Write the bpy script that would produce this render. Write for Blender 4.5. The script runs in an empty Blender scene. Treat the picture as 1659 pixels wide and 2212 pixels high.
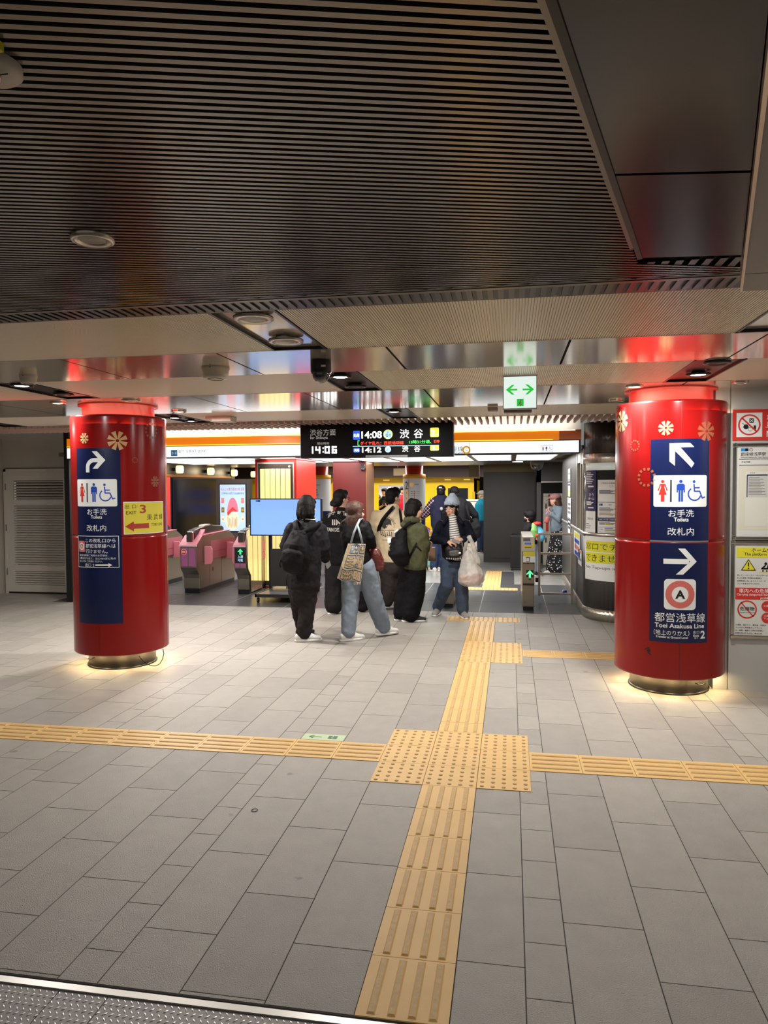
import bpy, bmesh, math, random
from mathutils import Vector, Matrix, Euler
random.seed(7)
S = bpy.context.scene
C = S.collection
PI = math.pi

# ------------------------------------------------------------------ camera
FPX, PITCH, YAW, ROLL = 1569.2, -0.0347, 0.1727, 0.0051
CAM = Vector((0.4864, -3.9859, 1.6696))
CM = Matrix.Rotation(YAW, 3, 'Z') @ Matrix.Rotation(PITCH, 3, 'X') @ Matrix.Rotation(ROLL, 3, 'Y')
cam_data = bpy.data.cameras.new('camera')
cam_data.sensor_fit = 'VERTICAL'
cam_data.sensor_height = 24.0
cam_data.lens = FPX / 2212.0 * 24.0
cam_data.clip_start = 0.05
cam_data.clip_end = 100
cam = bpy.data.objects.new('camera', cam_data)
C.objects.link(cam)
R4 = Matrix((CM.col[0], CM.col[2], -CM.col[1])).transposed().to_4x4()
cam.matrix_world = Matrix.Translation(CAM) @ R4
S.camera = cam

# ------------------------------------------------------------------ world, exposure
world = bpy.data.worlds.new('world')
S.world = world
world.use_nodes = True
bg = world.node_tree.nodes['Background']
bg.inputs[0].default_value = (0.95, 0.92, 0.86, 1)
bg.inputs[1].default_value = 0.24         # the hall behind and beside the camera
S.view_settings.view_transform = 'Standard'
S.view_settings.look = 'None'
S.view_settings.gamma = 1
S.view_settings.use_curve_mapping = False
S.view_settings.exposure = -0.12
try:
    S.cycles.use_denoising = True
    S.cycles.max_bounces = 8
    S.cycles.caustics_reflective = False
    S.cycles.caustics_refractive = False
    S.cycles.sample_clamp_indirect = 4.0
except Exception:
    pass

def area(name, loc, size, power, rot=(0, 0, 0), color=(1, 0.95, 0.87), shape='RECTANGLE', spread=PI):
    l = bpy.data.lights.new(name, 'AREA')
    l.shape = shape
    l.size = size[0]
    if shape in ('RECTANGLE', 'ELLIPSE'):
        l.size_y = size[1]
    l.energy = power
    l.color = color
    l.spread = spread
    o = bpy.data.objects.new(name, l)
    o.location = loc
    o.rotation_euler = rot
    C.objects.link(o)
    return o

WARMW = (1, 0.975, 0.94)
# unseen fill lights added in the hall around and behind the camera
area('hall_fill_light', (-3.2, -4.6, 2.36), (0.9, 0.4), 16, color=WARMW)
area('hall_fill_light', (2.4, -4.2, 2.27), (0.9, 0.4), 46, color=WARMW)
area('hall_fill_light', (-0.4, -6.4, 2.36), (1.2, 0.5), 48, color=WARMW)
area('hall_fill_light', (4.6, 0.6, 2.40), (0.6, 0.6), 26, color=WARMW)
area('hall_fill_light', (-5.9, 2.6, 2.40), (0.6, 0.6), 30, color=WARMW)
# fluorescent troffers over the gates, the platform lamps, the cove behind the fascia
for i in range(7):
    area('gate_troffer_light', (-3.2 + 0.68 * i, 8.4, 2.115), (0.56, 2.3), 30, color=(1, 0.98, 0.94))
area('gate_troffer_light', (-4.9, 8.4, 2.115), (1.2, 2.3), 34, color=(1, 0.98, 0.94))
area('platform_light', (-2.5, 13.3, 2.24), (6.0, 0.4), 90, color=(1, 0.97, 0.9))
area('platform_light', (-2.5, 15.5, 2.24), (7.0, 0.4), 190, color=(1, 0.97, 0.9))
area('platform_light', (-5.0, 11.5, 2.2), (1.0, 2.5), 30, color=(1, 0.97, 0.9))
area('train_light', (-2.6, 17.9, 1.82), (2.6, 0.9), 70, color=(1, 1, 1))
area('cove_light', (-2.2, 5.60, 2.39), (7.0, 0.05), 26, rot=(PI - 0.5, 0, 0), color=(1, 0.96, 0.88))

# ------------------------------------------------------------------ helpers
def ray(px, py):
    return CM @ Vector(((px - 829.5) / FPX, 1.0, -(py - 1106.0) / FPX))

def at(px, py, Y):
    d = ray(px, py)
    return CAM + d * ((Y - CAM.y) / d.y)

def tag(o, label=None, cat=None, group=None, kind=None):
    if label: o['label'] = label
    if cat: o['category'] = cat
    if group: o['group'] = group
    if kind: o['kind'] = kind
    return o

def empty(name, loc, label=None, cat=None, group=None, rz=0):
    o = bpy.data.objects.new(name, None)
    o.location = loc
    o.rotation_euler = (0, 0, rz)
    o.empty_display_size = 0.1
    C.objects.link(o)
    return tag(o, label, cat, group)

MATS = {}
def mat(name, col, rough=0.5, metal=0.0, emit=0.0, ecol=None, bump=0.0, bscale=60, vary=0.0, vscale=4, spec=None, aniso=0, trans=0, coat=0, ior=None, alpha=None):
    if name in MATS:
        return MATS[name]
    m = bpy.data.materials.new(name)
    m.use_nodes = True
    nt = m.node_tree
    b = nt.nodes['Principled BSDF']
    def lin(c):
        return tuple((x / 12.92 if x <= 0.04045 else ((x + 0.055) / 1.055) ** 2.4) for x in c)
    c = lin([x / 255.0 for x in col])
    b.inputs['Base Color'].default_value = (*c, 1)
    b.inputs['Roughness'].default_value = rough
    b.inputs['Metallic'].default_value = metal
    if spec is not None: b.inputs['Specular IOR Level'].default_value = spec
    if aniso: b.inputs['Anisotropic'].default_value = aniso
    if trans: b.inputs['Transmission Weight'].default_value = trans
    if coat:
        b.inputs['Coat Weight'].default_value = coat
        b.inputs['Coat Roughness'].default_value = 0.05
    if ior: b.inputs['IOR'].default_value = ior
    if alpha is not None: b.inputs['Alpha'].default_value = alpha
    if emit:
        e = lin([x / 255.0 for x in ecol]) if ecol else c
        b.inputs['Emission Color'].default_value = (*e, 1)
        b.inputs['Emission Strength'].default_value = emit
    if bump or vary:
        tc = nt.nodes.new('ShaderNodeTexCoord')
        if vary:
            n = nt.nodes.new('ShaderNodeTexNoise')
            n.inputs['Scale'].default_value = vscale
            n.inputs['Detail'].default_value = 5
            nt.links.new(tc.outputs['Object'], n.inputs['Vector'])
            r = nt.nodes.new('ShaderNodeMapRange')
            r.inputs[1].default_value = 0.25; r.inputs[2].default_value = 0.75
            r.inputs[3].default_value = 1 - vary; r.inputs[4].default_value = 1 + vary
            nt.links.new(n.outputs[0], r.inputs[0])
            mx = nt.nodes.new('ShaderNodeMix'); mx.data_type = 'RGBA'; mx.blend_type = 'MULTIPLY'
            mx.inputs[0].default_value = 1
            mx.inputs[6].default_value = (*c, 1)
            nt.links.new(r.outputs[0], mx.inputs[7])
            nt.links.new(mx.outputs[2], b.inputs['Base Color'])
        if bump:
            n2 = nt.nodes.new('ShaderNodeTexNoise')
            n2.inputs['Scale'].default_value = bscale
            n2.inputs['Detail'].default_value = 4
            nt.links.new(tc.outputs['Object'], n2.inputs['Vector'])
            bp = nt.nodes.new('ShaderNodeBump')
            bp.inputs['Strength'].default_value = bump
            bp.inputs['Distance'].default_value = 0.01
            nt.links.new(n2.outputs[0], bp.inputs['Height'])
            nt.links.new(bp.outputs[0], b.inputs['Normal'])
    MATS[name] = m
    return m

class MB:
    """collects faces of several materials into one mesh"""
    def __init__(s):
        s.v = []; s.f = []; s.mi = []; s.m = []; s.sm = []
    def idx(s, m):
        if m not in s.m: s.m.append(m)
        return s.m.index(m)
    def add(s, verts, faces, m, smooth=False):
        b = len(s.v); i = s.idx(m)
        s.v += [tuple(p) for p in verts]
        for f in faces:
            s.f.append([b + k for k in f]); s.mi.append(i); s.sm.append(smooth)
        return s
    def box(s, lo, hi, m, mtx=None):
        x0, y0, z0 = lo; x1, y1, z1 = hi
        v = [Vector(p) for p in ((x0,y0,z0),(x1,y0,z0),(x1,y1,z0),(x0,y1,z0),(x0,y0,z1),(x1,y0,z1),(x1,y1,z1),(x0,y1,z1))]
        if mtx: v = [mtx @ p for p in v]
        return s.add(v, [(3,2,1,0),(4,5,6,7),(0,1,5,4),(1,2,6,5),(2,3,7,6),(3,0,4,7)], m)
    def cbox(s, c, d, m, mtx=None):
        return s.box([c[i]-d[i]/2 for i in range(3)], [c[i]+d[i]/2 for i in range(3)], m, mtx)
    def quad(s, a, b, c, d, m):
        return s.add([a, b, c, d], [(0,1,2,3)], m)
    def prism(s, pts, ax, lo, hi, m, smooth=False):
        """polygon extruded along axis ax (0,1,2) from lo to hi; pts are the other two coordinates in order"""
        n = len(pts)
        def P(p, t):
            q = list(p); q.insert(ax, t); return q
        v = [P(p, lo) for p in pts] + [P(p, hi) for p in pts]
        f = [tuple(range(n))[::-1], tuple(range(n, 2*n))] + [(i, (i+1) % n, n+(i+1) % n, n+i) for i in range(n)]
        return s.add(v, f, m, smooth)
    def lathe(s, prof, c, m, seg=32, a0=0, a1=2*PI, smooth=True, axis='Z'):
        """profile [(r, z)] about the vertical axis at c"""
        full = abs(a1 - a0 - 2*PI) < 1e-6
        n = seg if full else seg + 1
        v = []
        for (r, z) in prof:
            for i in range(n):
                a = a0 + (a1 - a0) * i / seg
                p = (r*math.cos(a), r*math.sin(a), z)
                if axis == 'Y': p = (p[0], p[2], p[1])
                v.append((c[0]+p[0], c[1]+p[1], c[2]+p[2]))
        f = []
        for k in range(len(prof)-1):
            for i in range(seg):
                j = (i+1) % n
                f.append((k*n+i, k*n+j, (k+1)*n+j, (k+1)*n+i))
        return s.add(v, f, m, smooth)
    def tube(s, pts, r, m, seg=8, cap=True):
        pts = [Vector(p) for p in pts]
        v = []; f = []; n = len(pts)
        up = Vector((0.123, 0.3, 1)).normalized()
        for i, p in enumerate(pts):
            t = (pts[min(i+1, n-1)] - pts[max(i-1, 0)]).normalized()
            e1 = t.cross(up)
            if e1.length < 1e-3: e1 = t.cross(Vector((1, 0, 0)))
            e1.normalize(); e2 = t.cross(e1)
            rr = r[i] if isinstance(r, (list, tuple)) else r
            for k in range(seg):
                a = 2*PI*k/seg
                v.append(p + e1*(rr*math.cos(a)) + e2*(rr*math.sin(a)))
        for i in range(n-1):
            for k in range(seg):
                f.append((i*seg+k, i*seg+(k+1) % seg, (i+1)*seg+(k+1) % seg, (i+1)*seg+k))
        if cap:
            f.append(tuple(range(seg))[::-1]); f.append(tuple(range((n-1)*seg, n*seg)))
        return s.add(v, f, m, True)
    def ell(s, c, r, m, seg=20, rings=12):
        prof = [(math.sin(PI*k/rings), -math.cos(PI*k/rings)) for k in range(rings+1)]
        prof[0] = (1e-4, -1); prof[-1] = (1e-4, 1)
        t = MB().lathe(prof, (0,0,0), m, seg)
        return s.add([(c[0]+p[0]*r[0], c[1]+p[1]*r[1], c[2]+p[2]*r[2]) for p in t.v], t.f, m, True)
    def build(s, name, parent=None, local=True, bevel=0, origin=None):
        me = bpy.data.meshes.new(name)
        me.from_pydata(s.v, [], s.f)
        for m in s.m: me.materials.append(m)
        me.polygons.foreach_set('material_index', s.mi)
        me.polygons.foreach_set('use_smooth', s.sm)
        me.update()
        o = bpy.data.objects.new(name, me)
        C.objects.link(o)
        if parent:
            o.parent = parent
            if not local:      # geometry given in world coordinates
                off = Matrix.Translation(parent.location) @ Euler(parent.rotation_euler).to_matrix().to_4x4()
                o.matrix_parent_inverse = off.inverted()
        if bevel:
            b = o.modifiers.new('bevel', 'BEVEL'); b.width = bevel; b.segments = 2; b.limit_method = 'ANGLE'
        return o

def wbuild(mb, name, parent=None, bevel=0):
    return mb.build(name, parent, local=False, bevel=bevel)

def struct(mb, name, bevel=0):
    return tag(mb.build(name, bevel=bevel), kind='structure')

# ---- lettering
_txt = {}
def text_mesh(body, bold=0.0, shear=0.0):
    if any(ord(ch) > 0x2e80 for ch in body): bold *= .35      # dense characters need less weight
    k = (body, bold, shear)
    if k not in _txt:
        c = bpy.data.curves.new('lettering', 'FONT')
        c.body = body; c.resolution_u = 3; c.offset = bold; c.shear = shear
        c.align_x = 'LEFT'
        o = bpy.data.objects.new('lettering', c)
        C.objects.link(o)
        bpy.context.view_layer.update()
        dg = bpy.context.evaluated_depsgraph_get()
        me = bpy.data.meshes.new_from_object(o.evaluated_get(dg))
        _txt[k] = ([(v.co.x, v.co.y) for v in me.vertices], [tuple(p.vertices) for p in me.polygons])
        bpy.data.meshes.remove(me); bpy.data.objects.remove(o); bpy.data.curves.remove(c)
    return _txt[k]

class Sheet:
    """flat print laid on a surface: mapf(u, v, d) gives the point, d metres off the surface"""
    def __init__(s, mapf, step=None, base=0.0008, lay=0.0005):
        s.map = mapf; s.step = step; s.mb = MB(); s.base = base; s.lay = lay
    def faces(s, v, f, m, layer):
        d = s.base + s.lay*layer
        if s.step:
            nv = []; nf = []
            def clip(P, k, keep_ge):
                out = []
                for i in range(len(P)):
                    A, B = P[i], P[(i+1) % len(P)]
                    ia = (A[0] >= k) if keep_ge else (A[0] <= k); ib = (B[0] >= k) if keep_ge else (B[0] <= k)
                    if ia: out.append(A)
                    if ia != ib:
                        t = (k-A[0])/(B[0]-A[0]); out.append((k, A[1]+t*(B[1]-A[1])))
                return out
            for q in f:
                P = [tuple(v[i][:2]) for i in q]
                k0 = math.floor(min(p[0] for p in P)/s.step); k1 = math.ceil(max(p[0] for p in P)/s.step)
                for k in range(k0, k1):
                    Q = clip(clip(P, k*s.step, True), (k+1)*s.step, False)
                    if len(Q) >= 3:
                        nf.append(tuple(range(len(nv), len(nv)+len(Q)))); nv += Q
            v, f = nv, nf
        s.mb.add([s.map(p[0], p[1], d) for p in v], f, m)
    def poly(s, pts, m, layer=1):
        bm = bmesh.new()
        fc = bm.faces.new([bm.verts.new((p[0], p[1], 0)) for p in pts])
        fc.normal_update()
        bmesh.ops.triangulate(bm, faces=[fc])
        bm.verts.index_update()
        v = [(w.co.x, w.co.y) for w in bm.verts]; f = [tuple(w.index for w in q.verts) for q in bm.faces]
        bm.free()
        s.faces(v, f, m, layer)
    def rect(s, u0, v0, u1, v1, m, layer=0, r=0):
        if r:
            pts = []
            for (cx, cy, a) in ((u1-r, v1-r, 0), (u0+r, v1-r, 90), (u0+r, v0+r, 180), (u1-r, v0+r, 270)):
                for k in range(5):
                    t = math.radians(a+22.5*k); pts.append((cx+r*math.cos(t), cy+r*math.sin(t)))
            s.poly(pts, m, layer)
        else:
            s.faces([(u0, v0), (u1, v0), (u1, v1), (u0, v1)], [(0, 1, 2, 3)], m, layer)
    def frame(s, u0, v0, u1, v1, w, m, layer=1):
        s.rect(u0, v0, u1, v0+w, m, layer); s.rect(u0, v1-w, u1, v1, m, layer)
        s.rect(u0, v0+w, u0+w, v1-w, m, layer); s.rect(u1-w, v0+w, u1, v1-w, m, layer)
    def disc(s, u, v, r, m, layer=1, n=28, ry=None):
        ry = ry or r
        s.faces([(u+r*math.cos(2*PI*k/n), v+ry*math.sin(2*PI*k/n)) for k in range(n)], [tuple(range(n))], m, layer)
    def ring(s, u, v, r0, r1, m, layer=1, a0=0, a1=2*PI, n=32):
        pts = []; f = []
        for k in range(n+1):
            t = a0+(a1-a0)*k/n
            pts += [(u+r0*math.cos(t), v+r0*math.sin(t)), (u+r1*math.cos(t), v+r1*math.sin(t))]
        for k in range(n): f.append((2*k, 2*k+1, 2*k+3, 2*k+2))
        s.faces(pts, f, m, layer)
    def stroke(s, pts, w, m, layer=1, cap=True):
        for (a, b) in zip(pts, pts[1:]):
            dx, dy = b[0]-a[0], b[1]-a[1]; l = math.hypot(dx, dy) or 1
            nx, ny = -dy/l*w/2, dx/l*w/2
            s.faces([(a[0]+nx, a[1]+ny), (a[0]-nx, a[1]-ny), (b[0]-nx, b[1]-ny), (b[0]+nx, b[1]+ny)], [(0, 1, 2, 3)], m, layer)
        if cap:
            for p in pts: s.disc(p[0], p[1], w/2, m, layer, n=10)
    def text(s, body, u, v, h, m, layer=1, width=None, align='C', bold=0.0, shear=0.0):
        """h is the height of a capital or kanji, (u, v) the middle of the line"""
        tv, tf = text_mesh(body, bold, shear)
        if not tv: return
        x0 = min(p[0] for p in tv); x1 = max(p[0] for p in tv); y0 = min(p[1] for p in tv); y1 = max(p[1] for p in tv)
        sy = h/(y1-y0); sx = sy if width is None else width/(x1-x0)
        w = (x1-x0)*sx
        ox = u - (w/2 if align == 'C' else 0 if align == 'L' else w)
        s.faces([(ox+(p[0]-x0)*sx, v-h/2+(p[1]-y0)*sy) for p in tv], tf, m, layer)
    def man(s, u, v, h, m, layer=2):
        s.disc(u, v+h*0.43, h*0.075, m, layer)
        s.rect(u-h*.15, v+h*.02, u+h*.15, v+h*.33, m, layer, r=h*.06)
        s.rect(u-h*.18, v-h*.08, u-h*.12, v+h*.28, m, layer); s.rect(u+h*.12, v-h*.08, u+h*.18, v+h*.28, m, layer)
        s.rect(u-h*.10, v-h*.5, u-h*.012, v+h*.1, m, layer); s.rect(u+h*.012, v-h*.5, u+h*.10, v+h*.1, m, layer)
    def woman(s, u, v, h, m, layer=2):
        s.disc(u, v+h*0.43, h*0.075, m, layer)
        s.poly([(u-h*.09, v+h*.33), (u+h*.09, v+h*.33), (u+h*.07, v+h*.16), (u+h*.18, v-h*.18), (u-h*.18, v-h*.18), (u-h*.07, v+h*.16)], m, layer)
        s.stroke([(u-h*.10, v+h*.30), (u-h*.19, v+h*.02)], h*.05, m, layer); s.stroke([(u+h*.10, v+h*.30), (u+h*.19, v+h*.02)], h*.05, m, layer)
        s.rect(u-h*.075, v-h*.5, u+h*.075, v-h*.18, m, layer)
    def wheelchair(s, u, v, h, m, layer=2):
        w = h*.055
        s.disc(u-h*.08, v+h*.37, h*.06, m, layer)
        s.stroke([(u-h*.08, v+h*.26), (u-h*.06, v-h*.02), (u+h*.16, v-h*.02), (u+h*.28, v-h*.30), (u+h*.38, v-h*.26)], w, m, layer)
        s.stroke([(u-h*.07, v+h*.12), (u+h*.14, v+h*.12)], w, m, layer)
        s.ring(u-h*.05, v-h*.13, h*.23, h*.285, m, layer, math.radians(125), math.radians(345))
    def blossom(s, u, v, r, m, n=8, hollow=False, layer=1):
        for k in range(n):
            a = 2*PI*(k+.5)/n
            ca, sa = math.cos(a), math.sin(a)
            r0, r1, w0, w1 = (r*.72, r, r*.10, r*.14) if hollow else (r*.16, r, r*.07, r*.24)
            s.poly([(u+r0*ca-w0*sa, v+r0*sa+w0*ca), (u+r0*ca+w0*sa, v+r0*sa-w0*ca), (u+r1*ca+w1*sa, v+r1*sa-w1*ca), (u+r1*ca-w1*sa, v+r1*sa+w1*ca)][::-1], m, layer)
    def build(s, name, parent=None):
        return s.mb.build(name, parent, local=False)

def cylmap(c, r):
    def f(u, v, d):
        t = u/r
        return (c[0]+(r+d)*math.sin(t), c[1]-(r+d)*math.cos(t), v)
    return f
def planemap(o, U, V):
    o = Vector(o); U = Vector(U).normalized(); V = Vector(V).normalized(); N = U.cross(V)
    return lambda u, v, d: o+U*u+V*v+N*d

# ---- materials shared by many things
WHITE = mat('white_print', (238, 240, 238), 0.45)
NAVY = mat('navy_film', (13, 25, 70), 0.32)
BLACKP = mat('black_print', (18, 18, 20), 0.5)
REDP = mat('red_print', (214, 54, 44), 0.45)
BLUEP = mat('blue_print', (32, 74, 178), 0.45)
YELP = mat('yellow_print', (236, 226, 52), 0.5)
GREYP = mat('grey_print', (110, 112, 116), 0.5)
STEEL = mat('brushed_steel', (204, 198, 188), 0.36, .85, bump=0.03, bscale=90)
CHROME = mat('polished_steel', (205, 200, 192), 0.14, 1.0)
BLACKM = mat('black_metal', (16, 16, 18), 0.4)
DARKG = mat('dark_grey_panel', (62, 60, 58), 0.42, vary=0.06)
LAMP = mat('lamp_glow', (255, 250, 235), 0.5, emit=7, ecol=(255, 250, 238))
# ================================================================== THE SETTING
TILE = mat('stone_tile', (167, 160, 150), 0.42, bump=0.6, bscale=220, vary=0.07, vscale=9)
TILE2 = mat('stone_tile_dark', (159, 152, 143), 0.45, bump=0.6, bscale=220, vary=0.08, vscale=7)
for _m in (TILE, TILE2):      # scuffs and old chewing gum on the stone
    _nt = _m.node_tree; _b = _nt.nodes['Principled BSDF']
    _src = _b.inputs['Base Color'].links[0].from_socket
    _g = _nt.nodes.new('ShaderNodeNewGeometry')
    _v = _nt.nodes.new('ShaderNodeTexVoronoi'); _v.inputs['Scale'].default_value = 2.3
    _n = _nt.nodes.new('ShaderNodeTexNoise'); _n.inputs['Scale'].default_value = 40; _n.inputs['Detail'].default_value = 3
    _nt.links.new(_g.outputs['Position'], _v.inputs['Vector']); _nt.links.new(_g.outputs['Position'], _n.inputs['Vector'])
    _a = _nt.nodes.new('ShaderNodeMath'); _a.operation = 'MULTIPLY_ADD'; _nt.links.new(_n.outputs[0], _a.inputs[0]); _a.inputs[1].default_value = .10; _nt.links.new(_v.outputs['Distance'], _a.inputs[2])
    _r = _nt.nodes.new('ShaderNodeMapRange'); _nt.links.new(_a.outputs[0], _r.inputs[0]); _r.inputs[1].default_value = .085; _r.inputs[2].default_value = .11; _r.inputs[3].default_value = .62; _r.inputs[4].default_value = 1.0
    _x = _nt.nodes.new('ShaderNodeMix'); _x.data_type = 'RGBA'; _x.blend_type = 'MULTIPLY'; _x.inputs[0].default_value = 1
    _nt.links.new(_src, _x.inputs[6]); _nt.links.new(_r.outputs[0], _x.inputs[7]); _nt.links.new(_x.outputs[2], _b.inputs['Base Color'])
GROUT = mat('tile_grout', (78, 74, 70), 0.9)
# --- concourse floor: wide and narrow courses in running bond
edges = []
x = 0.0
xs_left = [0, -.297, -.592, -.887, -1.035]
while xs_left[-1] > -9:
    for w in (.293, .293, .293, .297, .148): xs_left.append(xs_left[-1]-w)
xs_right = [.3, .537, .686]
while xs_right[-1] < 6:
    for w in (.296, .296, .296, .298, .148): xs_right.append(xs_right[-1]+w)
cols = [(b, a) for a, b in zip(xs_left, xs_left[1:])] + [(0, .3)] + list(zip(xs_right, xs_right[1:]))
fm = MB()
fm.box((-9.2, -1.8, -.03), (6.2, 5.67, -0.0018), GROUT); fm.box((-9.2, 5.67, -.03), (-5.94, 6.5, -0.0018), GROUT)
g = .0022
rnd = random.Random(3)
k = 0
for (a, b) in cols:
    narrow = b-a < .2
    L = .2965 if narrow else .593
    if abs(a) < .01: L = .593
    off = -.145 if narrow else (0 if k % 2 else -.29)
    if not narrow: k += 1
    y = -1.8 + ((off+1.8) % L) - L
    ye = 6.42 if b <= -5.9 else 5.668
    while y < ye-.008:
        y0 = max(y+g, -1.795); y1 = min(y+L-g, ye)
        if y1 > y0:
            m = TILE2 if rnd.random() < .3 else TILE
            fm.box((a+g, y0, -.002), (b-g, y1, 0), m)
        y += L
struct(fm, 'floor')
# --- dark slabs in the gate line, paler floor beyond, floor behind the threshold
DSL = mat('dark_slab', (74, 74, 76), 0.3, vary=.06, bump=.05, bscale=120)
DSJ = mat('pale_joint', (170, 166, 158), 0.6)
fg = MB()
fg.box((-5.94, 5.67, -.03), (2.2, 8.5, -.0012), DSJ)
for i in range(-6, 3):
    for (ya, yb) in ((5.675, 6.6), (6.604, 7.55), (7.554, 8.5)):
        fg.box((.075+.9*i+.004, ya, -.001), (.075+.9*i+.896, yb-.004, 0), DSL)
fg.box((-5.936, 5.675, -.001), (-5.33, 6.6, 0), DSL); fg.box((-5.936, 6.604, -.001), (-5.33, 8.5, 0), DSL)
struct(fg, 'floor')
PSL = mat('pale_slab', (150, 148, 142), 0.22, vary=.1, vscale=3)
fp = MB()
fp.box((-6.3, 8.5, -.03), (2.2, 16.4, -.0012), GROUT)
for i in range(-14, 5):
    for j in range(13):
        fp.box((.4*i+.15, 8.504+.6*j, -.001), (.4*i+.547, 8.504+.6*j+.596, 0), DSL if (i == 0 and j < 3) or i == -8 else PSL)
struct(fp, 'floor')
fb = MB()
fb.box((-9.2, -9, -.03), (6.2, -2.06, 0), mat('dark_stone', (84, 80, 76), .5, vary=.1))
struct(fb, 'floor')

# --- ceilings
METAL = mat('ceiling_metal', (228, 219, 206), 0.13, .74, bump=.006, bscale=9)
RIB = mat('ribbed_aluminium', (244, 235, 218), 0.32, .2)
VOID = mat('ceiling_void', (10, 10, 11), .9)
cm = MB()
for (ya, yb) in ((.03, .855), (1.825, 3.19)):
    xs = [-9.2] + [-.2+k for k in range(-8, 6)] + [6.2]
    for a, b in zip(xs, xs[1:]):
        cm.box((a+.007, ya, 2.45), (b-.007, yb, 2.468), METAL)
struct(cm, 'ceiling')
cr = MB()
trays = [-5.64, -3.17, -.69, 1.775, 4.25]
TW = .155
for (ya, yb) in ((-.95, .025), (.86, 1.82), (3.195, 4.25)):
    xs = [-9.2]
    for t in trays: xs += [t-TW, t+TW]
    xs.append(6.2)
    for a, b in zip(xs[::2], xs[1::2]):
        v = []; n = int((b-a)/.0125)
        p = (b-a)/n
        for i in range(n):
            xx = a+i*p
            for (dx, z) in ((0, 2.458), (.0045, 2.458), (.006, 2.45), (.0115, 2.45)):
                v += [(xx+dx, ya, z), (xx+dx, yb, z)]
        f = [(2*i+1, 2*i, 2*i+2, 2*i+3) for i in range(len(v)//2-1)]
        cr.add(v, f, RIB)
        # lighter end trim of the sheet
        cr.box((a, yb, 2.448), (b, yb+.004, 2.47), METAL)
struct(cr, 'ceiling')
ct = MB()
TRAYD = mat('tray_dark', (52, 48, 46), .35, .8)
for t in trays:
    for j, (ya, yb) in enumerate(((-.95, .02), (.86, 1.82), (3.2, 4.25))):
        m = TRAYD if j else METAL
        ct.box((t-TW+.012, ya, 2.462), (t+TW-.012, yb-.02, 2.474), METAL if j == 0 else TRAYD)
        ct.box((t-TW, ya, 2.446), (t-TW+.012, yb, 2.475), TRAYD); ct.box((t+TW-.012, ya, 2.446), (t+TW, yb, 2.475), TRAYD)
        ct.box((t-TW, yb-.02, 2.446), (t+TW, yb, 2.475), TRAYD)
struct(ct, 'ceiling')
ap = MB()   # access hatch joints in the ribbed ceiling at the left
for (xa, xb, ya, yb) in ((-3.05, -2.45, -.33, -.325), (-2.455, -2.45, -.9, -.325), (-3.05, -3.045, -.9, -.325)):
    ap.box((xa, ya, 2.446), (xb, yb, 2.451), TRAYD)
struct(ap, 'ceiling')
cv = MB()
cv.box((-9.3, -1.3, 2.476), (6.3, 4.3, 2.50), VOID)
cv.box((-9.3, -9, 2.418), (6.3, -1.3, 2.45), VOID)
cv.box((-9.3, 4.3, 2.66), (6.3, 5.9, 2.70), mat('slat_void', (92, 84, 78), .8))
struct(cv, 'ceiling')

# dark ribbed ceiling turned fifteen degrees against the paving
DRIB = mat('dark_rib', (120, 111, 103), 0.22, 0.7)
dr = MB()
ang = math.radians(15.5)
dx, dy = math.cos(ang), math.sin(ang)
nx, ny = -dy, dx
SOA, SOD = Vector((.855, -1.633)), Vector((.255, .967))
o = -9.0
while o < 1.2:
    t1 = (-1.285-ny*o)/dy
    # meet the dropped box
    den = dx*SOD.y-dy*SOD.x
    t2 = ((SOA.x-nx*o)*SOD.y-(SOA.y-ny*o)*SOD.x)/den
    py = ny*o+dy*t2
    t = min(t1, t2) if py < -1.45 else t1
    t0 = max((-6.0-nx*o)/dx, (-7.5-ny*o)/dy)
    if t > t0:
        a = Vector((nx*o+dx*t0, ny*o+dy*t0, 0)); b = Vector((nx*o+dx*t, ny*o+dy*t, 0))
        w = Vector((nx, ny, 0))*.0128
        v = [a, b, b+w, a+w]
        vv = [p+Vector((0, 0, 2.40)) for p in v]+[p+Vector((0, 0, 2.418)) for p in v]
        dr.add(vv, [(3,2,1,0), (0,1,5,4), (1,2,6,5), (2,3,7,6), (3,0,4,7)], DRIB)
    o += .0248
struct(dr, 'ceiling')

RAIL = mat('bronze_rail', (122, 110, 94), .3, .9)
ed = MB()
ed.box((-9.2, -1.285, 2.40), (1.36, -1.262, 2.45), BLACKM)
ed.box((-9.2, -1.235, 2.404), (1.36, -1.208, 2.43), RAIL)
ed.box((-9.2, -1.20, 2.432), (1.36, -.955, 2.475), BLACKM)
x = -6.0
GR = mat('grille_bar', (78, 75, 72), .3, .8)
while x < 1.33:
    ed.box((x, -1.165, 2.424), (x+.022, -.995, 2.432), GR)
    x += .041
x = .93
while x < 1.33:
    ed.box((x, -1.46, 2.402), (x+.024, -1.30, 2.41), GR)
    x += .045
struct(ed, 'trim_1')

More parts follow.
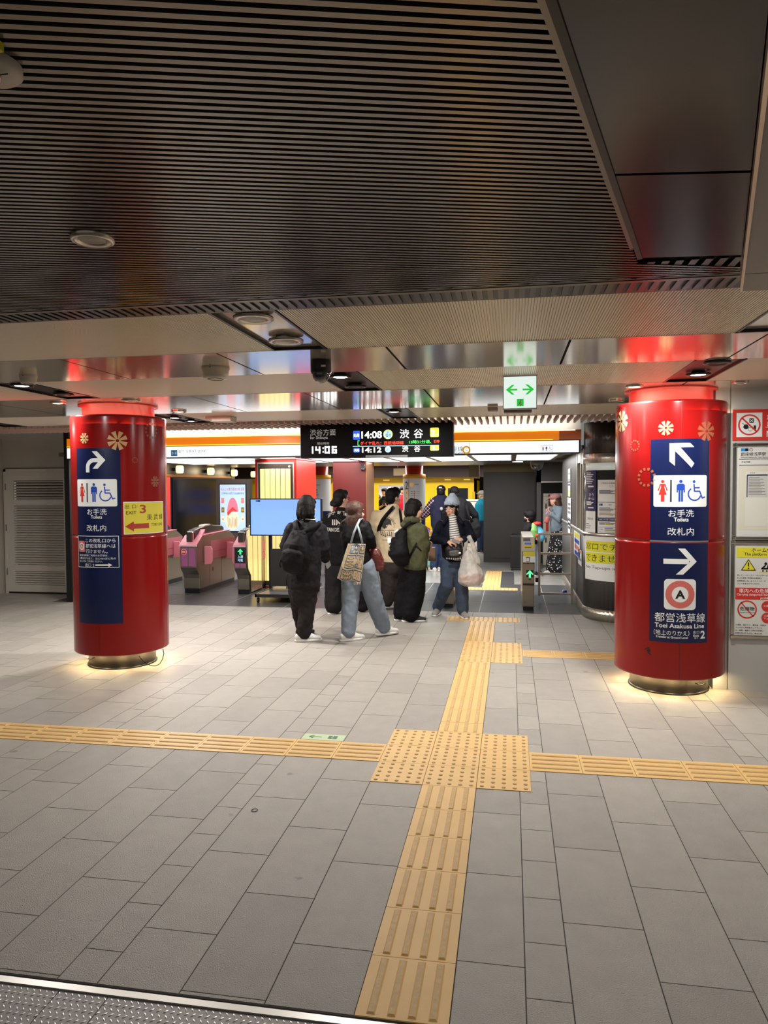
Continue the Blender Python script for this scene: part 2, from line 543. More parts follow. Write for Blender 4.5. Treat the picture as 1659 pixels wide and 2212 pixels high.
# dropped box (dark panels) and the grey beam beside it
def zp(px, py, z):
    d = ray(px, py); t = (z-CAM.z)/d.z
    p = CAM+d*t
    return (p.x, p.y)
PAN = mat('dark_gloss_panel', (26, 25, 27), .2, .3)
sa = MB()
d75 = Vector((.255, .967))
zb = 2.335
fl = Vector(zp(1388, 557, zb)); fr = Vector(zp(1603, 551, zb))
def poly_box(mb, pts, z0, z1, m):
    n = len(pts)
    v = [(p[0], p[1], z0) for p in pts]+[(p[0], p[1], z1) for p in pts]
    mb.add(v, [tuple(range(n))[::-1], tuple(range(n, 2*n))]+[(i, (i+1) % n, n+(i+1) % n, n+i) for i in range(n)], m)
mid = .62
poly_box(sa, [fl-d75*mid*1.0, fr-d75*(mid-.01), fr, fl], zb, 2.45, PAN)
poly_box(sa, [fl-d75*6, fr-d75*6, fr-d75*(mid+.004), fl-d75*(mid+.012)], zb, 2.45, PAN)
side = Vector((-.967, .255))
poly_box(sa, [fl+side*.014-d75*6, fl-d75*6, fl, fl+side*.014], zb-.004, 2.45, mat('dark_trim', (44, 42, 41), .4, .5))
poly_box(sa, [fl+side*.036-d75*6, fl+side*.014-d75*6, fl+side*.014, fl+side*.036], zb+.03, 2.45, mat('grey_trim', (120, 114, 106), .35, .8))
struct(sa, 'trim_2')
sb = MB()
GBEAM = mat('grey_beam', (158, 150, 144), .45)
q = Vector(zp(1604, 629, 2.30))
poly_box(sb, [q-d75*6, q-d75*6+Vector((4, 0)), Vector((6.2, q.y-.3)), q-d75*.213], 2.30, 2.46, GBEAM)
poly_box(sb, [q-d75*.207, Vector((6.2, q.y-.293)), Vector((6.2, q.y)), q], 2.30, 2.46, GBEAM)
poly_box(sb, [q-d75*6-Vector((.008, 0)), q-d75*6, q, q-Vector((.008, 0))], 2.297, 2.46, mat('bright_trim', (214, 190, 168), .25, 1.0))
struct(sb, 'trim_3')

# --- slats hanging before the lit fascia
SLAT = mat('slat', (196, 172, 156), .5)
sl = MB()
x = -8.9
while x < 2.4:
    sl.box((x, 4.27, 2.422), (x+.02, 5.0, 2.472), SLAT)
    x += .0785
struct(sl, 'ceiling')
sv = MB()
sv.box((-9.2, 4.255, 2.45), (6.2, 4.27, 2.70), METAL)
struct(sv, 'trim_4')

# --- fascia over the gates
WLIT = mat('cove_white', (236, 232, 222), .7)
fa = MB()
fa.box((-5.87, 5.74, 2.10), (1.38, 5.80, 2.70), WLIT)
struct(fa, 'wall_front')
gc = MB()
GCEIL = mat('gate_ceiling', (128, 124, 116), .3, .6)
gc.box((-6.1, 5.80, 2.14), (1.6, 7.2, 2.2), GCEIL)
struct(gc, 'ceiling'); gc = MB(); gc.box((-6.1, 9.62, 2.14), (1.6, 12.3, 2.2), GCEIL)
struct(gc, 'ceiling'); gc = MB(); gc.box((-6.1, 7.2, 2.18), (1.6, 9.62, 2.2), GCEIL); struct(gc, 'ceiling')
for i in range(8):
    xx = -3.2+.68*i-.34
    gc = MB(); gc.box((xx-.035, 7.2, 2.135), (xx+.035, 9.62, 2.178), mat('troffer_bar', (120, 112, 92), .4, .6)); struct(gc, 'trim_5')
PCEIL = mat('platform_ceiling', (200, 186, 140), .22, .9)
pc = MB()
for i in range(14):
    pc.box((-10+1.0*i, 12.3, 2.26), (-10+1.0*i+.985, 16.6, 2.3), PCEIL)
pc.box((-10, 12.28, 2.14), (3, 12.31, 2.32), DARKG)
struct(pc, 'ceiling')

# --- walls
WR = mat('cream_wall', (186, 186, 182), .45, vary=.04, vscale=2)
WJ = mat('wall_joint', (120, 112, 104), .8)
w = MB()
w.box((2.235, 2.28, 0), (5.6, 2.7, 2.46), WR)
w.box((2.12, 2.29, 0), (2.229, 2.7, 2.46), WR)
w.box((2.225, 2.295, 0), (2.24, 2.6, 2.46), WJ)
struct(w, 'wall_right')
w = MB()
w.box((5.6, -9, 0), (5.8, 2.7, 2.5), WR)
struct(w, 'wall_right')
w = MB()
WL = mat('beige_panel', (172, 164, 150), .5, vary=.04)
w.box((-9.2, 6.40, 0), (-7.46, 6.55, 2.72), WL)
w.box((-7.46, 6.40, 1.98), (-5.86, 6.55, 2.72), WL)
w.box((-6.35, 6.40, 0), (-5.86, 6.55, 2.72), WL)
w.box((-8.2, 6.02, 0), (-7.50, 6.40, 2.46), WL)
w.box((-7.46, 6.385, 1.985), (-5.9, 6.40, 2.0), WJ)
struct(w, 'wall_left')
w = MB()
w.box((-9.3, -9, 0), (-9.2, 6.4, 2.7), WL)
struct(w, 'wall_left')
w = MB()
w.box((-5.94, 5.68, 0), (-5.86, 5.76, 2.66), BLACKM)
struct(w, 'wall_front')
# gate hall: left wall with bronze trim, right wall of the office, back wall
DW = mat('dark_wall', (46, 43, 41), .4, vary=.08)
w = MB()
w.box((-6.25, 6.56, 0), (-6.0, 12.2, 2.2), DW); w.box((-5.93, 5.76, 0), (-5.90, 6.56, 2.2), BLACKM)
w.box((-6.0, 6.56, 1.885), (-5.965, 12.2, 1.93), mat('bronze_trim', (168, 112, 48), .35, .8))
w.box((-6.0, 8.6, 0), (-5.975, 9.1, 1.88), REDP)
w.box((-6.0, 9.2, .6), (-5.97, 12.0, 1.86), mat('night_glass', (12, 14, 22), .15))
struct(w, 'wall_left')
w = MB()
w.box((-10, 12.3, 0), (-6.0, 12.5, 2.3), DW)
w.box((-10, 16.9, -1.2), (-9.8, 12.5, 2.3), DW)
struct(w, 'wall_back')
w = MB()
w.box((1.08, 12.0, 0), (2.2, 12.2, 2.2), mat('shaft_dark', (14, 14, 15), .7))
w.box((1.0, 10.9, 1.745), (1.7, 11.0, 2.2), DARKG)
w.box((1.0, 10.9, 0), (1.085, 11.0, 2.2), DARKG)
w.box((1.085, 10.88, 1.74), (1.6, 10.9, 1.757), STEEL)
struct(w, 'wall_back')
w = MB()
w.box((-.1, 12.1, 0), (1.02, 12.3, 2.16), DARKG)
w.box((.03, 12.09, .09), (.87, 12.1, 1.98), mat('dark_grey_panel_b', (58, 57, 56), .4))
w.box((.035, 12.085, .095), (.865, 12.092, 1.975), DARKG)
w.box((-.1, 12.08, 1.98), (1.02, 12.1, 2.14), mat('door_header', (104, 92, 66), .4, .5))
struct(w, 'door_2')
w = MB()   # tunnel behind the train, dark lintel above it
w.box((-10, 19.5, -1.2), (3, 19.6, 2.6), mat('tunnel', (22, 18, 18), .9))
w.box((-10, 16.5, 1.93), (3, 16.58, 2.3), mat('lintel_dark', (40, 16, 16), .6))
w.box((-10, 16.4, -1.2), (3, 16.45, -.001), DW)
struct(w, 'wall_back')
# ================================================================== PILLARS AND THEIR SIGNS
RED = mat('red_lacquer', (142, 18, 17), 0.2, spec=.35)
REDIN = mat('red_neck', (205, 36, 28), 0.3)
PALEF = mat('pale_gold_film', (206, 168, 118), 0.4)
FADEF = mat('faded_gold_film', (150, 84, 56), 0.4)
PLINTH = mat('plinth_steel', (190, 182, 168), .34, .85, aniso=.6, bump=.02, bscale=40)
SEAM = mat('seam_dark', (70, 8, 8), .4)
R = .43
def pillar(cx, cy, label, flowers, seams):
    t = empty('pillar', (cx, cy, 0), label, 'pillar', 'red cylindrical pillars')
    b = MB(); b.lathe([(.302, 0), (.306, 0), (.306, .30)], (0, 0, 0), PLINTH, 64); b.build('plinth', t)
    b = MB(); b.lathe([(.318, 0), (.318, .012), (.306, .016)], (0, 0, 0), BLACKM, 64); b.build('floor_ring', t)
    b = MB(); b.lathe([(.40, .16), (.425, .15), (R, .155), (R, .17), (R, .3), (R, 1.1), (R, 1.21), (R, 1.2275), (R-.0035, 1.2285), (R-.0035, 1.2325), (R, 1.2335), (R, 1.25), (R, 1.36), (R, 2.2), (R, 2.31), (R, 2.326), (.425, 2.333), (.40, 2.325)], (0, 0, 0), RED, 128)
    b.build('cover', t)
    b = MB()
    for a in seams:
        x, y = R*math.sin(a), -R*math.cos(a)
        b.cbox((x, y, 1.78), (.003, .0011, 1.09), SEAM, None); b.cbox((x, y, .69), (.003, .0011, 1.07), SEAM, None)
    b.build('cover_seam', t)
    b = MB(); b.lathe([(.32, .15), (.41, .156), (.41, .17), (.32, .17)], (0, 0, 0), BLACKM, 48); b.build('light_tray', t)
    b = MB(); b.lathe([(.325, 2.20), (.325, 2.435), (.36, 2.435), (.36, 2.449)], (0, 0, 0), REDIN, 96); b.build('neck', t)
    sh = Sheet(cylmap((cx, cy), R), .02)
    for (u, v, r, n, hol, mm) in flowers: sh.blossom(u, v, r, mm, n, hol)
    sh.build('flower_print', t)
    # warm strip lights inside the cover, washing the neck above and the plinth and paving below
    for i in range(10):
        a = 2*PI*i/10+.2
        area('cove_light', (cx+.375*math.cos(a), cy+.375*math.sin(a), .145), (.03, .03), .9, color=(1, .72, .36))
    for i in range(20):
        a = 2*PI*i/20
        area('cove_light', (cx+.395*math.cos(a), cy+.395*math.sin(a), 2.25), (.16, .10), .24, rot=(PI, 0, 0), color=(1, .80, .55))
    return t
LP, RP = (-3.19, 2.42), (1.785, 2.36)
pl = pillar(*LP, 'red lacquered round pillar at the left, with navy sign and yellow exit notice',
       [(-.10, 2.119, .048, 8, False, PALEF), (.21, 2.095, .085, 8, False, PALEF), (.533, 2.198, .075, 12, True, FADEF), (.358, 1.923, .026, 14, True, FADEF), (.568, 1.729, .05, 8, False, FADEF)], (.045, 1.73))
pr = pillar(*RP, 'red lacquered round pillar at the right, with two stacked navy signs',
       [(-.528, 2.195, .085, 8, False, PALEF), (-.117, 2.113, .055, 8, False, PALEF), (.194, 2.085, .075, 8, False, FADEF), (-.367, 1.988, .045, 12, True, FADEF), (-.262, 1.734, .075, 12, True, FADEF)], (-.01,))
# dangling cable of the left pillar's lights
c = MB()
pts = []
for (px, py) in ((300, 1417), (308, 1426), (318, 1434), (328, 1438.5), (337, 1438.5), (345, 1434), (351, 1424), (354, 1412), (352, 1402)):
    pts.append(at(px, py, 2.12))
c.tube(pts, .004, BLACKM, 6)
c.tube([at(186, 1419, 2.13), at(192, 1423, 2.11), at(198, 1423.5, 2.1), at(204, 1420, 2.08)], .004, BLACKM, 6)
wbuild(c, 'cable', pl)
c = MB()
c.tube([at(1502, 1476, 2.0), at(1509, 1478.5, 2.0), at(1518, 1479, 2.0), at(1524, 1476, 2.0)], .004, BLACKM, 6)
wbuild(c, 'cable', pr)
# dark scuff sticker low on the right pillar
sh = Sheet(cylmap(RP, R), .02)
sh.stroke([(-.262, .372), (-.235, .388), (-.222, .365), (-.238, .352), (-.215, .335)], .008, BLACKP, 1)
sh.stroke([(-.245, .362), (-.228, .372), (-.236, .348)], .010, BLACKP, 1)
sh.build('scuff_mark', pr)

def sign_root(name, c, u, v, label, cat, group=None):
    p = cylmap(c, R)(u, v, 0)
    return empty(name, p, label, cat, group)

# --- left navy sign
def toilets(sh, dv, part):
    sh.rect(-.205, 1.503+dv, .2, 1.748+dv, WHITE, 1, r=.014)
    sh.woman(-.137, 1.627+dv, .168, REDP); sh.rect(-.083, 1.54+dv, -.071, 1.712+dv, BLACKP, 2)
    sh.man(-.006, 1.627+dv, .168, BLUEP); sh.wheelchair(.108, 1.627+dv, .19, BLUEP)
t = sign_root('wayfinding_sign', LP, .0, .45, 'tall navy toilet sign with curved arrow on the left pillar', 'sign', 'navy signs on the pillars')
sh = Sheet(cylmap(LP, R), .02); sh.rect(-.21, .445, .232, 2.03, NAVY, 0); sh.build('panel', t)
sh = Sheet(cylmap(LP, R), .02)
sh.ring(-.005+.005, 1.885-.03, .047, .085, WHITE, 2, PI/2, PI, 10)
sh.rect(-.085, 1.812, -.047, 1.856, WHITE, 2); sh.rect(-.001, 1.902, .07, 1.940, WHITE, 2)
sh.poly([(.105, 1.921), (.03, 2.0), (-.02, 2.0), (.055, 1.921), (-.015, 1.845), (.035, 1.845)][::1], WHITE, 2)
sh.build('arrow', t)
sh = Sheet(cylmap(LP, R), .02); toilets(sh, .003, None); sh.build('pictogram', t)
sh = Sheet(cylmap(LP, R), .02)
sh.text('お手洗', .014, 1.459, .056, WHITE, 2, .188, bold=.012); sh.text('Toilets', .012, 1.411, .030, WHITE, 2, .108, bold=.02); sh.text('改札内', .006, 1.312, .058, WHITE, 2, .19, bold=.012)
sh.build('lettering', t)
# --- small notice stuck over it
t = sign_root('notice', LP, 0, .95, 'small navy notice with white border stuck on the left pillar sign', 'notice')
sh = Sheet(cylmap(LP, R), .02); sh.rect(-.21, .951, .211, 1.244, NAVY, 3); sh.build('panel', t)
sh = Sheet(cylmap(LP, R), .02); sh.frame(-.207, .954, .208, 1.241, .005, WHITE, 4)
sh.rect(-.195, 1.095, -.115, 1.195, mat('pink_print', (222, 130, 126), .5), 4, r=.01); sh.ring(-.155, 1.145, .022, .033, WHITE, 5); sh.text('A', -.155, 1.145, .026, WHITE, 5, bold=.02)
sh.stroke([(-.19, 1.10), (-.12, 1.19)], .008, REDP, 5)
for i, (s_, wd) in enumerate((('この改札口から', .285), ('都営浅草線へは', .285), ('行けません。', .215))):
    sh.text(s_, -.105, 1.2-.049*i, .038, WHITE, 4, wd, 'L', bold=.012)
for i, (s_, wd) in enumerate((('都営浅草線ご利用のお客様は、', .30), ('2番出口を出て、左に40mほど先の', .365), ('出入口をご利用ください。', .25))):
    sh.text(s_, -.185, 1.065-.027*i, .019, WHITE, 4, wd, 'L', bold=.015)
sh.text('出口 2', -.115, .978, .032, WHITE, 4, .1, 'L', bold=.012)
sh.rect(-.005, .971, .12, .985, WHITE, 4); sh.poly([(.148, .978), (.115, .996), (.115, .960)], WHITE, 4)
sh.build('lettering', t)
# --- yellow exit sheet
YSH = mat('yellow_sheet', (226, 214, 66), .5)
t = sign_root('exit_sheet', LP, .47, 1.25, 'yellow exit 3 sheet with red arrow on the left pillar', 'sign')
sh = Sheet(cylmap(LP, R), .02); sh.rect(.25, 1.25, .69, 1.546, WHITE, 0); sh.rect(.258, 1.258, .682, 1.538, YSH, 1); sh.build('sheet', t)
BR = mat('brick_red_print', (176, 58, 44), .5)
sh = Sheet(cylmap(LP, R), .02)
sh.text('出 口', .262, 1.503, .038, BLACKP, 2, .098, 'L'); sh.text('EXIT', .272, 1.446, .028, BLACKP, 2, .092, 'L', bold=.012)
sh.text('3', .425, 1.478, .078, BR, 2, .062, 'C', bold=.02); sh.text('東 武 線', .465, 1.402, .055, BLACKP, 2, .205, 'L')
sh.text('TOBU LINE', .512, 1.331, .025, BLACKP, 2, .15, 'L')
sh.rect(.335, 1.30, .485, 1.346, BR, 2); sh.poly([(.262, 1.322), (.338, 1.368), (.338, 1.276)], BR, 2)
sh.build('lettering', t)
# --- right signs
t = sign_root('wayfinding_sign', RP, 0, 1.24, 'navy toilet sign with up-left arrow, upper on the right pillar', 'sign', 'navy signs on the pillars')
sh = Sheet(cylmap(RP, R), .02); sh.rect(-.23, 1.242, .223, 2.028, NAVY, 0); sh.rect(-.23, 1.228, .223, 1.241, GREYP, 0); sh.build('panel', t)
sh = Sheet(cylmap(RP, R), .02)
sh.poly([(-.09, 1.995), (.06, 1.995), (.093, 1.962), (-.012, 1.962), (.093, 1.838), (.072, 1.805), (-.05, 1.935), (-.05, 1.82), (-.09, 1.855)][::-1], WHITE, 2)
sh.build('arrow', t)
sh = Sheet(cylmap(RP, R), .02); toilets(sh, 0, None); sh.build('pictogram', t)
sh = Sheet(cylmap(RP, R), .02)
sh.text('お手洗', 0, 1.453, .056, WHITE, 2, .188, bold=.012); sh.text('Toilets', 0, 1.405, .031, WHITE, 2, .108, bold=.02); sh.text('改札内', -.002, 1.312, .060, WHITE, 2, .195, bold=.012)
sh.build('lettering', t)
t = sign_root('wayfinding_sign', RP, 0, .44, 'navy subway transfer sign with right arrow and ring symbol, lower on the right pillar', 'sign', 'navy signs on the pillars')
sh = Sheet(cylmap(RP, R), .02); sh.rect(-.23, .444, .218, 1.221, NAVY, 0); sh.build('panel', t)
sh = Sheet(cylmap(RP, R), .02)
sh.rect(-.127, 1.059, .06, 1.099, WHITE, 2); sh.poly([(.12, 1.079), (.03, 1.181), (-.022, 1.181), (.068, 1.079), (-.036, .978), (.016, .978)], WHITE, 2)
sh.build('arrow', t)
sh = Sheet(cylmap(RP, R), .02)
sh.rect(-.121, .703, .116, .942, WHITE, 1, r=.028); sh.ring(-.003, .823, .062, .108, mat('rose_print', (214, 112, 104), .5), 2); sh.text('A', -.003, .823, .066, BLACKP, 2, .072, bold=.035)
sh.build('line_symbol', t)
sh = Sheet(cylmap(RP, R), .02)
sh.text('都営浅草線', .003, .641, .072, WHITE, 2, .385, bold=.012); sh.text('Toei Asakusa Line', 0, .577, .036, WHITE, 2, .376, bold=.02)
sh.text('（地上のりかえ）', -.064, .521, .042, WHITE, 2, .262, bold=.008); sh.text('Transfer at Ground Level', -.062, .487, .018, WHITE, 2, .235, bold=.015)
sh.text('出口', .122, .530, .022, WHITE, 2, .05, bold=.01); sh.text('Exit', .122, .503, .018, WHITE, 2, .046, bold=.02); sh.text('출구', .122, .484, .013, WHITE, 2, .03)
sh.text('2', .177, .509, .062, WHITE, 2, .04, bold=.03)
sh.build('lettering', t)

# ================================================================== WALL SIGNS AT THE RIGHT
def wpt(px, py): return at(px, py, 2.28)
WY = 2.279
t = empty('prohibition_sign', (2.45, WY, 2.05), 'red bordered no dangerous goods sign above the notice frames', 'sign')
a = wpt(1582, 952); b_ = wpt(1582, 885)
x0, z0, z1 = a.x, a.z, b_.z
sh = Sheet(planemap((x0, WY, 0), (1, 0, 0), (0, 0, 1)), None, .001)
sh.mb.box((x0, WY-.004, z0), (x0+.75, WY, z1), REDP)
sh.build('plate', t)
sh = Sheet(planemap((x0, WY-.004, 0), (1, 0, 0), (0, 0, 1)), None, .001)
h = z1-z0
sh.rect(.028, z0+.028, .028+h-.056, z1-.028, WHITE, 0)
cx_, cz_ = h/2, (z0+z1)/2
sh.ring(cx_, cz_, h*.29, h*.34, REDP, 2); sh.stroke([(cx_-h*.21, cz_+h*.21), (cx_+h*.21, cz_-h*.21)], h*.05, REDP, 3)
sh.rect(cx_-h*.0, cz_+h*.06, cx_+h*.13, cz_+h*.21, BLACKP, 1, r=h*.02); sh.text('×', cx_+h*.065, cz_+h*.135, h*.09, WHITE, 2)
sh.disc(cx_-h*.1, cz_-h*.06, h*.08, BLACKP, 1); sh.blossom(cx_+h*.03, cz_-h*.14, h*.07, BLACKP, 12, True); sh.rect(cx_+h*.13, cz_-h*.16, cx_+h*.2, cz_-h*.02, BLACKP, 1)
sh.stroke([(cx_-h*.2, cz_+h*.05), (cx_-h*.16, cz_+h*.02)], h*.02, BLACKP, 1)
sh.text('危険物', h*1.02, z1-h*.25, h*.2, WHITE, 1, None, 'L', bold=.01); sh.text('持込禁止', h*1.02, z1-h*.5, h*.2, WHITE, 1, None, 'L', bold=.01)
sh.rect(h*.98, cz_-h*.09, h*3, cz_-h*.08, WHITE, 1); sh.text('NO DANGEROUS GOODS', h*1.02, z0+h*.2, h*.2, WHITE, 1, None, 'L', bold=.01)
sh.build('pictogram', t)

def board(label, pxl, y0, y1):
    a = wpt(pxl, y1); b = wpt(pxl, y0)
    t = empty('notice_board', (a.x, WY, a.z), label, 'notice board', 'framed notice boards on the right wall')
    m = MB(); x0, z0, z1, W = a.x, a.z, b.z, .86; fw = .028
    for (lo, hi) in (((x0, z0), (x0+W, z0+fw)), ((x0, z1-fw), (x0+W, z1)), ((x0, z0+fw), (x0+fw, z1-fw)), ((x0+W-fw, z0+fw), (x0+W, z1-fw))):
        m.box((lo[0], WY-.022, lo[1]), (hi[0], WY, hi[1]), CHROME)
    f = wbuild(m, 'frame', t, bevel=.006)
    m = MB()
    for (cx, cz) in ((x0+.014, z0+.014), (x0+.014, z1-.014)):
        m = MB(); m.box((cx-.016, WY-.026, cz-.016), (cx+.016, WY, cz+.016), CHROME)
        wbuild(m, 'frame_corner', t, bevel=.006)
    m = MB(); m.box((x0+fw, WY-.008, z0+fw), (x0+W-fw, WY, z1-fw), mat('poster_paper', (226, 226, 220), .25)); wbuild(m, 'backing', t)
    return t, Sheet(planemap((x0, WY-.008, z1), (1, 0, 0), (0, 0, 1)), None, .0008), (z1-z0)
# pixel scale on the wall: one source pixel is about 4.05 mm
t, sh, H = board('silver framed timetable board on the right wall, upper of the two', 1580, 958, 1166)
P = .00405
def pu(px): return (px-1580)*P
def pv(py, top): return (top-py)*P
GP = mat('paper_grey', (206, 206, 198), .3); PCR = mat('paper_cream', (222, 218, 200), .4)
CYB = mat('cyan_print', (40, 140, 206), .5)
sh.rect(pu(1595), pv(971, 958)-.012, pu(1603), pv(971, 958)+.012, CYB, 1); sh.rect(pu(1603), pv(971, 958)-.012, pu(1609), pv(971, 958)+.012, NAVY, 1); sh.ring(pu(1614), pv(971, 958), .010, .013, BLACKP, 1)
sh.text('銀座線浅草駅 列車時刻表', pu(1595), pv(979.5, 958), .030, BLACKP, 1, None, 'L', bold=.014)
sh.text('Ginza Line Asakusa Sta. Train Departure', pu(1595), pv(986, 958), .012, BLACKP, 1, None, 'L', bold=.01)
sh.rect(pu(1592), pv(990, 958), .83, pv(989, 958), BLACKP, 1); sh.text('渋谷方面', pu(1596), pv(995, 958), .016, BLACKP, 1, None, 'L'); sh.rect(pu(1592), pv(1002, 958), .83, pv(1001, 958), BLACKP, 1)
sh.rect(pu(1592), pv(1130, 958), .83, pv(1004, 958), PCR, 0); sh.rect(pu(1604), pv(1122, 958), .8, pv(1014, 958), mat('paper_white', (228, 226, 214), .4), 1)
sh.text('のりば', pu(1612), pv(1017, 958), .012, BLACKP, 2, None, 'L')
sh.rect(pu(1607), pv(1065, 958), pu(1645), pv(1021, 958), GP, 2); sh.rect(pu(1607), pv(1022.5, 958), pu(1645), pv(1020, 958), NAVY, 3); sh.rect(pu(1606.5), pv(1065, 958), pu(1608), pv(1021, 958), NAVY, 3)
sh.rect(pu(1647), pv(1065, 958), pu(1700), pv(1021, 958), mat('paper_pink', (214, 190, 184), .4), 2); sh.rect(pu(1647), pv(1022.5, 958), pu(1700), pv(1020, 958), REDP, 3); sh.rect(pu(1646.5), pv(1065, 958), pu(1648), pv(1021, 958), REDP, 3)
for i in range(12):
    sh.rect(pu(1610), pv(1027+3*i, 958), pu(1630+(i*7) % 13), pv(1026+3*i, 958), GREYP, 3); sh.rect(pu(1650), pv(1027+3*i, 958), pu(1680), pv(1026+3*i, 958), GREYP, 3)
sh.build('timetable', t)
t, sh, H = board('silver framed platform safety notice on the right wall, lower of the two', 1576, 1167, 1378)
def pu(px): return (px-1576)*P
sh.rect(pu(1587), pv(1201, 1167), .83, pv(1181, 1167), YELP, 1); sh.text('ホーム傾斜 注意', pu(1614), pv(1186, 1167), .038, BLACKP, 2, None, 'L', bold=.012); sh.text('The platform is sloped', pu(1601), pv(1195, 1167), .030, BLACKP, 2, None, 'L', bold=.01)
sh.poly([(pu(1595), pv(1227, 1167)), (pu(1623), pv(1227, 1167)), (pu(1609), pv(1204, 1167))], BLACKP, 1); sh.poly([(pu(1597.5), pv(1225.7, 1167)), (pu(1620.5), pv(1225.7, 1167)), (pu(1609), pv(1206.5, 1167))], YELP, 2)
sh.rect(pu(1608), pv(1219, 1167), pu(1610.2), pv(1211, 1167), BLACKP, 3); sh.disc(pu(1609), pv(1222.5, 1167), .006, BLACKP, 3)
sh.disc(pu(1641), pv(1213, 1167), .011, BLACKP, 1); sh.stroke([(pu(1640), pv(1217, 1167)), (pu(1634), pv(1223, 1167)), (pu(1644), pv(1223, 1167)), (pu(1647), pv(1212, 1167)), (pu(1650), pv(1212, 1167))], .012, BLACKP, 1)
sh.disc(pu(1636), pv(1227.5, 1167), .007, BLACKP, 1); sh.disc(pu(1643), pv(1227.5, 1167), .007, BLACKP, 1); sh.stroke([(pu(1654), pv(1227, 1167)), (pu(1658), pv(1220, 1167)), (pu(1665), pv(1218, 1167))], .008, BLACKP, 1)
sh.rect(pu(1629), pv(1231, 1167), pu(1700), pv(1230, 1167), YELP, 1)
for i, s_ in enumerate(('車いす・ベビーカー・キャスター付', 'かばん等をご利用のお客様は、', '転落転倒しないようストッパーや', 'ブレーキをかけてください。')):
    sh.text(s_, pu(1588), pv(1236.5+5.6*i, 1167), .0135, BLACKP, 1, None, 'L', bold=.01)
for i in range(5): sh.text(('For safety of wheelchair', 'stroller or caster bag', 'The platform is sloped', 'Please set the brakes', 'prevent accidents')[i], pu(1650), pv(1236+4.4*i, 1167), .011, BLACKP, 1, None, 'L', bold=.01)
sh.rect(pu(1585), pv(1285, 1167), .83, pv(1261.5, 1167), REDP, 1); sh.text('車内への危険物の持込禁止', pu(1592), pv(1267.5, 1167), .036, WHITE, 2, None, 'L', bold=.012); sh.text('Carrying dangerous items', pu(1588), pv(1275.5, 1167), .023, WHITE, 2, None, 'L', bold=.01); sh.text('prohibited', pu(1632), pv(1282, 1167), .023, WHITE, 2, None, 'L', bold=.01)
sh.ring(pu(1607.5), pv(1305, 1167), .063, .074, REDP, 1); sh.stroke([(pu(1596), pv(1291, 1167)), (pu(1619), pv(1319, 1167))], .008, REDP, 1); sh.text('危険物', pu(1607.5), pv(1303.5, 1167), .032, BLACKP, 2, .11, bold=.015); sh.text('Dangerous Items', pu(1607.5), pv(1311, 1167), .013, BLACKP, 2, .12)
sh.disc(pu(1645), pv(1298, 1167), .044, REDP, 1); sh.disc(pu(1645), pv(1321, 1167), .044, REDP, 1); sh.text('火薬類', pu(1645), pv(1297, 1167), .018, WHITE, 2); sh.text('多量の', pu(1645), pv(1317, 1167), .016, WHITE, 2); sh.text('マッチ', pu(1645), pv(1322, 1167), .016, WHITE, 2)
for i, s_ in enumerate(('火薬類、高圧ガス、揮発油、多量の', 'マッチなど発煙発火しやすいも', 'の、硫酸、塩酸など他のお客様に', '危害を及ぼすものは、車内へ持', 'ち込むことはできません。')):
    sh.text(s_, pu(1586), pv(1336+5.5*i, 1167), .0135, BLACKP, 1, None, 'L', bold=.01)
for i in range(7): sh.text(('Carrying into the', 'train is prohibited', 'for example explosives', 'gasoline, matches', 'anything flammable', 'sulfuric acid and', 'hazardous items')[i], pu(1649), pv(1336+4.6*i, 1167), .011, BLACKP, 1, None, 'L', bold=.01)
sh.build('notice_print', t)

# ================================================================== CEILING FITTINGS
LENSOFF = mat('lamp_off', (150, 140, 120), .3)
RINGW = mat('lamp_ring', (196, 186, 172), .25, .9)
RINGD = mat('lamp_ring_dark', (58, 54, 52), .3, .9)
def downlight(x, y, label, on, dark, r=.082, z=2.45, power=24):
    t = empty('downlight', (x, y, z), label, 'downlight', 'round downlights in the ceiling')
    m = MB(); mm = RINGD if dark else RINGW
    m.lathe([(r, 0), (r, -.012), (r-.006, -.016), (r*.6, -.010), (r*.56, .012)], (0, 0, 0), mm, 40); m.build('ring', t)
    m = MB(); m.lathe([(r*.62, -.010), (r*.4, -.013), (1e-4, -.014)], (0, 0, 0), LAMP if on else (mat('lamp_well', (30, 27, 25), .4) if dark else LENSOFF), 32); m.build('lens', t)
    if on: area('downlight_light', (x, y, z-.02), (r*1.1,), power, shape='DISK', color=(1, .975, .93))
    return t
downlight(-3.133, .954, 'lit downlight in the dark ceiling tray, nearer of the two lit ones at far left', True, True, power=18)
downlight(-3.14, 1.48, 'unlit downlight in the dark ceiling tray in front of the left pillar', False, True)
downlight(-3.557, 2.023, 'lit downlight in the metal ceiling left of the left pillar neck', True, False, .07)
downlight(-2.829, 2.003, 'unlit downlight in the metal ceiling just above the left pillar neck', False, False, .085)
downlight(-.677, -.779, 'unlit silver downlight in the bright recessed tray, nearer of its pair', False, False, .092)
downlight(-.686, -.256, 'unlit silver downlight in the bright recessed tray, farther of its pair', False, False, .092)
downlight(-.694, 1.021, 'lit downlight beside the black dome camera', True, True, power=26)
downlight(-.692, 1.523, 'unlit dark downlight behind the lit one beside the dome camera', False, True)
downlight(-.70, 3.44, 'lit downlight just in front of the black departure display', True, True, power=58)
downlight(1.778, 1.43, 'lit downlight in the red-tinted tray in front of the right pillar', True, True, power=30)
downlight(1.771, .93, 'unlit dark downlight nearest the camera before the right pillar', False, True)
downlight(1.437, 1.976, 'lit downlight in the metal ceiling left of the right pillar neck', True, False, .07, power=42)
downlight(1.438, 2.936, 'unlit downlight in the metal ceiling behind the left side of the right pillar', False, False, .07)
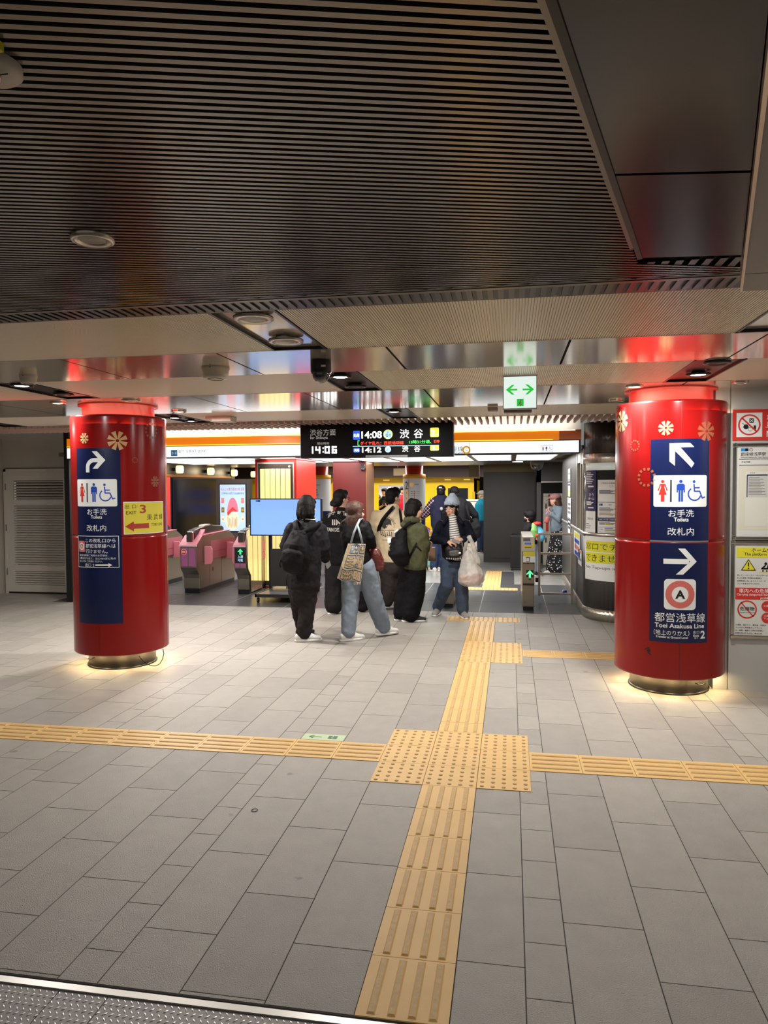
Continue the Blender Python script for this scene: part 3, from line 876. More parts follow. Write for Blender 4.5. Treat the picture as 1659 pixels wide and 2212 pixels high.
downlight(2.20, 1.93, 'unlit downlight in the metal ceiling right of the right pillar neck', False, False, .06)
downlight(-2.83, 2.95, 'lit downlight right of the left pillar neck, nearest of the group of three', True, False, .075, power=46)
downlight(-3.17, 3.55, 'lit downlight right of the left pillar neck, in the dark tray', True, True, .08, power=46)
downlight(-3.16, 3.95, 'lit amber downlight right of the left pillar neck, farthest of the group of three', True, True, .07, power=40)
downlight(-.715, -2.02, 'unlit dark-rimmed downlight in the black ribbed ceiling', False, False, .062, 2.402)

OFFW = mat('off_white_plastic', (206, 198, 180), .4)
def detector(x, y, r, h, label):
    t = empty('smoke_detector', (x, y, 2.45), label, 'smoke detector', 'ceiling smoke detectors')
    m = MB(); m.lathe([(r*1.06, 0), (r*1.06, -.012), (r, -.016), (r*.97, -h*.82), (r*.9, -h), (1e-4, -h)], (0, 0, 0), OFFW, 40); m.build('housing', t)
    m = MB(); m.ell((0, -r*1.05, -.008), (.004, .003, .004), BLACKP, 8, 6); m.build('indicator', t)
    m = MB(); m.lathe([(r*.6, -h-.004), (r*.6, -h+.002)], (0, 0, 0), GREYP, 24); m.build('vent_ring', t)
p = at(459, 790, .45)
detector(-1.41, .52, .085, .072, 'white drum smoke detector on the ceiling between the left pillar and the dome camera')
detector(-2.80, .57, .055, .055, 'small white smoke detector by the lit tray at far left')

t = empty('dome_camera', (-.665, .38, 2.45), 'black dome security camera under the metal ceiling', 'security camera')
m = MB(); m.lathe([(.062, 0), (.064, -.005), (.064, -.075), (.056, -.085)], (0, 0, 0), mat('camera_black', (20, 19, 20), .35), 36); m.build('housing', t)
m = MB(); m.lathe([(.055*math.cos(a), -.083-.058*math.sin(a)) for a in [PI/2*k/10 for k in range(10)]]+[(1e-4, -.141)], (0, 0, 0), mat('smoked_dome', (30, 30, 34), .06, spec=.9, coat=1), 32); m.build('dome', t)
m = MB(); m.box((.018, -.066, -.05), (.045, -.058, -.04), WHITE); m.build('maker_label', t)

# white disc sensor top-left and its yellow tag
q = at(0, 160, -2.75)
dc = Vector(zp(-22, 158, 2.385)+(2.385,))
t = empty('ceiling_sensor', (dc.x, dc.y, 2.40), 'cream disc sensor with small metal nozzle cut by the left picture edge', 'sensor')
m = MB(); m.lathe([(.052, 0), (.052, -.012), (.046, -.017), (1e-4, -.019)], (0, 0, 0), OFFW, 40); m.build('disc', t)
m = MB(); m.lathe([(.010, -.018), (.008, -.032), (1e-4, -.034)], (0.01, 0, 0), CHROME, 16); m.tube([(.02, .0, -.02), (.028, -.004, -.022), (.036, -.002, -.021)], .0012, BLACKP, 5); m.build('nozzle', t)
tp = zp(-4, 104, 2.39)
m = MB(); m.box((tp[0]-.02, tp[1]-.004, 2.386), (tp[0]+.006, tp[1]+.006, 2.400), YELP)
tag(wbuild(m, 'yellow_tag'), 'yellow tag on the black ribbed ceiling above the disc sensor', 'tag')

# exit sign
GRN = mat('exit_green', (40, 190, 60), .5, emit=.9)
t = empty('exit_sign', (.55, 1.25, 2.21), 'lit white exit sign with green double arrow hanging from the ceiling', 'exit sign')
m = MB(); m.box((-.118, -.016, 0), (.118, .02, .236), mat('sign_case', (188, 186, 180), .4)); m.build('case', t)
m = MB(); m.box((-.112, -.018, .008), (.112, -.0158, .228), mat('exit_face', (226, 244, 240), .4, emit=.9)); m.build('lit_face', t)
sh = Sheet(planemap((.55, 1.2318, 2.21), (1, 0, 0), (0, 0, 1)))
for s_ in (-1, 1):
    sh.rect(min(s_*.018, s_*.075), .131, max(s_*.018, s_*.075), .143, GRN, 1)
    pp = [(s_*.098, .137), (s_*.055, .172), (s_*.036, .172), (s_*.074, .137), (s_*.036, .102), (s_*.055, .102)]
    sh.poly(pp if s_ > 0 else pp[::-1], GRN, 1)
sh.rect(-.022, .02, .026, .072, GRN, 1)
sh.disc(.006, .061, .005, WHITE, 2); sh.stroke([(.004, .055), (-.001, .042), (.008, .034), (.004, .024)], .006, WHITE, 2); sh.stroke([(-.001, .042), (-.01, .03)], .006, WHITE, 2); sh.stroke([(-.01, .05), (.014, .046)], .004, WHITE, 2)
sh.build('arrow', t)
# grey equipment boxes on the ceiling behind it
t = empty('ceiling_device', (.45, 3.35, 2.45), 'grey bracketed device on the ceiling just below the exit sign', 'ceiling device')
m = MB(); m.box((-.19, -.05, -.035), (-.09, .05, 0), GBEAM); m.build('junction_box', t, bevel=.004)
m = MB(); m.box((-.03, -.06, -.055), (.24, .05, -.03), mat('device_grey', (96, 88, 78), .5)); m.build('body', t, bevel=.004)
m = MB()
for xx in (.03, .19): m.tube([(xx-.02, 0, 0), (xx-.01, 0, -.02), (xx+.015, 0, -.028)], .006, STEEL)
m.build('bracket', t)
t = empty('junction_box', (-2.62, 3.62, 2.45), 'beige junction box on the ceiling right of the left pillar', 'junction box')
m = MB(); m.box((-.11, -.09, -.06), (.11, .09, 0), OFFW); m.build('lid', t, bevel=.005)
m = MB(); m.box((-.20, -.05, -.03), (-.11, .05, 0), OFFW); m.build('conduit_box', t, bevel=.004)

# departure display
t = empty('departure_display', (-1.11, 4.6, 2.02), 'black hanging departure display with two train times and a clock', 'departure display')
m = MB(); m.box((-2.045, 4.6, 2.022), (-.175, 4.74, 2.452), mat('display_case', (20, 20, 22), .35)); wbuild(m, 'case', t, bevel=.006)
m = MB(); m.box((-2.035, 4.596, 2.03), (-.185, 4.6, 2.445), mat('display_glass', (8, 8, 9), .5, spec=.1)); wbuild(m, 'glass', t)
def de(u, v):   # coordinates of the zoomed display crop -> metres on the face
    return (-2.04+(u-38)/(1610-38)*1.86, 2.456-(v-52)/(404-52)*.434)
LW = mat('led_white', (255, 255, 255), .5, emit=2.2); LB = mat('led_blue', (40, 90, 220), .5, emit=1.0); LR = mat('led_red', (255, 60, 30), .5, emit=1.8)
LG = mat('led_green', (60, 240, 90), .5, emit=1.6); LY = mat('led_lime', (214, 214, 60), .5, emit=1.0); LGY = mat('led_grey', (150, 150, 146), .5, emit=.55); LC = mat('led_sky', (170, 214, 246), .5, emit=1.0)
sh = Sheet(planemap((0, 4.596, 0), (1, 0, 0), (0, 0, 1)), None, .001, .0008)
kx = 1.86/1572; kz = .434/352
def dt(s_, u, v, w, h, m, bold=.0, l=2):
    p = de(u, v); sh.text(s_, p[0], p[1], h*kz, m, l, w*kx, 'C', bold)
def dr_(u0, v0, u1, v1, m, l=1, r=0):
    a = de(u0, v1); b = de(u1, v0); sh.rect(a[0], a[1], b[0], b[1], m, l, r)
dt('渋谷方面', 275, 152, 270, 62, LGY, .01); dt('for Shibuya', 234, 206, 186, 38, LGY, .005); dt('現在時刻', 277, 261, 128, 24, LGY)
dr_(593, 143, 664, 230, LB, 1, .012); dt('先発', 628, 187, 62, 34, LW, .03)
dt('14:08', 785, 184, 210, 70, LW, .02)
p = de(953, 182); sh.disc(p[0], p[1], 44*kz, LC, 1); sh.ring(p[0], p[1], 40*kz, 46*kz, LY, 2); dt('G', 952, 158, 16, 20, NAVY, 0, 3); dt('01', 953, 192, 46, 34, NAVY, 0, 3)
dt('渋', 1120, 180, 94, 88, LW, .012); dt('谷', 1262, 180, 92, 88, LW, .012)
dr_(1380, 126, 1468, 216, LY, 1, .014); dt('2', 1408, 172, 38, 58, LW, .03); dr_(1432, 188, 1462, 196, LC, 2)
dt('ダイヤ乱れ：西武池袋線', 890, 265, 446, 34, LR, .01); dr_(640, 238, 646, 286, LG, 2); dr_(646, 238, 660, 243, LG, 2); dr_(646, 281, 660, 286, LG, 2)
dt('13時31分頃、', 1280, 260, 224, 34, LG, .01); dt('石神', 1444, 258, 58, 30, LR, .01)
dr_(588, 292, 1470, 297, LC, 1)
dr_(593, 310, 664, 354, LB, 1, .018); dt('次発', 629, 332, 52, 26, LW, .03); dt('14:12', 785, 331, 200, 52, LW, .02)
p = de(952, 327); sh.disc(p[0], p[1], 30*kz, LC, 1); dt('01', 952, 334, 32, 20, NAVY, 0, 3); dt('G', 952, 314, 12, 12, NAVY, 0, 3)
dt('渋', 1128, 325, 62, 58, LW, .012); dt('谷', 1250, 325, 62, 58, LW, .012); dr_(1380, 296, 1468, 346, LY, 1, .014); dt('1', 1412, 322, 18, 36, LW, .03); dr_(1432, 330, 1460, 337, LC, 2)
dr_(722, 384, 1152, 404, mat('caption_grey', (120, 120, 118), .5, emit=.3), 1); dt('電車の到着時刻は遅れることがありますのでご了承ください', 937, 394, 410, 12, BLACKP)
sh.build('led_lettering', t)
SEG = {'0': 'abcdef', '1': 'bc', '4': 'bcfg', '6': 'acdefg'}
sh = Sheet(planemap((0, 4.596, 0), (1, 0, 0), (0, 0, 1)), None, .001, .0008)
for ch, u in (('1', 148), ('4', 222), ('0', 320), ('6', 396)):
    w_, h_, th = 52, 70, 15
    R_ = {'a': (-w_/2, -h_/2, w_/2, -h_/2+th), 'd': (-w_/2, h_/2-th, w_/2, h_/2), 'g': (-w_/2, -th/2, w_/2, th/2), 'b': (w_/2-th, -h_/2, w_/2, 0), 'c': (w_/2-th, 0, w_/2, h_/2), 'f': (-w_/2, -h_/2, -w_/2+th, 0), 'e': (-w_/2, 0, -w_/2+th, h_/2)}
    for q in SEG[ch]:
        a, b, c_, d_ = R_[q]; dr_(u+a, 324+b, u+c_, 324+d_, LW)
dr_(272, 300, 284, 314, LW); dr_(272, 336, 284, 350, LW)
sh.build('clock', t)

# ================================================================== LIT FASCIA OVER THE GATES
t = empty('line_colour_band', (-2.2, 5.7, 2.26), 'glowing orange line-colour band running above the gates', 'lit band')
m = MB(); OB = mat('orange_band', (244, 132, 20), .3, emit=.55, ecol=(250, 140, 20))
m.box((-5.85, 5.62, 2.262), (1.10, 5.735, 2.385), OB); m.box((1.10, 5.62, 2.262), (1.375, 5.735, 2.385), mat('orange_band_dull', (206, 120, 70), .3, .4)); wbuild(m, 'band', t)
m = MB(); m.box((-5.85, 5.614, 2.262), (1.02, 5.622, 2.272), mat('amber_line', (255, 220, 60), .4, emit=1.3)); wbuild(m, 'bright_edge', t)
m = MB(); m.box((-5.85, 5.61, 2.385), (1.375, 5.62, 2.389), mat('band_edge', (150, 86, 20), .4)); wbuild(m, 'upper_lip', t)
t = empty('lightbox_sign', (-2.2, 5.7, 2.09), 'long white lightbox sign under the orange band', 'lightbox sign')
m = MB(); m.box((-5.85, 5.63, 2.085), (1.36, 5.735, 2.256), mat('box_case', (40, 40, 42), .5)); wbuild(m, 'case', t)
m = MB(); m.box((-5.85, 5.622, 2.102), (1.345, 5.63, 2.25), mat('lit_white', (236, 246, 252), .3, emit=1.2)); wbuild(m, 'lit_face', t)
sh = Sheet(planemap((0, 5.622, 0), (1, 0, 0), (0, 0, 1)), None, .001, .0006)
def fpx(px, py):
    p = at(px, py, 5.622); return (p.x, p.z)
a = fpx(369.5, 985.5); b = fpx(383, 972); sh.rect(a[0], a[1], b[0], b[1], CYB, 1)
c_ = ((a[0]+b[0])/2, (a[1]+b[1])/2); w_ = b[0]-a[0]
for s_ in (-1, 1):
    sh.stroke([(c_[0]+s_*w_*.08, c_[1]), (c_[0]+s_*w_*.3, c_[1]+w_*.2), (c_[0]+s_*w_*.3, c_[1]-w_*.22), (c_[0]+s_*w_*.08, c_[1])], w_*.1, WHITE, 2)
a = fpx(385, 975.5); sh.text('雷門 浅草寺方面改札', a[0], a[1], .042, GREYP, 1, .43, 'L', bold=.01)
a = fpx(385, 981.3); sh.text('Kaminarimon, Sensoji District Gate', a[0], a[1], .020, GREYP, 1, .43, 'L')
a = fpx(385, 985.6); sh.text('雷门 浅草寺方向检票口  카미나리몬·센소지 방면 개찰구', a[0], a[1], .014, GREYP, 1, .48, 'L')
a = fpx(1000, 969.5); sh.text('銀座線', a[0], a[1], .07, GREYP, 1, None, 'R'); a = fpx(1000, 977); sh.text('Ginza Line', a[0], a[1], .03, GREYP, 1, None, 'R')
a = fpx(1007.5, 972); sh.ring(a[0], a[1], .032, .054, mat('ring_orange', (244, 176, 40), .4, emit=.5), 1); sh.text('G', a[0], a[1], .03, BLACKP, 1)
a = fpx(1168, 976.3); b = fpx(1195, 962); sh.frame(a[0], a[1], b[0], b[1], .003, GREYP, 1); cz_ = (a[1]+b[1])/2
sh.woman(a[0]+.03, cz_, .06, REDP, 1); sh.rect(a[0]+.048, cz_-.03, a[0]+.05, cz_+.03, GREYP, 1); sh.man(a[0]+.072, cz_, .06, BLUEP, 1); sh.wheelchair(a[0]+.118, cz_, .065, BLUEP, 1)
for px in (508, 1014):
    a = fpx(px, 975); sh.rect(a[0]-.002, 2.102, a[0]+.002, 2.25, GREYP, 1)
sh.build('lettering', t)
# fluorescent troffers in the gate hall ceiling
TROF = mat('troffer_glow', (246, 250, 255), .5, emit=3.2)
for i in range(7):
    x = -3.2+.68*i
    t = empty('troffer', (x, 8.4, 2.14), 'white fluorescent troffer over the gates, %s' % ('leftmost of the row', 'second from the left', 'third from the left', 'fourth from the left', 'third from the right', 'second from the right', 'nearest the office window')[i], 'ceiling light', 'fluorescent troffers over the gates')
    m = MB()
    for j in range(3): m.box((x-.30+.2*j, 7.24, 2.142), (x-.30+.2*j+.19, 9.58, 2.152), TROF)
    wbuild(m, 'diffuser', t)
    m = MB(); m.box((x-.305, 7.21, 2.15), (x+.305, 9.61, 2.17), RINGW); wbuild(m, 'pan', t)
t = empty('troffer', (-4.9, 8.4, 2.14), 'wide fluorescent light over the left gates', 'ceiling light', 'fluorescent troffers over the gates')
m = MB()
for j in range(4): m.box((-5.7+.42*j, 6.5, 2.130), (-5.7+.42*j+.36, 9.58, 2.139), TROF)
wbuild(m, 'diffuser', t)
# ================================================================== PAVING FOR THE BLIND, THRESHOLD
TAC = mat('tactile_yellow', (216, 174, 106), .5, vary=.06, vscale=5, bump=.15, bscale=300)
TACW = mat('tactile_worn', (190, 156, 104), .6, vary=.14, vscale=60)
def tactile(label, x0, y0, nx_, ny_, kind, along='Y', cut=None, bars='flat'):
    """nx by ny blocks of 30 cm; kind bar or dot"""
    t = empty('tactile_paving', (x0+.15, y0+.15, 0), label, 'tactile paving')
    m = MB(); mb = MB()
    for i in range(nx_):
        for j in range(ny_):
            a, b = x0+.3*i, y0+.3*j
            w, h = .3, .3
            if cut and along == 'Y' and j == ny_-1: h = cut
            if cut and along == 'X' and i == nx_-1: w = cut
            m.box((a+.0015, b+.0015, -.001), (a+w-.0015, b+h-.0015, .0035), TAC)
            if kind == 'dot':
                for p in range(5):
                    for q in range(5):
                        mb.lathe([(.0125, .0035), (.0105, .007), (.006, .0085), (1e-4, .0088)], (a+.03+.06*p, b+.03+.06*q, 0), TACW, 10)
            else:
                for k in range(4):
                    c = .051+.066*k
                    for (lo, z0, z1, mm) in ((0, .0035, .0085, TACW),):
                        if along == 'Y': r0, r1 = (a+c-.014, b+.012), (a+c+.014, b+h-.012); s0, s1 = (a+c-.009, b+.018), (a+c+.009, b+h-.018)
                        else: r0, r1 = (a+.012, b+c-.014), (a+w-.012, b+c+.014); s0, s1 = (a+.018, b+c-.009), (a+w-.018, b+c+.009)
                        v = [(r0[0], r0[1], z0), (r1[0], r0[1], z0), (r1[0], r1[1], z0), (r0[0], r1[1], z0), (s0[0], s0[1], z1), (s1[0], s0[1], z1), (s1[0], s1[1], z1), (s0[0], s1[1], z1)]
                        mb.add(v, [(0,1,5,4), (1,2,6,5), (2,3,7,6), (3,0,4,7)], TAC); mb.add(v[4:], [(0,1,2,3)], mm)
    wbuild(m, 'block_slab', t); q = wbuild(mb, 'raised_dots' if kind == 'dot' else 'raised_bars', t)
    if kind == 'dot': tag(q, kind='stuff')
    return t
tactile('yellow bar paving strip nearest the camera, leading up to the dotted square', 0, -1.5, 1, 5, 'bar')
t = tactile('short cut yellow bar block at the bottom of the picture by the steel threshold', 0, -1.8, 1, 1, 'bar')
tactile('yellow dotted warning square where the strips cross', -.3, 0, 3, 3, 'dot')
tactile('yellow bar strip running left from the dotted square to the picture edge', -6.3, .3, 20, 1, 'bar', 'X')
tactile('yellow bar strip running right from the dotted square to the picture edge', .6, .3, 12, 1, 'bar', 'X')
tactile('short cut yellow block just beyond the dotted square', 0, .9, 1, 1, 'bar', 'Y', .2)
tactile('yellow bar strip between the dotted square and the smaller dotted patch', 0, 1.1023, 1, 6, 'bar')
tactile('smaller yellow dotted patch halfway to the gates', 0, 2.9023, 2, 3, 'dot')
tactile('narrow yellow bar strip running right from the smaller dotted patch to the right pillar', .605, 3.19, 4, 1, 'bar', 'X')
tactile('farthest yellow bar strip on the pale floor, up to the last dotted row', 0, 3.8023, 1, 4, 'bar')
tactile('last yellow dotted row before the dark gate floor', -.3, 5.0023, 3, 1, 'dot')
tactile('wide yellow paving beyond the gates by the person carrying a plastic bag', .02, 8.05, 1, 8, 'bar')
tactile('yellow dotted row across the dark floor behind the gates', -.3, 7.74, 3, 1, 'dot')

# steel threshold with raised treads
PLATE = mat('tread_plate', (120, 117, 114), .5, .6, bump=.1, bscale=160, vary=.1, vscale=12)
t = empty('threshold_plate', (-.5, -1.93, 0), 'steel diamond tread threshold plate at the bottom left', 'threshold')
m = MB()
for (a, b) in ((-4.4, -2.4), (-2.396, -.995), (-.992, -.818), (-.815, 1.0), (1.004, 3.5)):
    m.box((a, -2.035, -.02), (b, -1.84, -.004), PLATE)
wbuild(m, 'plate', t)
m = MB(); m.box((-4.4, -1.84, -.02), (3.5, -1.812, .001), mat('edge_steel', (176, 173, 168), .35, .8)); m.box((-4.4, -2.06, -.02), (3.5, -2.035, .001), mat('edge_steel', (206, 202, 196))); wbuild(m, 'edge_strip', t)
m = MB(); TREAD = mat('tread_pale', (222, 220, 216), .3, .7)  # treads coloured paler than the plate
for i in range(-56, 40):
    for j in range(9):
        x = .0235*i+(.01175 if j % 2 else 0); y = -2.024+.0212*j
        s_ = 1 if j % 2 else -1
        dx_, dy_ = .0105*.6, .0105*.8*s_
        px_, py_ = -dy_*.30, dx_*.30
        z = -.0038
        m.add([(x-dx_, y-dy_, z), (x+px_, y+py_, z), (x+dx_, y+dy_, z), (x-px_, y-py_, z), (x-dx_*.4, y-dy_*.4, z+.0022), (x+dx_*.4, y+dy_*.4, z+.0022)], [(0,3,4), (0,4,1), (1,4,5), (3,5,4), (1,5,2), (3,2,5)], TREAD, True)
o = wbuild(m, 'raised_treads', t); tag(o, kind='stuff')
# floor exit sticker, a thin dark rubber loop
t = empty('floor_exit_marker', (-.75, .67, 0), 'small pale green exit marker flat on the floor by the left yellow strip', 'floor sign')
PG = mat('pale_green_print', (190, 208, 168), .4); DG = mat('dark_green_print', (70, 110, 80), .5)
sh = Sheet(planemap((-.885, .612, 0), (1, 0, 0), (0, 1, 0)), None, .0012)
sh.mb.box((-.885, .612, -.001), (-.60, .722, .001), PG)
sh.build('plate', t)
sh = Sheet(planemap((-.885, .612, .001), (1, 0, 0), (0, 1, 0)), None, .0008)
sh.rect(.06, .052, .13, .060, DG, 0); sh.poly([(.04, .056), (.07, .085), (.08, .08), (.055, .056), (.08, .032), (.07, .027)], DG, 0); sh.rect(.175, .03, .235, .085, DG, 0); sh.disc(.205, .072, .006, PG, 1); sh.stroke([(.203, .062), (.197, .048), (.21, .04)], .008, PG, 1)
sh.build('arrow_print', t)
p = zp(550, 1751, 0)
m = MB(); m.tube([(p[0]+.016*math.cos(2*PI*k/20), p[1]+.016*math.sin(2*PI*k/20), .0025) for k in range(21)], .0016, BLACKP, 5)
tag(wbuild(m, 'rubber_band'), 'thin dark ring lying on the floor tiles at the left', 'ring')

# ================================================================== LOUVRED DOOR AT FAR LEFT
IV = mat('ivory_paint', (196, 190, 178), .45)
t = empty('door_1', (-6.9, 6.40, 0)); tag(t, kind='structure')
m = MB(); y0 = 6.372
for (x0, x1, z0, z1) in ((-7.42, -7.30, .03, 1.94), (-6.42, -6.36, .03, 1.94), (-7.30, -6.42, 1.80, 1.94), (-7.30, -6.42, 1.40, 1.50), (-7.30, -6.42, .36, .46), (-7.30, -6.42, .03, .14)):
    m.box((x0, y0, z0), (x1, 6.40, z1), IV)
m.box((-7.46, 6.365, 0), (-7.42, 6.42, 1.98), IV); m.box((-6.36, 6.365, 0), (-6.33, 6.42, 1.98), IV); m.box((-7.46, 6.365, 1.94), (-6.33, 6.42, 1.98), IV)
wbuild(m, 'door_leaf', t)
m = MB(); m.box((-7.3, 6.45, .1), (-6.42, 6.47, 1.85), VOID); m.box((-7.42, 6.39, 0), (-6.36, 6.45, .03), BLACKM); wbuild(m, 'door_backing', t)
m = MB()
for (z0, z1, n) in ((1.50, 1.80, 7), (.46, 1.40, 24), (.14, .36, 6)):
    for k in range(n):
        z = z0+(z1-z0)*(k+.5)/n; h = (z1-z0)/n*(.26 if n == 7 else .34)
        v = [(-7.30, 6.376, z-h), (-6.42, 6.376, z-h), (-6.42, 6.41, z+h), (-7.30, 6.41, z+h)]
        m.add(v+[(p[0], p[1], p[2]+.008) for p in v], [(0,1,2,3), (7,6,5,4), (0,4,5,1), (2,6,7,3)], IV)
wbuild(m, 'louvre', t)
m = MB()
for z in (.35, 1.05, 1.7): m.tube([(-7.425, 6.362, z-.05), (-7.425, 6.362, z+.05)], .009, GREYP)
wbuild(m, 'hinge', t)

# ================================================================== TICKET GATES
PINK = mat('gate_pink', (232, 138, 152), .4); PINKD = mat('gate_rose', (196, 112, 124), .42); MAG = mat('gate_purple', (160, 92, 138), .4)
GST = mat('gate_steel', (150, 142, 130), .3, .9, bump=.02, bscale=60)
HOOD = mat('gate_hood', (22, 20, 20), .18)
def gate(x0, x1, yf, L, label, sign, hood=True, flapL=True, flapR=True):
    """x0..x1 width, yf front of the upper body, L length"""
    t = empty('ticket_gate', ((x0+x1)/2, yf+.2, 0), label, 'ticket gate', 'ticket gates at the left')
    yb = yf+L
    m = MB()
    prof = [(yf+.12, .07), (yf+.12, .24), (yf+.10, .30), (yf+.02, .38), (yf, .42), (yf, .76), (yf+.06, .80), (yf+.22, .90), (yb-.35, .92), (yb-.10, .80), (yb-.05, .42), (yb-.05, .38), (yb-.12, .26), (yb-.12, .07)]
    m.prism(prof, 0, x0+.012, x1-.012, GST); wbuild(m, 'body', t, bevel=.008)
    m = MB(); m.prism([(yf+.13, 0), (yf+.13, .07), (yb-.13, .07), (yb-.13, 0)], 0, x0+.02, x1-.02, BLACKM); wbuild(m, 'kick_plate', t)
    m = MB()     # pink top with a raised lip
    m.prism([(yf-.012, .765), (yf+.06, .805), (yf+.22, .905), (yb-.35, .925), (yb-.35, .935), (yf+.21, .918), (yf+.05, .818), (yf-.012, .775)], 0, x0, x1, PINK); wbuild(m, 'top_panel', t)
    m = MB(); m.box((x0-.003, yf-.018, .752), (x1+.003, yf+.01, .768), mat('gate_lip', (224, 214, 214), .35)); wbuild(m, 'front_lip', t, bevel=.004)
    m = MB(); xm = (x0+x1)/2
    m.box((x0+.03, yf-.004, .44), (xm-.008, yf+.002, .73), MAG); m.box((xm+.008, yf-.004, .44), (x1-.03, yf+.002, .73), MAG); wbuild(m, 'front_panel', t)
    m = MB(); m.box((x1-.014, yf+.55, .62), (x1-.006, yb-.14, .80), PINKD); m.box((x1-.014, yf+.55, .50), (x1-.006, yb-.14, .61), PINKD); wbuild(m, 'side_panel', t)
    m = MB()
    for yy in (yf+.5, yf+1.0): m.box((x1-.014, yy, .08), (x1-.0105, yy+.003, .50), BLACKM)
    m.box((x1-.014, yf+.62, .30), (x1-.0105, yf+.65, .36), BLACKP)
    m.box((x1-.014, yf+.15, .49), (x1-.0105, yb-.1, .493), BLACKM)
    wbuild(m, 'panel_joint', t)
    if hood:
        m = MB(); pr_ = [(yf+.10, .82), (yf+.10, .97), (yf+.14, 1.0), (yf+.35, 1.03), (yf+.8, 1.05), (yf+1.22, 1.02), (yf+1.30, .98), (yf+1.30, .90), (yf+1.2, .92), (yf+.3, .92)]
        m.prism(pr_, 0, xm-.06, xm+.06, HOOD); wbuild(m, 'hood', t, bevel=.012)
        m = MB(); m.box((xm-.055, yf+.05, .79), (xm+.055, yf+.11, .98), CHROME); wbuild(m, 'hood_post', t, bevel=.015)
        m = MB(); m.prism([(yf+.5, 1.035), (yf+.52, 1.062), (yf+.74, 1.068), (yf+.78, 1.045)], 0, xm-.05, xm+.05, OFFW); wbuild(m, 'sensor_pod', t, bevel=.006)
        m = MB(); m.prism([(yf+.17, .875), (yf+.30, .925), (yf+.36, 1.0), (yf+.33, 1.0)], 0, xm+.02, x1-.01, PINK); wbuild(m, 'card_reader', t, bevel=.004)
    for (ok, xx, s_) in ((flapL, x0, -1), (flapR, x1, 1)):
        if ok:
            m = MB(); m.prism([(0, .44), (.11*s_, .45), (.135*s_, .50), (.135*s_, .68), (.11*s_, .73), (0, .735)][::s_], 1, yf+.28, yf+.31, PINK)
            m.v = [(xx+v[0], v[1], v[2]) for v in m.v]; wbuild(m, 'flap', t, bevel=.006)
            m = MB(); m.prism([(0, .44), (.11*s_, .45), (.135*s_, .50), (.135*s_, .68), (.11*s_, .73), (0, .735)][::s_], 1, yf+1.22, yf+1.25, PINK)
            m.v = [(xx+v[0], v[1], v[2]) for v in m.v]; wbuild(m, 'flap', t, bevel=.006)
    sh = Sheet(planemap((0, yf-.004, 0), (1, 0, 0), (0, 0, 1)), None, .001)
    if sign == 'no':
        u = x0+.075; sh.disc(u, .665, .046, WHITE, 1); sh.disc(u, .665, .041, REDP, 2); sh.rect(u-.028, .657, u+.028, .673, WHITE, 3)
        sh.build('no_entry_symbol', t)
    elif sign == 'in':
        sh.rect(x0+.025, .50, x1-.02, .735, BLACKP, 1)
        GA = mat('arrow_green', (60, 214, 130), .5, emit=1.2)
        u = (x0+x1)/2+.005; sh.poly([(u, .725), (u-.045, .675), (u-.015, .68), (u-.015, .635), (u+.015, .635), (u+.015, .68), (u+.045, .675)], GA, 2)
        sh.text('入場', u, .602, .045, LC, 2, .085, bold=.01); sh.text('可能', u, .548, .045, LC, 2, .085, bold=.01)
        sh.build('entry_symbol', t)
    return t
gate(-4.63, -4.34, 6.66, 1.72, 'pink and steel ticket gate with red no-entry disc, facing front', 'no')
gate(-5.62, -5.33, 6.66, 1.72, 'pink ticket gate half hidden behind the left pillar', 'none')
gate(-3.74, -3.52, 6.66, 1.72, 'pink ticket gate with lit green arrow beside the glass panel', 'in', flapR=False)
t = empty('glass_screen', (-3.50, 7.0, 0), 'curved clear screen glowing yellow at the right side of the last pink gate', 'screen')
m = MB(); m.prism([(6.62, .62), (6.62, 1.0), (6.66, 1.02), (7.28, 1.02), (7.28, .04), (6.80, .04), (6.78, .30), (6.66, .42)], 0, -3.512, -3.500, mat('clear_acrylic', (240, 214, 170), .04, trans=.85, ior=1.3)); wbuild(m, 'pane', t)
m = MB(); m.tube([(-3.506, 6.612, .62), (-3.506, 6.612, 1.0), (-3.506, 6.65, 1.03), (-3.506, 7.28, 1.03), (-3.506, 7.28, .02)], .012, STEEL)
for z in (.45, .72): m.tube([(-3.506, 6.66, z), (-3.506, 7.28, z)], .004, STEEL)
wbuild(m, 'edge_rail', t)

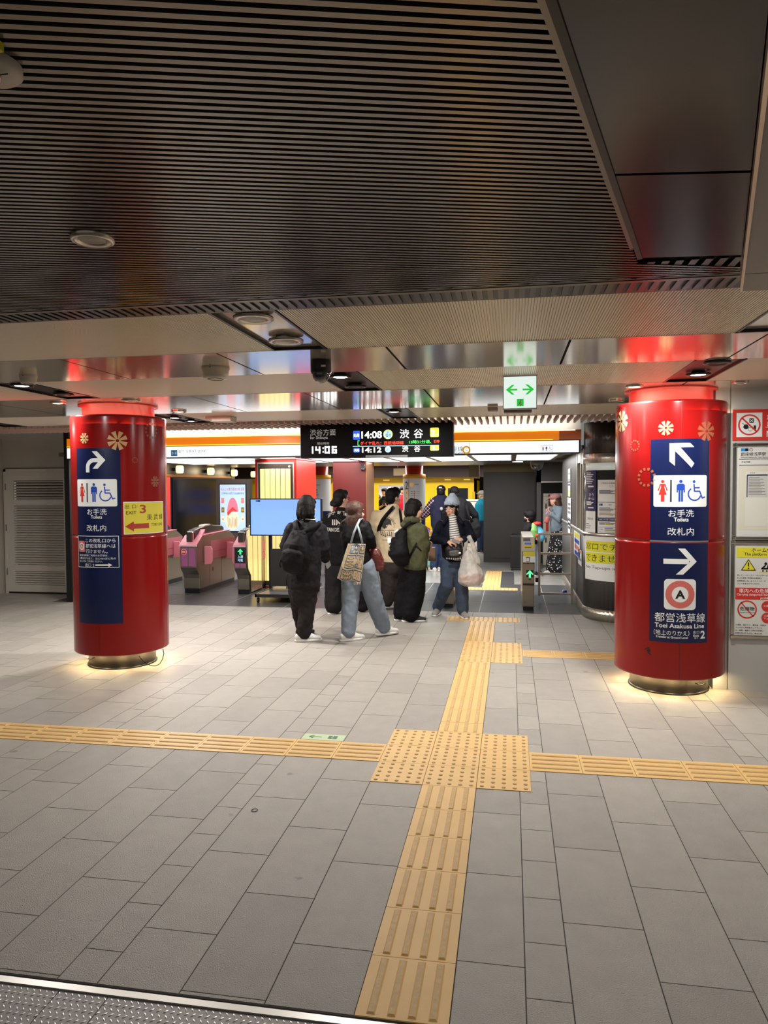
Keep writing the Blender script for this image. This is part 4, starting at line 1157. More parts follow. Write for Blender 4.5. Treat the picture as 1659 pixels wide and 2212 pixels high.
# gates at the right of the queue
def slim_gate(x0, x1, yf, label, full):
    t = empty('ticket_gate', ((x0+x1)/2, yf+.1, 0), label, 'ticket gate', 'slim ticket gates at the office')
    m = MB(); m.prism([(yf+.06, .05), (yf+.06, .34), (yf, .37), (yf, .80), (yf+.10, .97), (yf+1.6, .97), (yf+1.6, .05)], 0, x0, x1, GST); wbuild(m, 'body', t, bevel=.006)
    m = MB(); m.box((x0+.01, yf+.07, 0), (x1-.01, yf+1.58, .05), BLACKM); wbuild(m, 'kick_plate', t)
    m = MB(); m.box((x0+.012, yf-.004, .40), (x1-.012, yf+.002, .63), mat('gate_beige', (150, 140, 122), .35, .6)); wbuild(m, 'front_panel', t)
    if full:
        m = MB(); m.prism([(yf+.004, .795), (yf+.104, .965), (yf+.104, .985), (yf-.002, .805)], 0, x0-.004, x1+.004, OFFW); wbuild(m, 'console', t)
        sl_ = planemap((x0, yf-.002, .80), (1, 0, 0), (0, .106, .18)); sh = Sheet(sl_, None, .003)
        sh.rect(.012, .15, .105, .195, GREYP, 0); sh.rect(.11, .15, .15, .195, mat('paper_grey', (206, 206, 198)), 0)
        sh.rect(.02, .085, .125, .14, WHITE, 1); sh.rect(.026, .098, .118, .132, mat('lilac_print', (120, 130, 214), .5), 2); sh.rect(.13, .06, .152, .14, YELP, 1)
        sh.rect(.018, .045, .128, .09, mat('amber_print', (240, 206, 50), .5), 2); sh.rect(.03, .052, .115, .06, BLACKP, 3)
        sh.build('console_print', t)
        m = MB(); m.box((x0+.01, yf-.012, .68), (x1+.004, yf-.006, .80), YSH); wbuild(m, 'yellow_pocket', t)
        m = MB(); m.box((x0+.008, yf-.020, .655), (x1+.01, yf-.014, .735), WHITE, Matrix.Translation((0, 0, 0))); m.box((x0+.045, yf-.021, .665), (x0+.095, yf-.0195, .728), GREYP); m.box((x0+.05, yf-.0212, .672), (x0+.085, yf-.0208, .715), WHITE); wbuild(m, 'paper_notice', t)
        m = MB(); m.box((x0+.01, yf-.006, .635), (x1-.005, yf+.002, .655), BLACKM); m.box((x0+.015, yf-.008, .638), (x0+.06, yf-.005, .652), BR); m.box((x0+.08, yf-.008, .638), (x1-.015, yf-.005, .652), DG); wbuild(m, 'card_slot', t)
        sh = Sheet(planemap((0, yf-.004, 0), (1, 0, 0), (0, 0, 1)), None, .001)
        u = (x0+x1)/2+.018; sh.rect(u-.045, .455, u+.045, .55, BLACKP, 0)
        sh.poly([(u, .552), (u-.047, .498), (u-.037, .488), (u-.014, .508), (u-.014, .452), (u+.014, .452), (u+.014, .508), (u+.037, .488), (u+.047, .498)], mat('arrow_mint', (90, 236, 150), .5, emit=1.3), 1)
        sh.rect(u-.014, .42, u+.014, .43, BLACKP, 0); sh.text('21', x0+.035, .12, .022, BLACKP, 0)
        sh.build('entry_symbol', t)
    else:
        m = MB(); m.box((x0+.03, yf-.003, .5), (x0+.04, yf+.001, .62), mat('arrow_mint', (90, 236, 150))); wbuild(m, 'pilot_light', t)
    return t
slim_gate(.642, .80, 5.84, 'slim steel ticket gate with lit green arrow and yellow pocket beside the barrier', True)
g2 = slim_gate(-.445, -.285, 5.92, 'slim steel ticket gate half hidden behind the person with the plastic bag', False)
slim_gate(-1.66, -1.50, 5.98, 'steel ticket gate low behind the queue, left of the man in the cream shirt', False)

t = empty('barrier_gate', (1.12, 6.6, 0), 'steel rail swing barrier beside the ticket office', 'barrier')
m = MB()
for z in (.985, .705, .415, .13): m.box((.90, 6.585, z-.014), (1.325, 6.615, z+.014), STEEL)
wbuild(m, 'rail', t)
m = MB(); m.box((.875, 6.58, .10), (.905, 6.62, 1.0), STEEL); wbuild(m, 'stile', t)
m = MB(); m.box((1.325, 6.57, 0), (1.365, 6.63, 1.0), STEEL); wbuild(m, 'post', t)
m = MB(); m.box((.835, 6.56, .30), (.875, 6.60, .36), BLACKM); wbuild(m, 'latch', t)
p = at(1222, 1271, 7.6)
m = MB(); m.ell((1.29, 7.5, .035), (.022, .02, .03), mat('pale_ball', (150, 160, 220), .4), 14, 10); m.ell((1.325, 7.5, .035), (.022, .02, .032), mat('blue_ball', (24, 34, 120), .4), 14, 10)
tag(wbuild(m, 'door_stop'), 'small blue and white stopper on the floor below the barrier', 'door stop')

# ================================================================== TICKET OFFICE
OFD = mat('office_grey', (70, 68, 66), .42)
cx_o, cy_o, ro = 1.88, 5.6, .48
def office_path(r, n=14):
    pts = [(cx_o-r, 9.4)]
    for k in range(n+1):
        a = PI+PI/2*k/n
        pts.append((cx_o+r*math.cos(a), cy_o+r*math.sin(a)))
    pts.append((3.4, cy_o-r))
    return pts
def wall_strip(mb, r, z0, z1, m, th=.03, path=None):
    o_ = path or office_path(r); i_ = [(x+th*.7, y+th*.7) for x, y in o_]
    for a, b, c, d in zip(o_, o_[1:], i_, i_[1:]):
        v = [(a[0], a[1], z0), (b[0], b[1], z0), (d[0], d[1], z0), (c[0], c[1], z0)]
        mb.add(v+[(p[0], p[1], z1) for p in v], [(0,3,2,1), (4,5,6,7), (0,1,5,4), (2,3,7,6)], m, True)
t = empty('ticket_office', (1.9, 5.6, 0)); tag(t, 'grey rounded ticket office with curved window beside the barrier', 'ticket office')
m = MB(); wall_strip(m, ro, .145, 1.05, OFD); wbuild(m, 'lower_wall', t)
m = MB(); wall_strip(m, ro+.004, 0, .145, PLINTH); wbuild(m, 'kick_plate', t)
m = MB(); wall_strip(m, ro+.012, 1.05, 1.085, STEEL, .05); wbuild(m, 'sill', t)
curve = office_path(ro)[1:]
m = MB(); wall_strip(m, ro, 1.95, 2.065, STEEL, .03, curve); wbuild(m, 'steel_band', t)
m = MB(); wall_strip(m, ro-.005, 2.065, 2.46, mat('office_head', (66, 60, 58), .3, .5), .03, office_path(ro-.005)[1:]); wbuild(m, 'head', t)
m = MB(); wall_strip(m, ro-.01, 1.085, 1.95, mat('window_glass', (235, 245, 240), .02, trans=.95, ior=1.1), .006, office_path(ro-.01)[1:]); wbuild(m, 'curved_window', t)
m = MB(); wall_strip(m, ro-.006, 1.86, 1.95, mat('window_head', (206, 214, 206), .3, emit=.35), .02, office_path(ro-.006)[3:]); wbuild(m, 'light_strip', t)
m = MB()   # side wall with its narrow door window
m.box((1.40, 5.63, 1.085), (1.44, 5.70, 2.14), STEEL); m.box((1.40, 5.70, 1.95), (1.44, 5.98, 2.14), mat('frame_grey', (120, 116, 110), .4, .6)); m.box((1.40, 5.95, 1.085), (1.44, 6.02, 2.14), STEEL)
m.box((1.395, 6.42, 1.085), (1.44, 6.50, 2.14), STEEL); m.box((1.40, 6.02, 1.98), (1.44, 6.42, 2.14), STEEL); m.box((1.40, 6.50, 1.085), (1.44, 9.4, 2.14), OFD)
wbuild(m, 'side_frame', t)
m = MB(); m.box((1.425, 5.70, 1.085), (1.43, 5.95, 1.95), mat('side_glass_dark', (26, 24, 22), .1)); m.box((1.425, 6.02, 1.085), (1.43, 6.42, 1.98), mat('side_glass', (150, 146, 120), .1)); wbuild(m, 'side_window', t)
m = MB(); m.box((1.75, 5.3, .1), (3.3, 5.5, .9), DARKG); m.box((1.6, 6.2, 1.0), (3.3, 6.25, 2.1), mat('office_dark', (20, 20, 22), .6)); wbuild(m, 'inner_counter', t)
om = cylmap((cx_o, cy_o), ro)
def ocl(u): return u
# posters: u is metres along the curve, 0 straight to the front, negative towards the gates
def paper(label, u0, u1, z0, z1, draw, name='poster', r=ro, m0=WHITE, layer=0):
    p = cylmap((cx_o, cy_o), r)((u0+u1)/2, z0, 0)
    t = empty(name, p, label, 'poster', 'papers on the ticket office')
    sh = Sheet(cylmap((cx_o, cy_o), r), .02, .003); sh.rect(u0, z0, u1, z1, m0, layer); sh.build('sheet', t)
    sh = Sheet(cylmap((cx_o, cy_o), r), .02, .0045); draw(sh, u0, u1, z0, z1, layer); sh.build('print', t)
    return t
YH = mat('marker_yellow', (228, 226, 40), .5)
def d1(sh, a, b, c, d, l):
    sh.rect(a+.03, .855, .02, .985, YH, 1); sh.rect(a+.03, .715, .02, .84, YH, 1)
    sh.text('窓口でチャージ', a+.035, .92, .085, BLACKP, 2, .84, 'L'); sh.text('できません', a+.035, .778, .085, BLACKP, 2, .56, 'L')
    sh.text('No Top-ups at the Counter', a+.035, .655, .052, GREYP, 1, .88, 'L')
paper('large white paper with yellow highlighted no top-ups notice under the curved office window', -.62, .35, .50, 1.045, d1)
LILAC = mat('deep_blue_print', (36, 36, 90), .5)
def lines(sh, a, b, z1, z0, n, m, k=.8, l=1):
    for i in range(n):
        z = z1-(z1-z0)*(i+.5)/n; w = (b-a)*k*(.6+.4*((i*37) % 10)/10)
        sh.rect(a+(b-a)*.08, z-.004, a+(b-a)*.08+w, z+.004, m, l)
def d2(sh, a, b, c, d, l):
    lines(sh, a, b, d-.02, c+.07, 7, WHITE); sh.rect(a+.05, c+.03, b-.04, c+.05, WHITE, 1)
paper('navy poster with white lines, upper one left in the curved office window', -.60, -.40, 1.62, 1.86, d2, r=ro+.0, m0=LILAC)
def d3(sh, a, b, c, d, l):
    sh.text('から', (a+b)/2+.02, d-.05, .04, WHITE, 1, bold=.01); sh.text('線へは', (a+b)/2+.02, d-.10, .035, WHITE, 1, bold=.01); lines(sh, a, b, d-.13, c+.07, 4, WHITE); sh.rect(a+.05, c+.03, b-.04, c+.045, WHITE, 1)
paper('navy poster with white characters, lower one left in the curved office window', -.60, -.40, 1.36, 1.61, d3, m0=LILAC)
def d4(sh, a, b, c, d, l):
    sh.text('ご案内の方', (a+b)/2, c+.17, .03, GREYP, 1, .13); lines(sh, a, b, c+.12, c+.04, 3, GREYP, .6)
paper('plain white paper at the lower left corner of the curved office window', -.61, -.41, 1.09, 1.355, d4)
def d5(sh, a, b, c, d, l):
    sh.text('ご利用のお客様へ', (a+b)/2, d-.04, .02, GREYP, 1, .2); sh.text('について', (a+b)/2+.05, d-.075, .018, GREYP, 1); lines(sh, a, b, d-.12, c+.1, 5, GREYP)
paper('white typed paper at the top of the curved office window', -.375, -.08, 1.47, 1.74, d5)
def d6(sh, a, b, c, d, l):
    sh.rect(a+.02, d-.04, a+.05, d-.015, CYB, 1); sh.rect(a+.05, d-.04, a+.07, d-.015, NAVY, 1); sh.text('ご案内', a+.16, d-.028, .016, BLACKP, 1); lines(sh, a, b, d-.06, c+.07, 4, GREYP); lines(sh, a, b, c+.06, c+.02, 3, mat('tan_print', (170, 140, 110), .5))
paper('white typed paper in the middle of the curved office window', -.375, -.08, 1.285, 1.465, d6)
def d7(sh, a, b, c, d, l):
    sh.rect(a+.005, d-.045, b, d-.005, LILAC, 1); sh.text('東京メトロをご利用の方へ', (a+b)/2, d-.025, .017, WHITE, 2, .24); lines(sh, a, b, d-.05, c+.1, 3, GREYP); sh.rect(a+.1, d-.085, a+.18, d-.07, YH, 1)
    sh.frame(a+.02, c+.01, b-.01, c+.075, .003, BLUEP, 1); sh.text('無料', a+.06, c+.045, .016, BLACKP, 1); sh.rect(a+.1, c+.02, b-.03, c+.032, YH, 1); lines(sh, a+.08, b, c+.07, c+.03, 2, BLUEP)
paper('blue and yellow fare notice at the bottom of the curved office window', -.375, -.08, 1.09, 1.28, d7)
# papers on the straight side
def side_paper(label, px0, px1, py0, py1, cols_, name='poster'):
    a = at(px0, py0, 5); X = 1.40
    X = 1.393
    def hit(px, py):
        d = ray(px, py); s_ = (X-.004-CAM.x)/d.x; return CAM+d*s_
    A, B = hit(px0, py0), hit(px1, py1)
    t = empty(name, (X-.004, (A.y+B.y)/2, min(A.z, B.z)), label, 'poster', 'papers on the ticket office')
    y0, y1 = min(A.y, B.y), max(A.y, B.y); z0, z1 = min(A.z, B.z), max(A.z, B.z)
    m = MB(); m.box((X-.005, y0, z0), (X-.001, y1, z1), WHITE); wbuild(m, 'sheet', t)
    m = MB(); n = len(cols_)
    for i, c_ in enumerate(cols_):
        if c_: m.box((X-.006, y0+.1*(y1-y0), z1-(z1-z0)*(i+.85)/n), (X-.0045, y1-.1*(y1-y0), z1-(z1-z0)*(i+.2)/n), c_)
    wbuild(m, 'print', t)
side_paper('tall white notice on the office corner post, uppermost strip', 1232, 1227, 1012, 1040, [None, GREYP, None, GREYP])
side_paper('yellow and navy sticker strip on the office corner post', 1232, 1227, 1043, 1072, [LILAC, None, YELP, YELP])
side_paper('long white vertical text notice on the office corner post', 1233, 1226, 1076, 1118, [None, GREYP, GREYP, GREYP, None])
side_paper('navy and white sticker low on the office corner post', 1232, 1227, 1120, 1150, [LILAC, LILAC, LILAC, None])
side_paper('creased colourful leaflet taped below the office side window', 1253, 1240, 1154, 1195, [YELP, BLUEP, mat('pink_print', (222, 130, 126)), BLUEP])
side_paper('small white leaflet taped under the colourful one on the office side', 1256, 1249, 1190, 1216, [mat('orange_print', (226, 120, 60), .5), None, GREYP, None])

# dome camera in the gate hall, seen under the troffers
t = empty('dome_camera', (.98, 10.2, 2.14), 'dark dome security camera under the gate hall ceiling by the office', 'security camera')
m = MB(); m.lathe([(.13, 0), (.13, -.05), (.12, -.07)], (0, 0, 0), mat('camera_grey', (90, 86, 82), .4), 28); m.build('housing', t)
m = MB(); m.lathe([(.12*math.cos(a), -.07-.11*math.sin(a)) for a in [PI/2*k/8 for k in range(8)]]+[(1e-4, -.18)], (0, 0, 0), mat('smoked_dome', (30, 30, 34)), 24); m.build('dome', t)
t = empty('ceiling_downlight', (.62, 10.3, 2.14), 'small lit downlight beside the gate hall dome camera', 'downlight')
m = MB(); m.lathe([(.10, 0), (.10, -.006), (1e-4, -.006)], (0, 0, 0), LAMP, 24); m.build('lens', t)

# ================================================================== MONITOR, RED COLUMNS, POSTER
MB_ = mat('monitor_black', (18, 18, 20), .3)
t = empty('monitor_stand', (-2.85, 6.55, 0), 'wheeled black stand with a large pale blue monitor before the red column', 'monitor')
a = at(539, 1077, 6.55); b = at(652, 1158, 6.55)
m = MB(); m.box((a.x, 6.55, b.z), (a.x+1.13, 6.61, a.z), MB_); wbuild(m, 'bezel', t, bevel=.005)
m = MB(); m.box((a.x+.02, 6.546, b.z+.018), (a.x+1.11, 6.551, a.z-.014), mat('screen_blue', (132, 176, 240), .3, emit=.72)); wbuild(m, 'screen', t)
sh = Sheet(planemap((a.x, 6.546, b.z), (1, 0, 0), (0, 0, 1)), None, .001)
sh.rect(.10, a.z-b.z-.05, .135, a.z-b.z-.025, CYB, 0); sh.rect(.135, a.z-b.z-.05, .17, a.z-b.z-.025, NAVY, 0); sh.build('screen_logo', t)
cx = a.x+.565
m = MB(); m.box((cx-.27, 6.63, .16), (cx+.33, 6.68, .73), mat('stand_board', (38, 36, 34), .5)); wbuild(m, 'back_board', t)
m = MB(); m.box((cx-.30, 6.64, .12), (cx-.26, 6.70, 1.3), MB_); wbuild(m, 'upright', t)
m = MB(); m.box((cx+.30, 6.64, .12), (cx+.34, 6.70, 1.3), MB_); wbuild(m, 'upright', t)
m = MB(); m.prism([(cx-.27, 6.00), (cx+.33, 6.00), (cx+.33, 7.30), (cx-.27, 7.30)], 2, .095, .125, mat('stand_shelf', (128, 128, 130), .35, .5)); wbuild(m, 'base_shelf', t)
m = MB()
for (x0, y0, x1, y1) in ((-.29, 5.98, .35, 6.0), (-.29, 5.98, -.27, 7.32), (.33, 5.98, .35, 7.32)): m.box((cx+x0, y0, .085), (cx+x1, y1, .13), MB_)
wbuild(m, 'base_frame', t)
for (x, y) in ((-.26, 6.04), (.32, 6.04), (-.26, 7.25), (.32, 7.25)):
    m = MB(); m.tube([(cx+x-.012, y, .035), (cx+x+.012, y, .035)], .035, BLACKM, 16); m.tube([(cx+x, y, .04), (cx+x, y, .09)], .012, STEEL); wbuild(m, 'caster', t)

RW = mat('red_wall', (206, 40, 26), .35, vary=.03); RWD = mat('red_wall_shaded', (84, 16, 12), .45)  # the second red has the rear column's shade put into its colour
t = empty('red_column', (-3.35, 8.1, 0), 'red square column with a glowing slatted light panel behind the monitor', 'column', 'red square columns in the gate hall')
m = MB(); m.box((-3.70, 7.56, 0), (-2.99, 8.78, 2.14), RW); wbuild(m, 'body', t)
m = MB(); m.box((-3.655, 7.545, .03), (-3.03, 7.56, 2.08), mat('panel_white', (226, 220, 206), .4)); m.box((-3.64, 7.535, .04), (-3.045, 7.55, 2.06), mat('panel_brown', (62, 50, 40), .5)); wbuild(m, 'panel_frame', t)
LEDP = mat('slat_glow', (255, 222, 140), .5, emit=1.1)
for i in range(6):
    x = -3.60+.088*i; m = MB(); m.box((x, 7.525, .12), (x+.076, 7.536, 1.975), LEDP); wbuild(m, 'light_slat', t)
m = MB(); m.ell((-3.10, 7.53, 2.01), (.02, .01, .02), OFFW, 12, 8); wbuild(m, 'sensor_eye', t)
t = empty('red_column', (-2.42, 9.4, 0), 'red square column, shade painted into its red, with a bronze side behind the queue', 'column', 'red square columns in the gate hall')
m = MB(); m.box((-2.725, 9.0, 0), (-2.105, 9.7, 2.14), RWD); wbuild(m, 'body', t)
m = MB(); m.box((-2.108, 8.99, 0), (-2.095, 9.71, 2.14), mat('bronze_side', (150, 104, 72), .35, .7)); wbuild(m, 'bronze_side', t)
t = empty('wall_camera', (-2.15, 8.95, 1.98), 'small black camera at the top of the shaded red column', 'security camera')
m = MB(); m.box((-2.19, 8.90, 1.99), (-2.11, 9.0, 2.07), BLACKM); wbuild(m, 'housing', t, bevel=.01)
m = MB(); m.ell((-2.15, 8.92, 1.985), (.035, .035, .035), BLACKM, 16, 10); wbuild(m, 'lens_ball', t)

# lanterns along the left wall
LAN = mat('lantern_glow', (255, 226, 160), .5, emit=1.9)
for i, (px, py) in enumerate(((388, 1014), (455, 1018), (506, 1021.5), (548, 1024.5))):
    d = ray(px, py); s_ = (-5.86-CAM.x)/d.x; p = CAM+d*s_
    t = empty('wall_lantern', p, 'glowing paper-like wall lantern on the left wall, %s' % ('nearest the left pillar', 'second from the left pillar', 'third from the left pillar', 'nearest the red column')[i], 'lantern', 'lanterns on the left wall')
    m = MB(); m.lathe([(.01, .078), (.058, .074), (.072, .05), (.075, 0), (.072, -.05), (.058, -.074), (.01, -.078)], (0, 0, 0), LAN, 20); m.build('shade', t)
    m = MB(); m.box((-.14, -.02, -.03), (-.05, .02, .03), BLACKM); m.build('bracket', t)
    area('lantern_light', p+Vector((.09, 0, 0)), (.1, .1), 3, rot=(0, PI/2, 0), color=(1, .8, .5))

# lit poster cabinet behind the left gates, turned to the queue
a = at(475, 1047, 10.2); b = at(531, 1147, 10.2)
t = empty('poster_cabinet', ((a.x+b.x)/2, 10.2, 0), 'lit food poster in a dark cabinet behind the left ticket gates', 'poster')
m = MB(); m.box((a.x-.09, 10.21, 0), (b.x+.09, 10.36, a.z+.11), mat('cabinet_grey', (74, 68, 62), .4)); m.box((a.x-.02, 10.2, b.z-.02), (b.x+.02, 10.212, a.z+.02), BLACKM); wbuild(m, 'cabinet', t)
m = MB(); m.box((a.x, 10.195, b.z), (b.x, 10.201, a.z), mat('poster_lit', (180, 212, 244), .4, emit=.55)); wbuild(m, 'lit_sheet', t)
sh = Sheet(planemap((a.x, 10.195, a.z), (1, 0, 0), (0, 0, 1)), None, .001, .001)
w_, h_ = b.x-a.x, a.z-b.z
sh.text('もんじゃ焼き発祥の地 浅草', w_/2, -h_*.1, h_*.075, mat('poster_red', (200, 40, 50), .5, emit=.3), 1, w_*.92); sh.text('江戸時代から愛される伝統の味を', w_/2, -h_*.19, h_*.05, mat('poster_navy', (30, 30, 60), .5), 1, w_*.9)
PR2 = mat('dish_pink', (236, 120, 140), .5, emit=.5); PW = mat('dish_cream', (244, 224, 190), .5, emit=.5); PR3 = mat('dish_red', (226, 60, 50), .5, emit=.4)
def egg(u, v, r0, r1, a0, a1, m, l, n=20):
    sh.poly([(u+r0*math.cos(a0+(a1-a0)*k/n), v+r1*math.sin(a0+(a1-a0)*k/n)) for k in range(n+1)], m, l)
egg(w_*.48, -h_*.78, w_*.28, h_*.2, 0, 2*PI, PW, 1); egg(w_*.5, -h_*.62, w_*.22, h_*.34, .1, PI-.1, PR2, 2); sh.poly([(w_*.28, -h_*.6), (w_*.5, -h_*.48), (w_*.7, -h_*.58), (w_*.5, -h_*.56), (w_*.3, -h_*.68)], PR3, 3)
for k in range(7): sh.stroke([(w_*(.3+.06*k), -h_*(.7+.02*(k % 3))), (w_*(.33+.055*k), -h_*(.92-.03*(k % 2)))], w_*.015, PR3 if k % 2 else mat('dish_olive', (150, 130, 60), .5), 3)
for k in range(3):
    for u in (.05, .83): sh.rect(w_*u, -h_*(.40+.2*k), w_*(u+.12), -h_*(.29+.2*k), (PR2, mat('dish_olive', (150, 130, 60)), PW)[(k+int(u*4)) % 3], 1); sh.disc(w_*(u+.06), -h_*(.345+.2*k), w_*.035, mat('dish_yellow', (230, 190, 60), .5), 2)
sh.build('food_print', t)

# ================================================================== PLATFORM AND TRAIN
PW_ = mat('platform_white', (226, 228, 230), .3)
def platform_column(cx, cy, r, label, two):
    t = empty('platform_column', (cx, cy, 0), label, 'column', 'round platform columns')
    m = MB(); m.lathe([(r, 0), (r, 1.10)], (0, 0, 0), NAVY, 40); m.build('lower_wrap', t)
    m = MB(); m.lathe([(r, 1.10), (r, 1.86)], (0, 0, 0), PW_, 40); m.build('white_wrap', t)
    m = MB(); m.lathe([(r, 1.86), (r+.005, 1.86), (r+.005, 1.955), (r, 1.955)], (0, 0, 0), mat('amber_band', (240, 170, 40), .4), 40); m.build('amber_band', t)
    m = MB(); m.lathe([(r, 1.955), (r*.8, 1.97), (r*.8, 2.3)], (0, 0, 0), REDIN, 40); m.build('neck', t)
    sh = Sheet(cylmap((cx, cy), r), .03, .002)
    if two:
        sh.rect(-.23, 1.14, -.222, 1.82, BLACKP, 0); sh.rect(-.105, 1.14, -.1, 1.82, BLACKP, 0); sh.text('2', -.165, 1.70, .18, BLACKP, 1, .085)
        for z in (1.53, 1.40): sh.ring(-.165, z, .045, .056, mat('ring_orange', (244, 176, 40)), 1); sh.text('19', -.165, z, .03, BLACKP, 1)
        u0 = -.03
    else: u0 = -.05
    sh.ring(u0, 1.715, .028, .042, mat('ring_orange', (244, 176, 40)), 1); sh.disc(u0, 1.715, .01, mat('ring_orange', (244, 176, 40)), 1); sh.text('銀座線', u0+.12, 1.72, .03, BLACKP, 1)
    if two:
        for k in range(6): sh.rect(u0+.05, 1.54-.05*k, u0+.08, 1.575-.05*k, mat('orange_print', (226, 120, 60)), 1); sh.rect(u0+.1, 1.553-.05*k, u0+.2, 1.558-.05*k, GREYP, 1); sh.rect(u0-.02, 1.55-.05*k, u0+.03, 1.562-.05*k, GREYP, 1)
    else:
        for k, s_ in enumerate(('上野', '神田', '日本橋')): sh.text(s_, u0+.07, 1.60-.055*k, .04, BLACKP, 1)
        for k in range(3): sh.rect(u0+.03, 1.43-.03*k, u0+.13, 1.438-.03*k, GREYP, 1)
        sh.ring(u0+.06, 1.27, .062, .075, REDP, 1); sh.stroke([(u0+.01, 1.32), (u0+.11, 1.22)], .012, REDP, 2); sh.disc(u0+.075, 1.305, .012, BLACKP, 1); sh.stroke([(u0+.07, 1.29), (u0+.05, 1.265), (u0+.08, 1.25), (u0+.06, 1.225)], .014, BLACKP, 1); sh.stroke([(u0+.02, 1.275), (u0+.06, 1.285), (u0+.1, 1.27)], .01, BLACKP, 1)
        sh.text('STOP', u0+.06, 1.165, .02, GREYP, 1)
    sh.build('lettering', t)
platform_column(-1.75, 13.0, .262, 'white platform column with a large number 2 and an orange band', True)
platform_column(-4.08, 13.0, .30, 'white platform column right of the glowing red column, with a no-running symbol', False)

TY = mat('train_yellow', (250, 206, 24), .3); TG = mat('train_glass', (40, 46, 52), .08)
t = empty('train', (-4, 17.2, -.9), 'yellow subway train standing at the platform', 'train')
m = MB()
bx0, bx1, ty = -9.6, -.47, 17.0
# body side with two real openings
wins = [(-3.05, -1.62, .1, 1.71), (-1.18, -.9, 1.25, 1.63)]
m.box((bx0, ty, -.9), (-3.45, ty+.08, 1.90), TY)
door = (-3.42, -1.95, .05, 1.72)
m.box((-3.45, ty, 1.72), (-1.95, ty+.08, 1.90), TY); m.box((-3.45, ty, -.9), (-1.95, ty+.08, .03), TY)
m.box((-3.45, ty, .03), (-3.34, ty+.08, 1.72), TY)
win = (-1.30, -.72, 1.22, 1.62)
m.box((-1.95, ty, -.9), (win[0], ty+.08, 1.90), TY); m.box((win[1], ty, -.9), (bx1, ty+.08, 1.90), TY)
m.box((win[0], ty, win[3]), (win[1], ty+.08, 1.90), TY); m.box((win[0], ty, -.9), (win[1], ty+.08, win[2]), TY)
m.box((bx0, ty, 1.90), (bx1, 19.0, 1.98), TY); m.box((bx1-.08, ty, -.9), (bx1, 19.0, 1.9), TY)
wbuild(m, 'body', t)
m = MB(); m.box((bx0, 18.9, -.9), (bx1, 19.0, 1.9), mat('train_inside', (214, 218, 222), .5)); m.box((bx0, ty+.08, -.1), (bx1, 18.9, 0), mat('train_floor', (120, 122, 126), .5)); m.box((bx0, ty+.08, 1.84), (bx1, 18.9, 1.9), mat('train_inside', (214, 218, 222))); wbuild(m, 'interior', t)
m = MB(); m.box((win[0], ty+.03, win[2]), (win[1], ty+.05, win[3]), TG); wbuild(m, 'cab_window', t)
m = MB(); m.box((-.60, ty-.006, 1.28), (-.52, ty, 1.52), mat('train_hatch', (226, 176, 16), .3)); m.box((-.52, ty-.004, 1.1), (-.505, ty+.01, 1.2), TY); wbuild(m, 'hatch', t)
for x in (-5, -3.1, -1.3, -.75):
    m = MB(); m.box((x-.09, ty-.012, 1.855), (x+.09, ty, 1.87), mat('marker_lamp', (255, 236, 170), .4, emit=.8)); wbuild(m, 'side_lamp', t)
m = MB()
for x in (-3.1, -2.6, -2.1, -1.6):
    m = MB(); m.tube([(x, 17.6, 1.84), (x, 17.6, 1.66)], .008, STEEL); m.lathe([(.05, -.01), (.06, 0), (.05, .01)], (x, 17.6, 1.61), WHITE, 12, axis='Y'); wbuild(m, 'hand_strap', t)
WF = mat('fence_cream', (216, 206, 190), .35)
t = empty('platform_fence', (-.6, 16.2, 0), 'waist-high cream platform door panels in front of the train', 'platform fence')
m = MB(); m.box((-1.62, 16.15, 0), (.05, 16.3, 1.27), WF); wbuild(m, 'panel', t, bevel=.01)
m = MB(); m.box((-1.64, 16.13, 1.27), (.07, 16.32, 1.31), PW_); wbuild(m, 'cap', t)
m = MB()
for k in range(3): m.box((.08+.1*k, 16.2, .5), (.15+.1*k, 16.25, 1.1), mat('timber_panel', (190, 150, 92), .5))
wbuild(m, 'end_slats', t)
t = empty('platform_fence', (-7, 16.2, 0), 'cream platform door panels far behind the left red column', 'platform fence')
m = MB(); m.box((-9.5, 16.15, 0), (-3.5, 16.3, 1.27), WF); wbuild(m, 'panel', t, bevel=.01)
# hanging panels of the platform ceiling
t = empty('hanging_sign', (-2.3, 14.0, 1.96), 'long beige hanging sign panel seen edge-on over the platform', 'hanging sign')
a = at(850, 1012, 14); b = at(905, 1027, 14)
m = MB(); m.box((a.x, 14.0, b.z), (b.x, 14.12, a.z), mat('sign_beige', (150, 132, 96), .5)); wbuild(m, 'panel', t)
m = MB(); m.tube([(a.x+.1, 14.06, a.z), (a.x+.1, 14.06, 2.26)], .01, STEEL); m.tube([(b.x-.1, 14.06, a.z), (b.x-.1, 14.06, 2.26)], .01, STEEL); wbuild(m, 'hanger', t)
t = empty('hanging_sign', (0, 13.0, 1.9), 'square beige hanging sign beside the grey double door', 'hanging sign')
a = at(1013, 1008, 13.0); b = at(1035, 1031, 13.0)
m = MB(); m.box((a.x, 13.0, b.z), (b.x, 13.12, 2.26), mat('sign_beige', (150, 132, 96))); wbuild(m, 'panel', t)
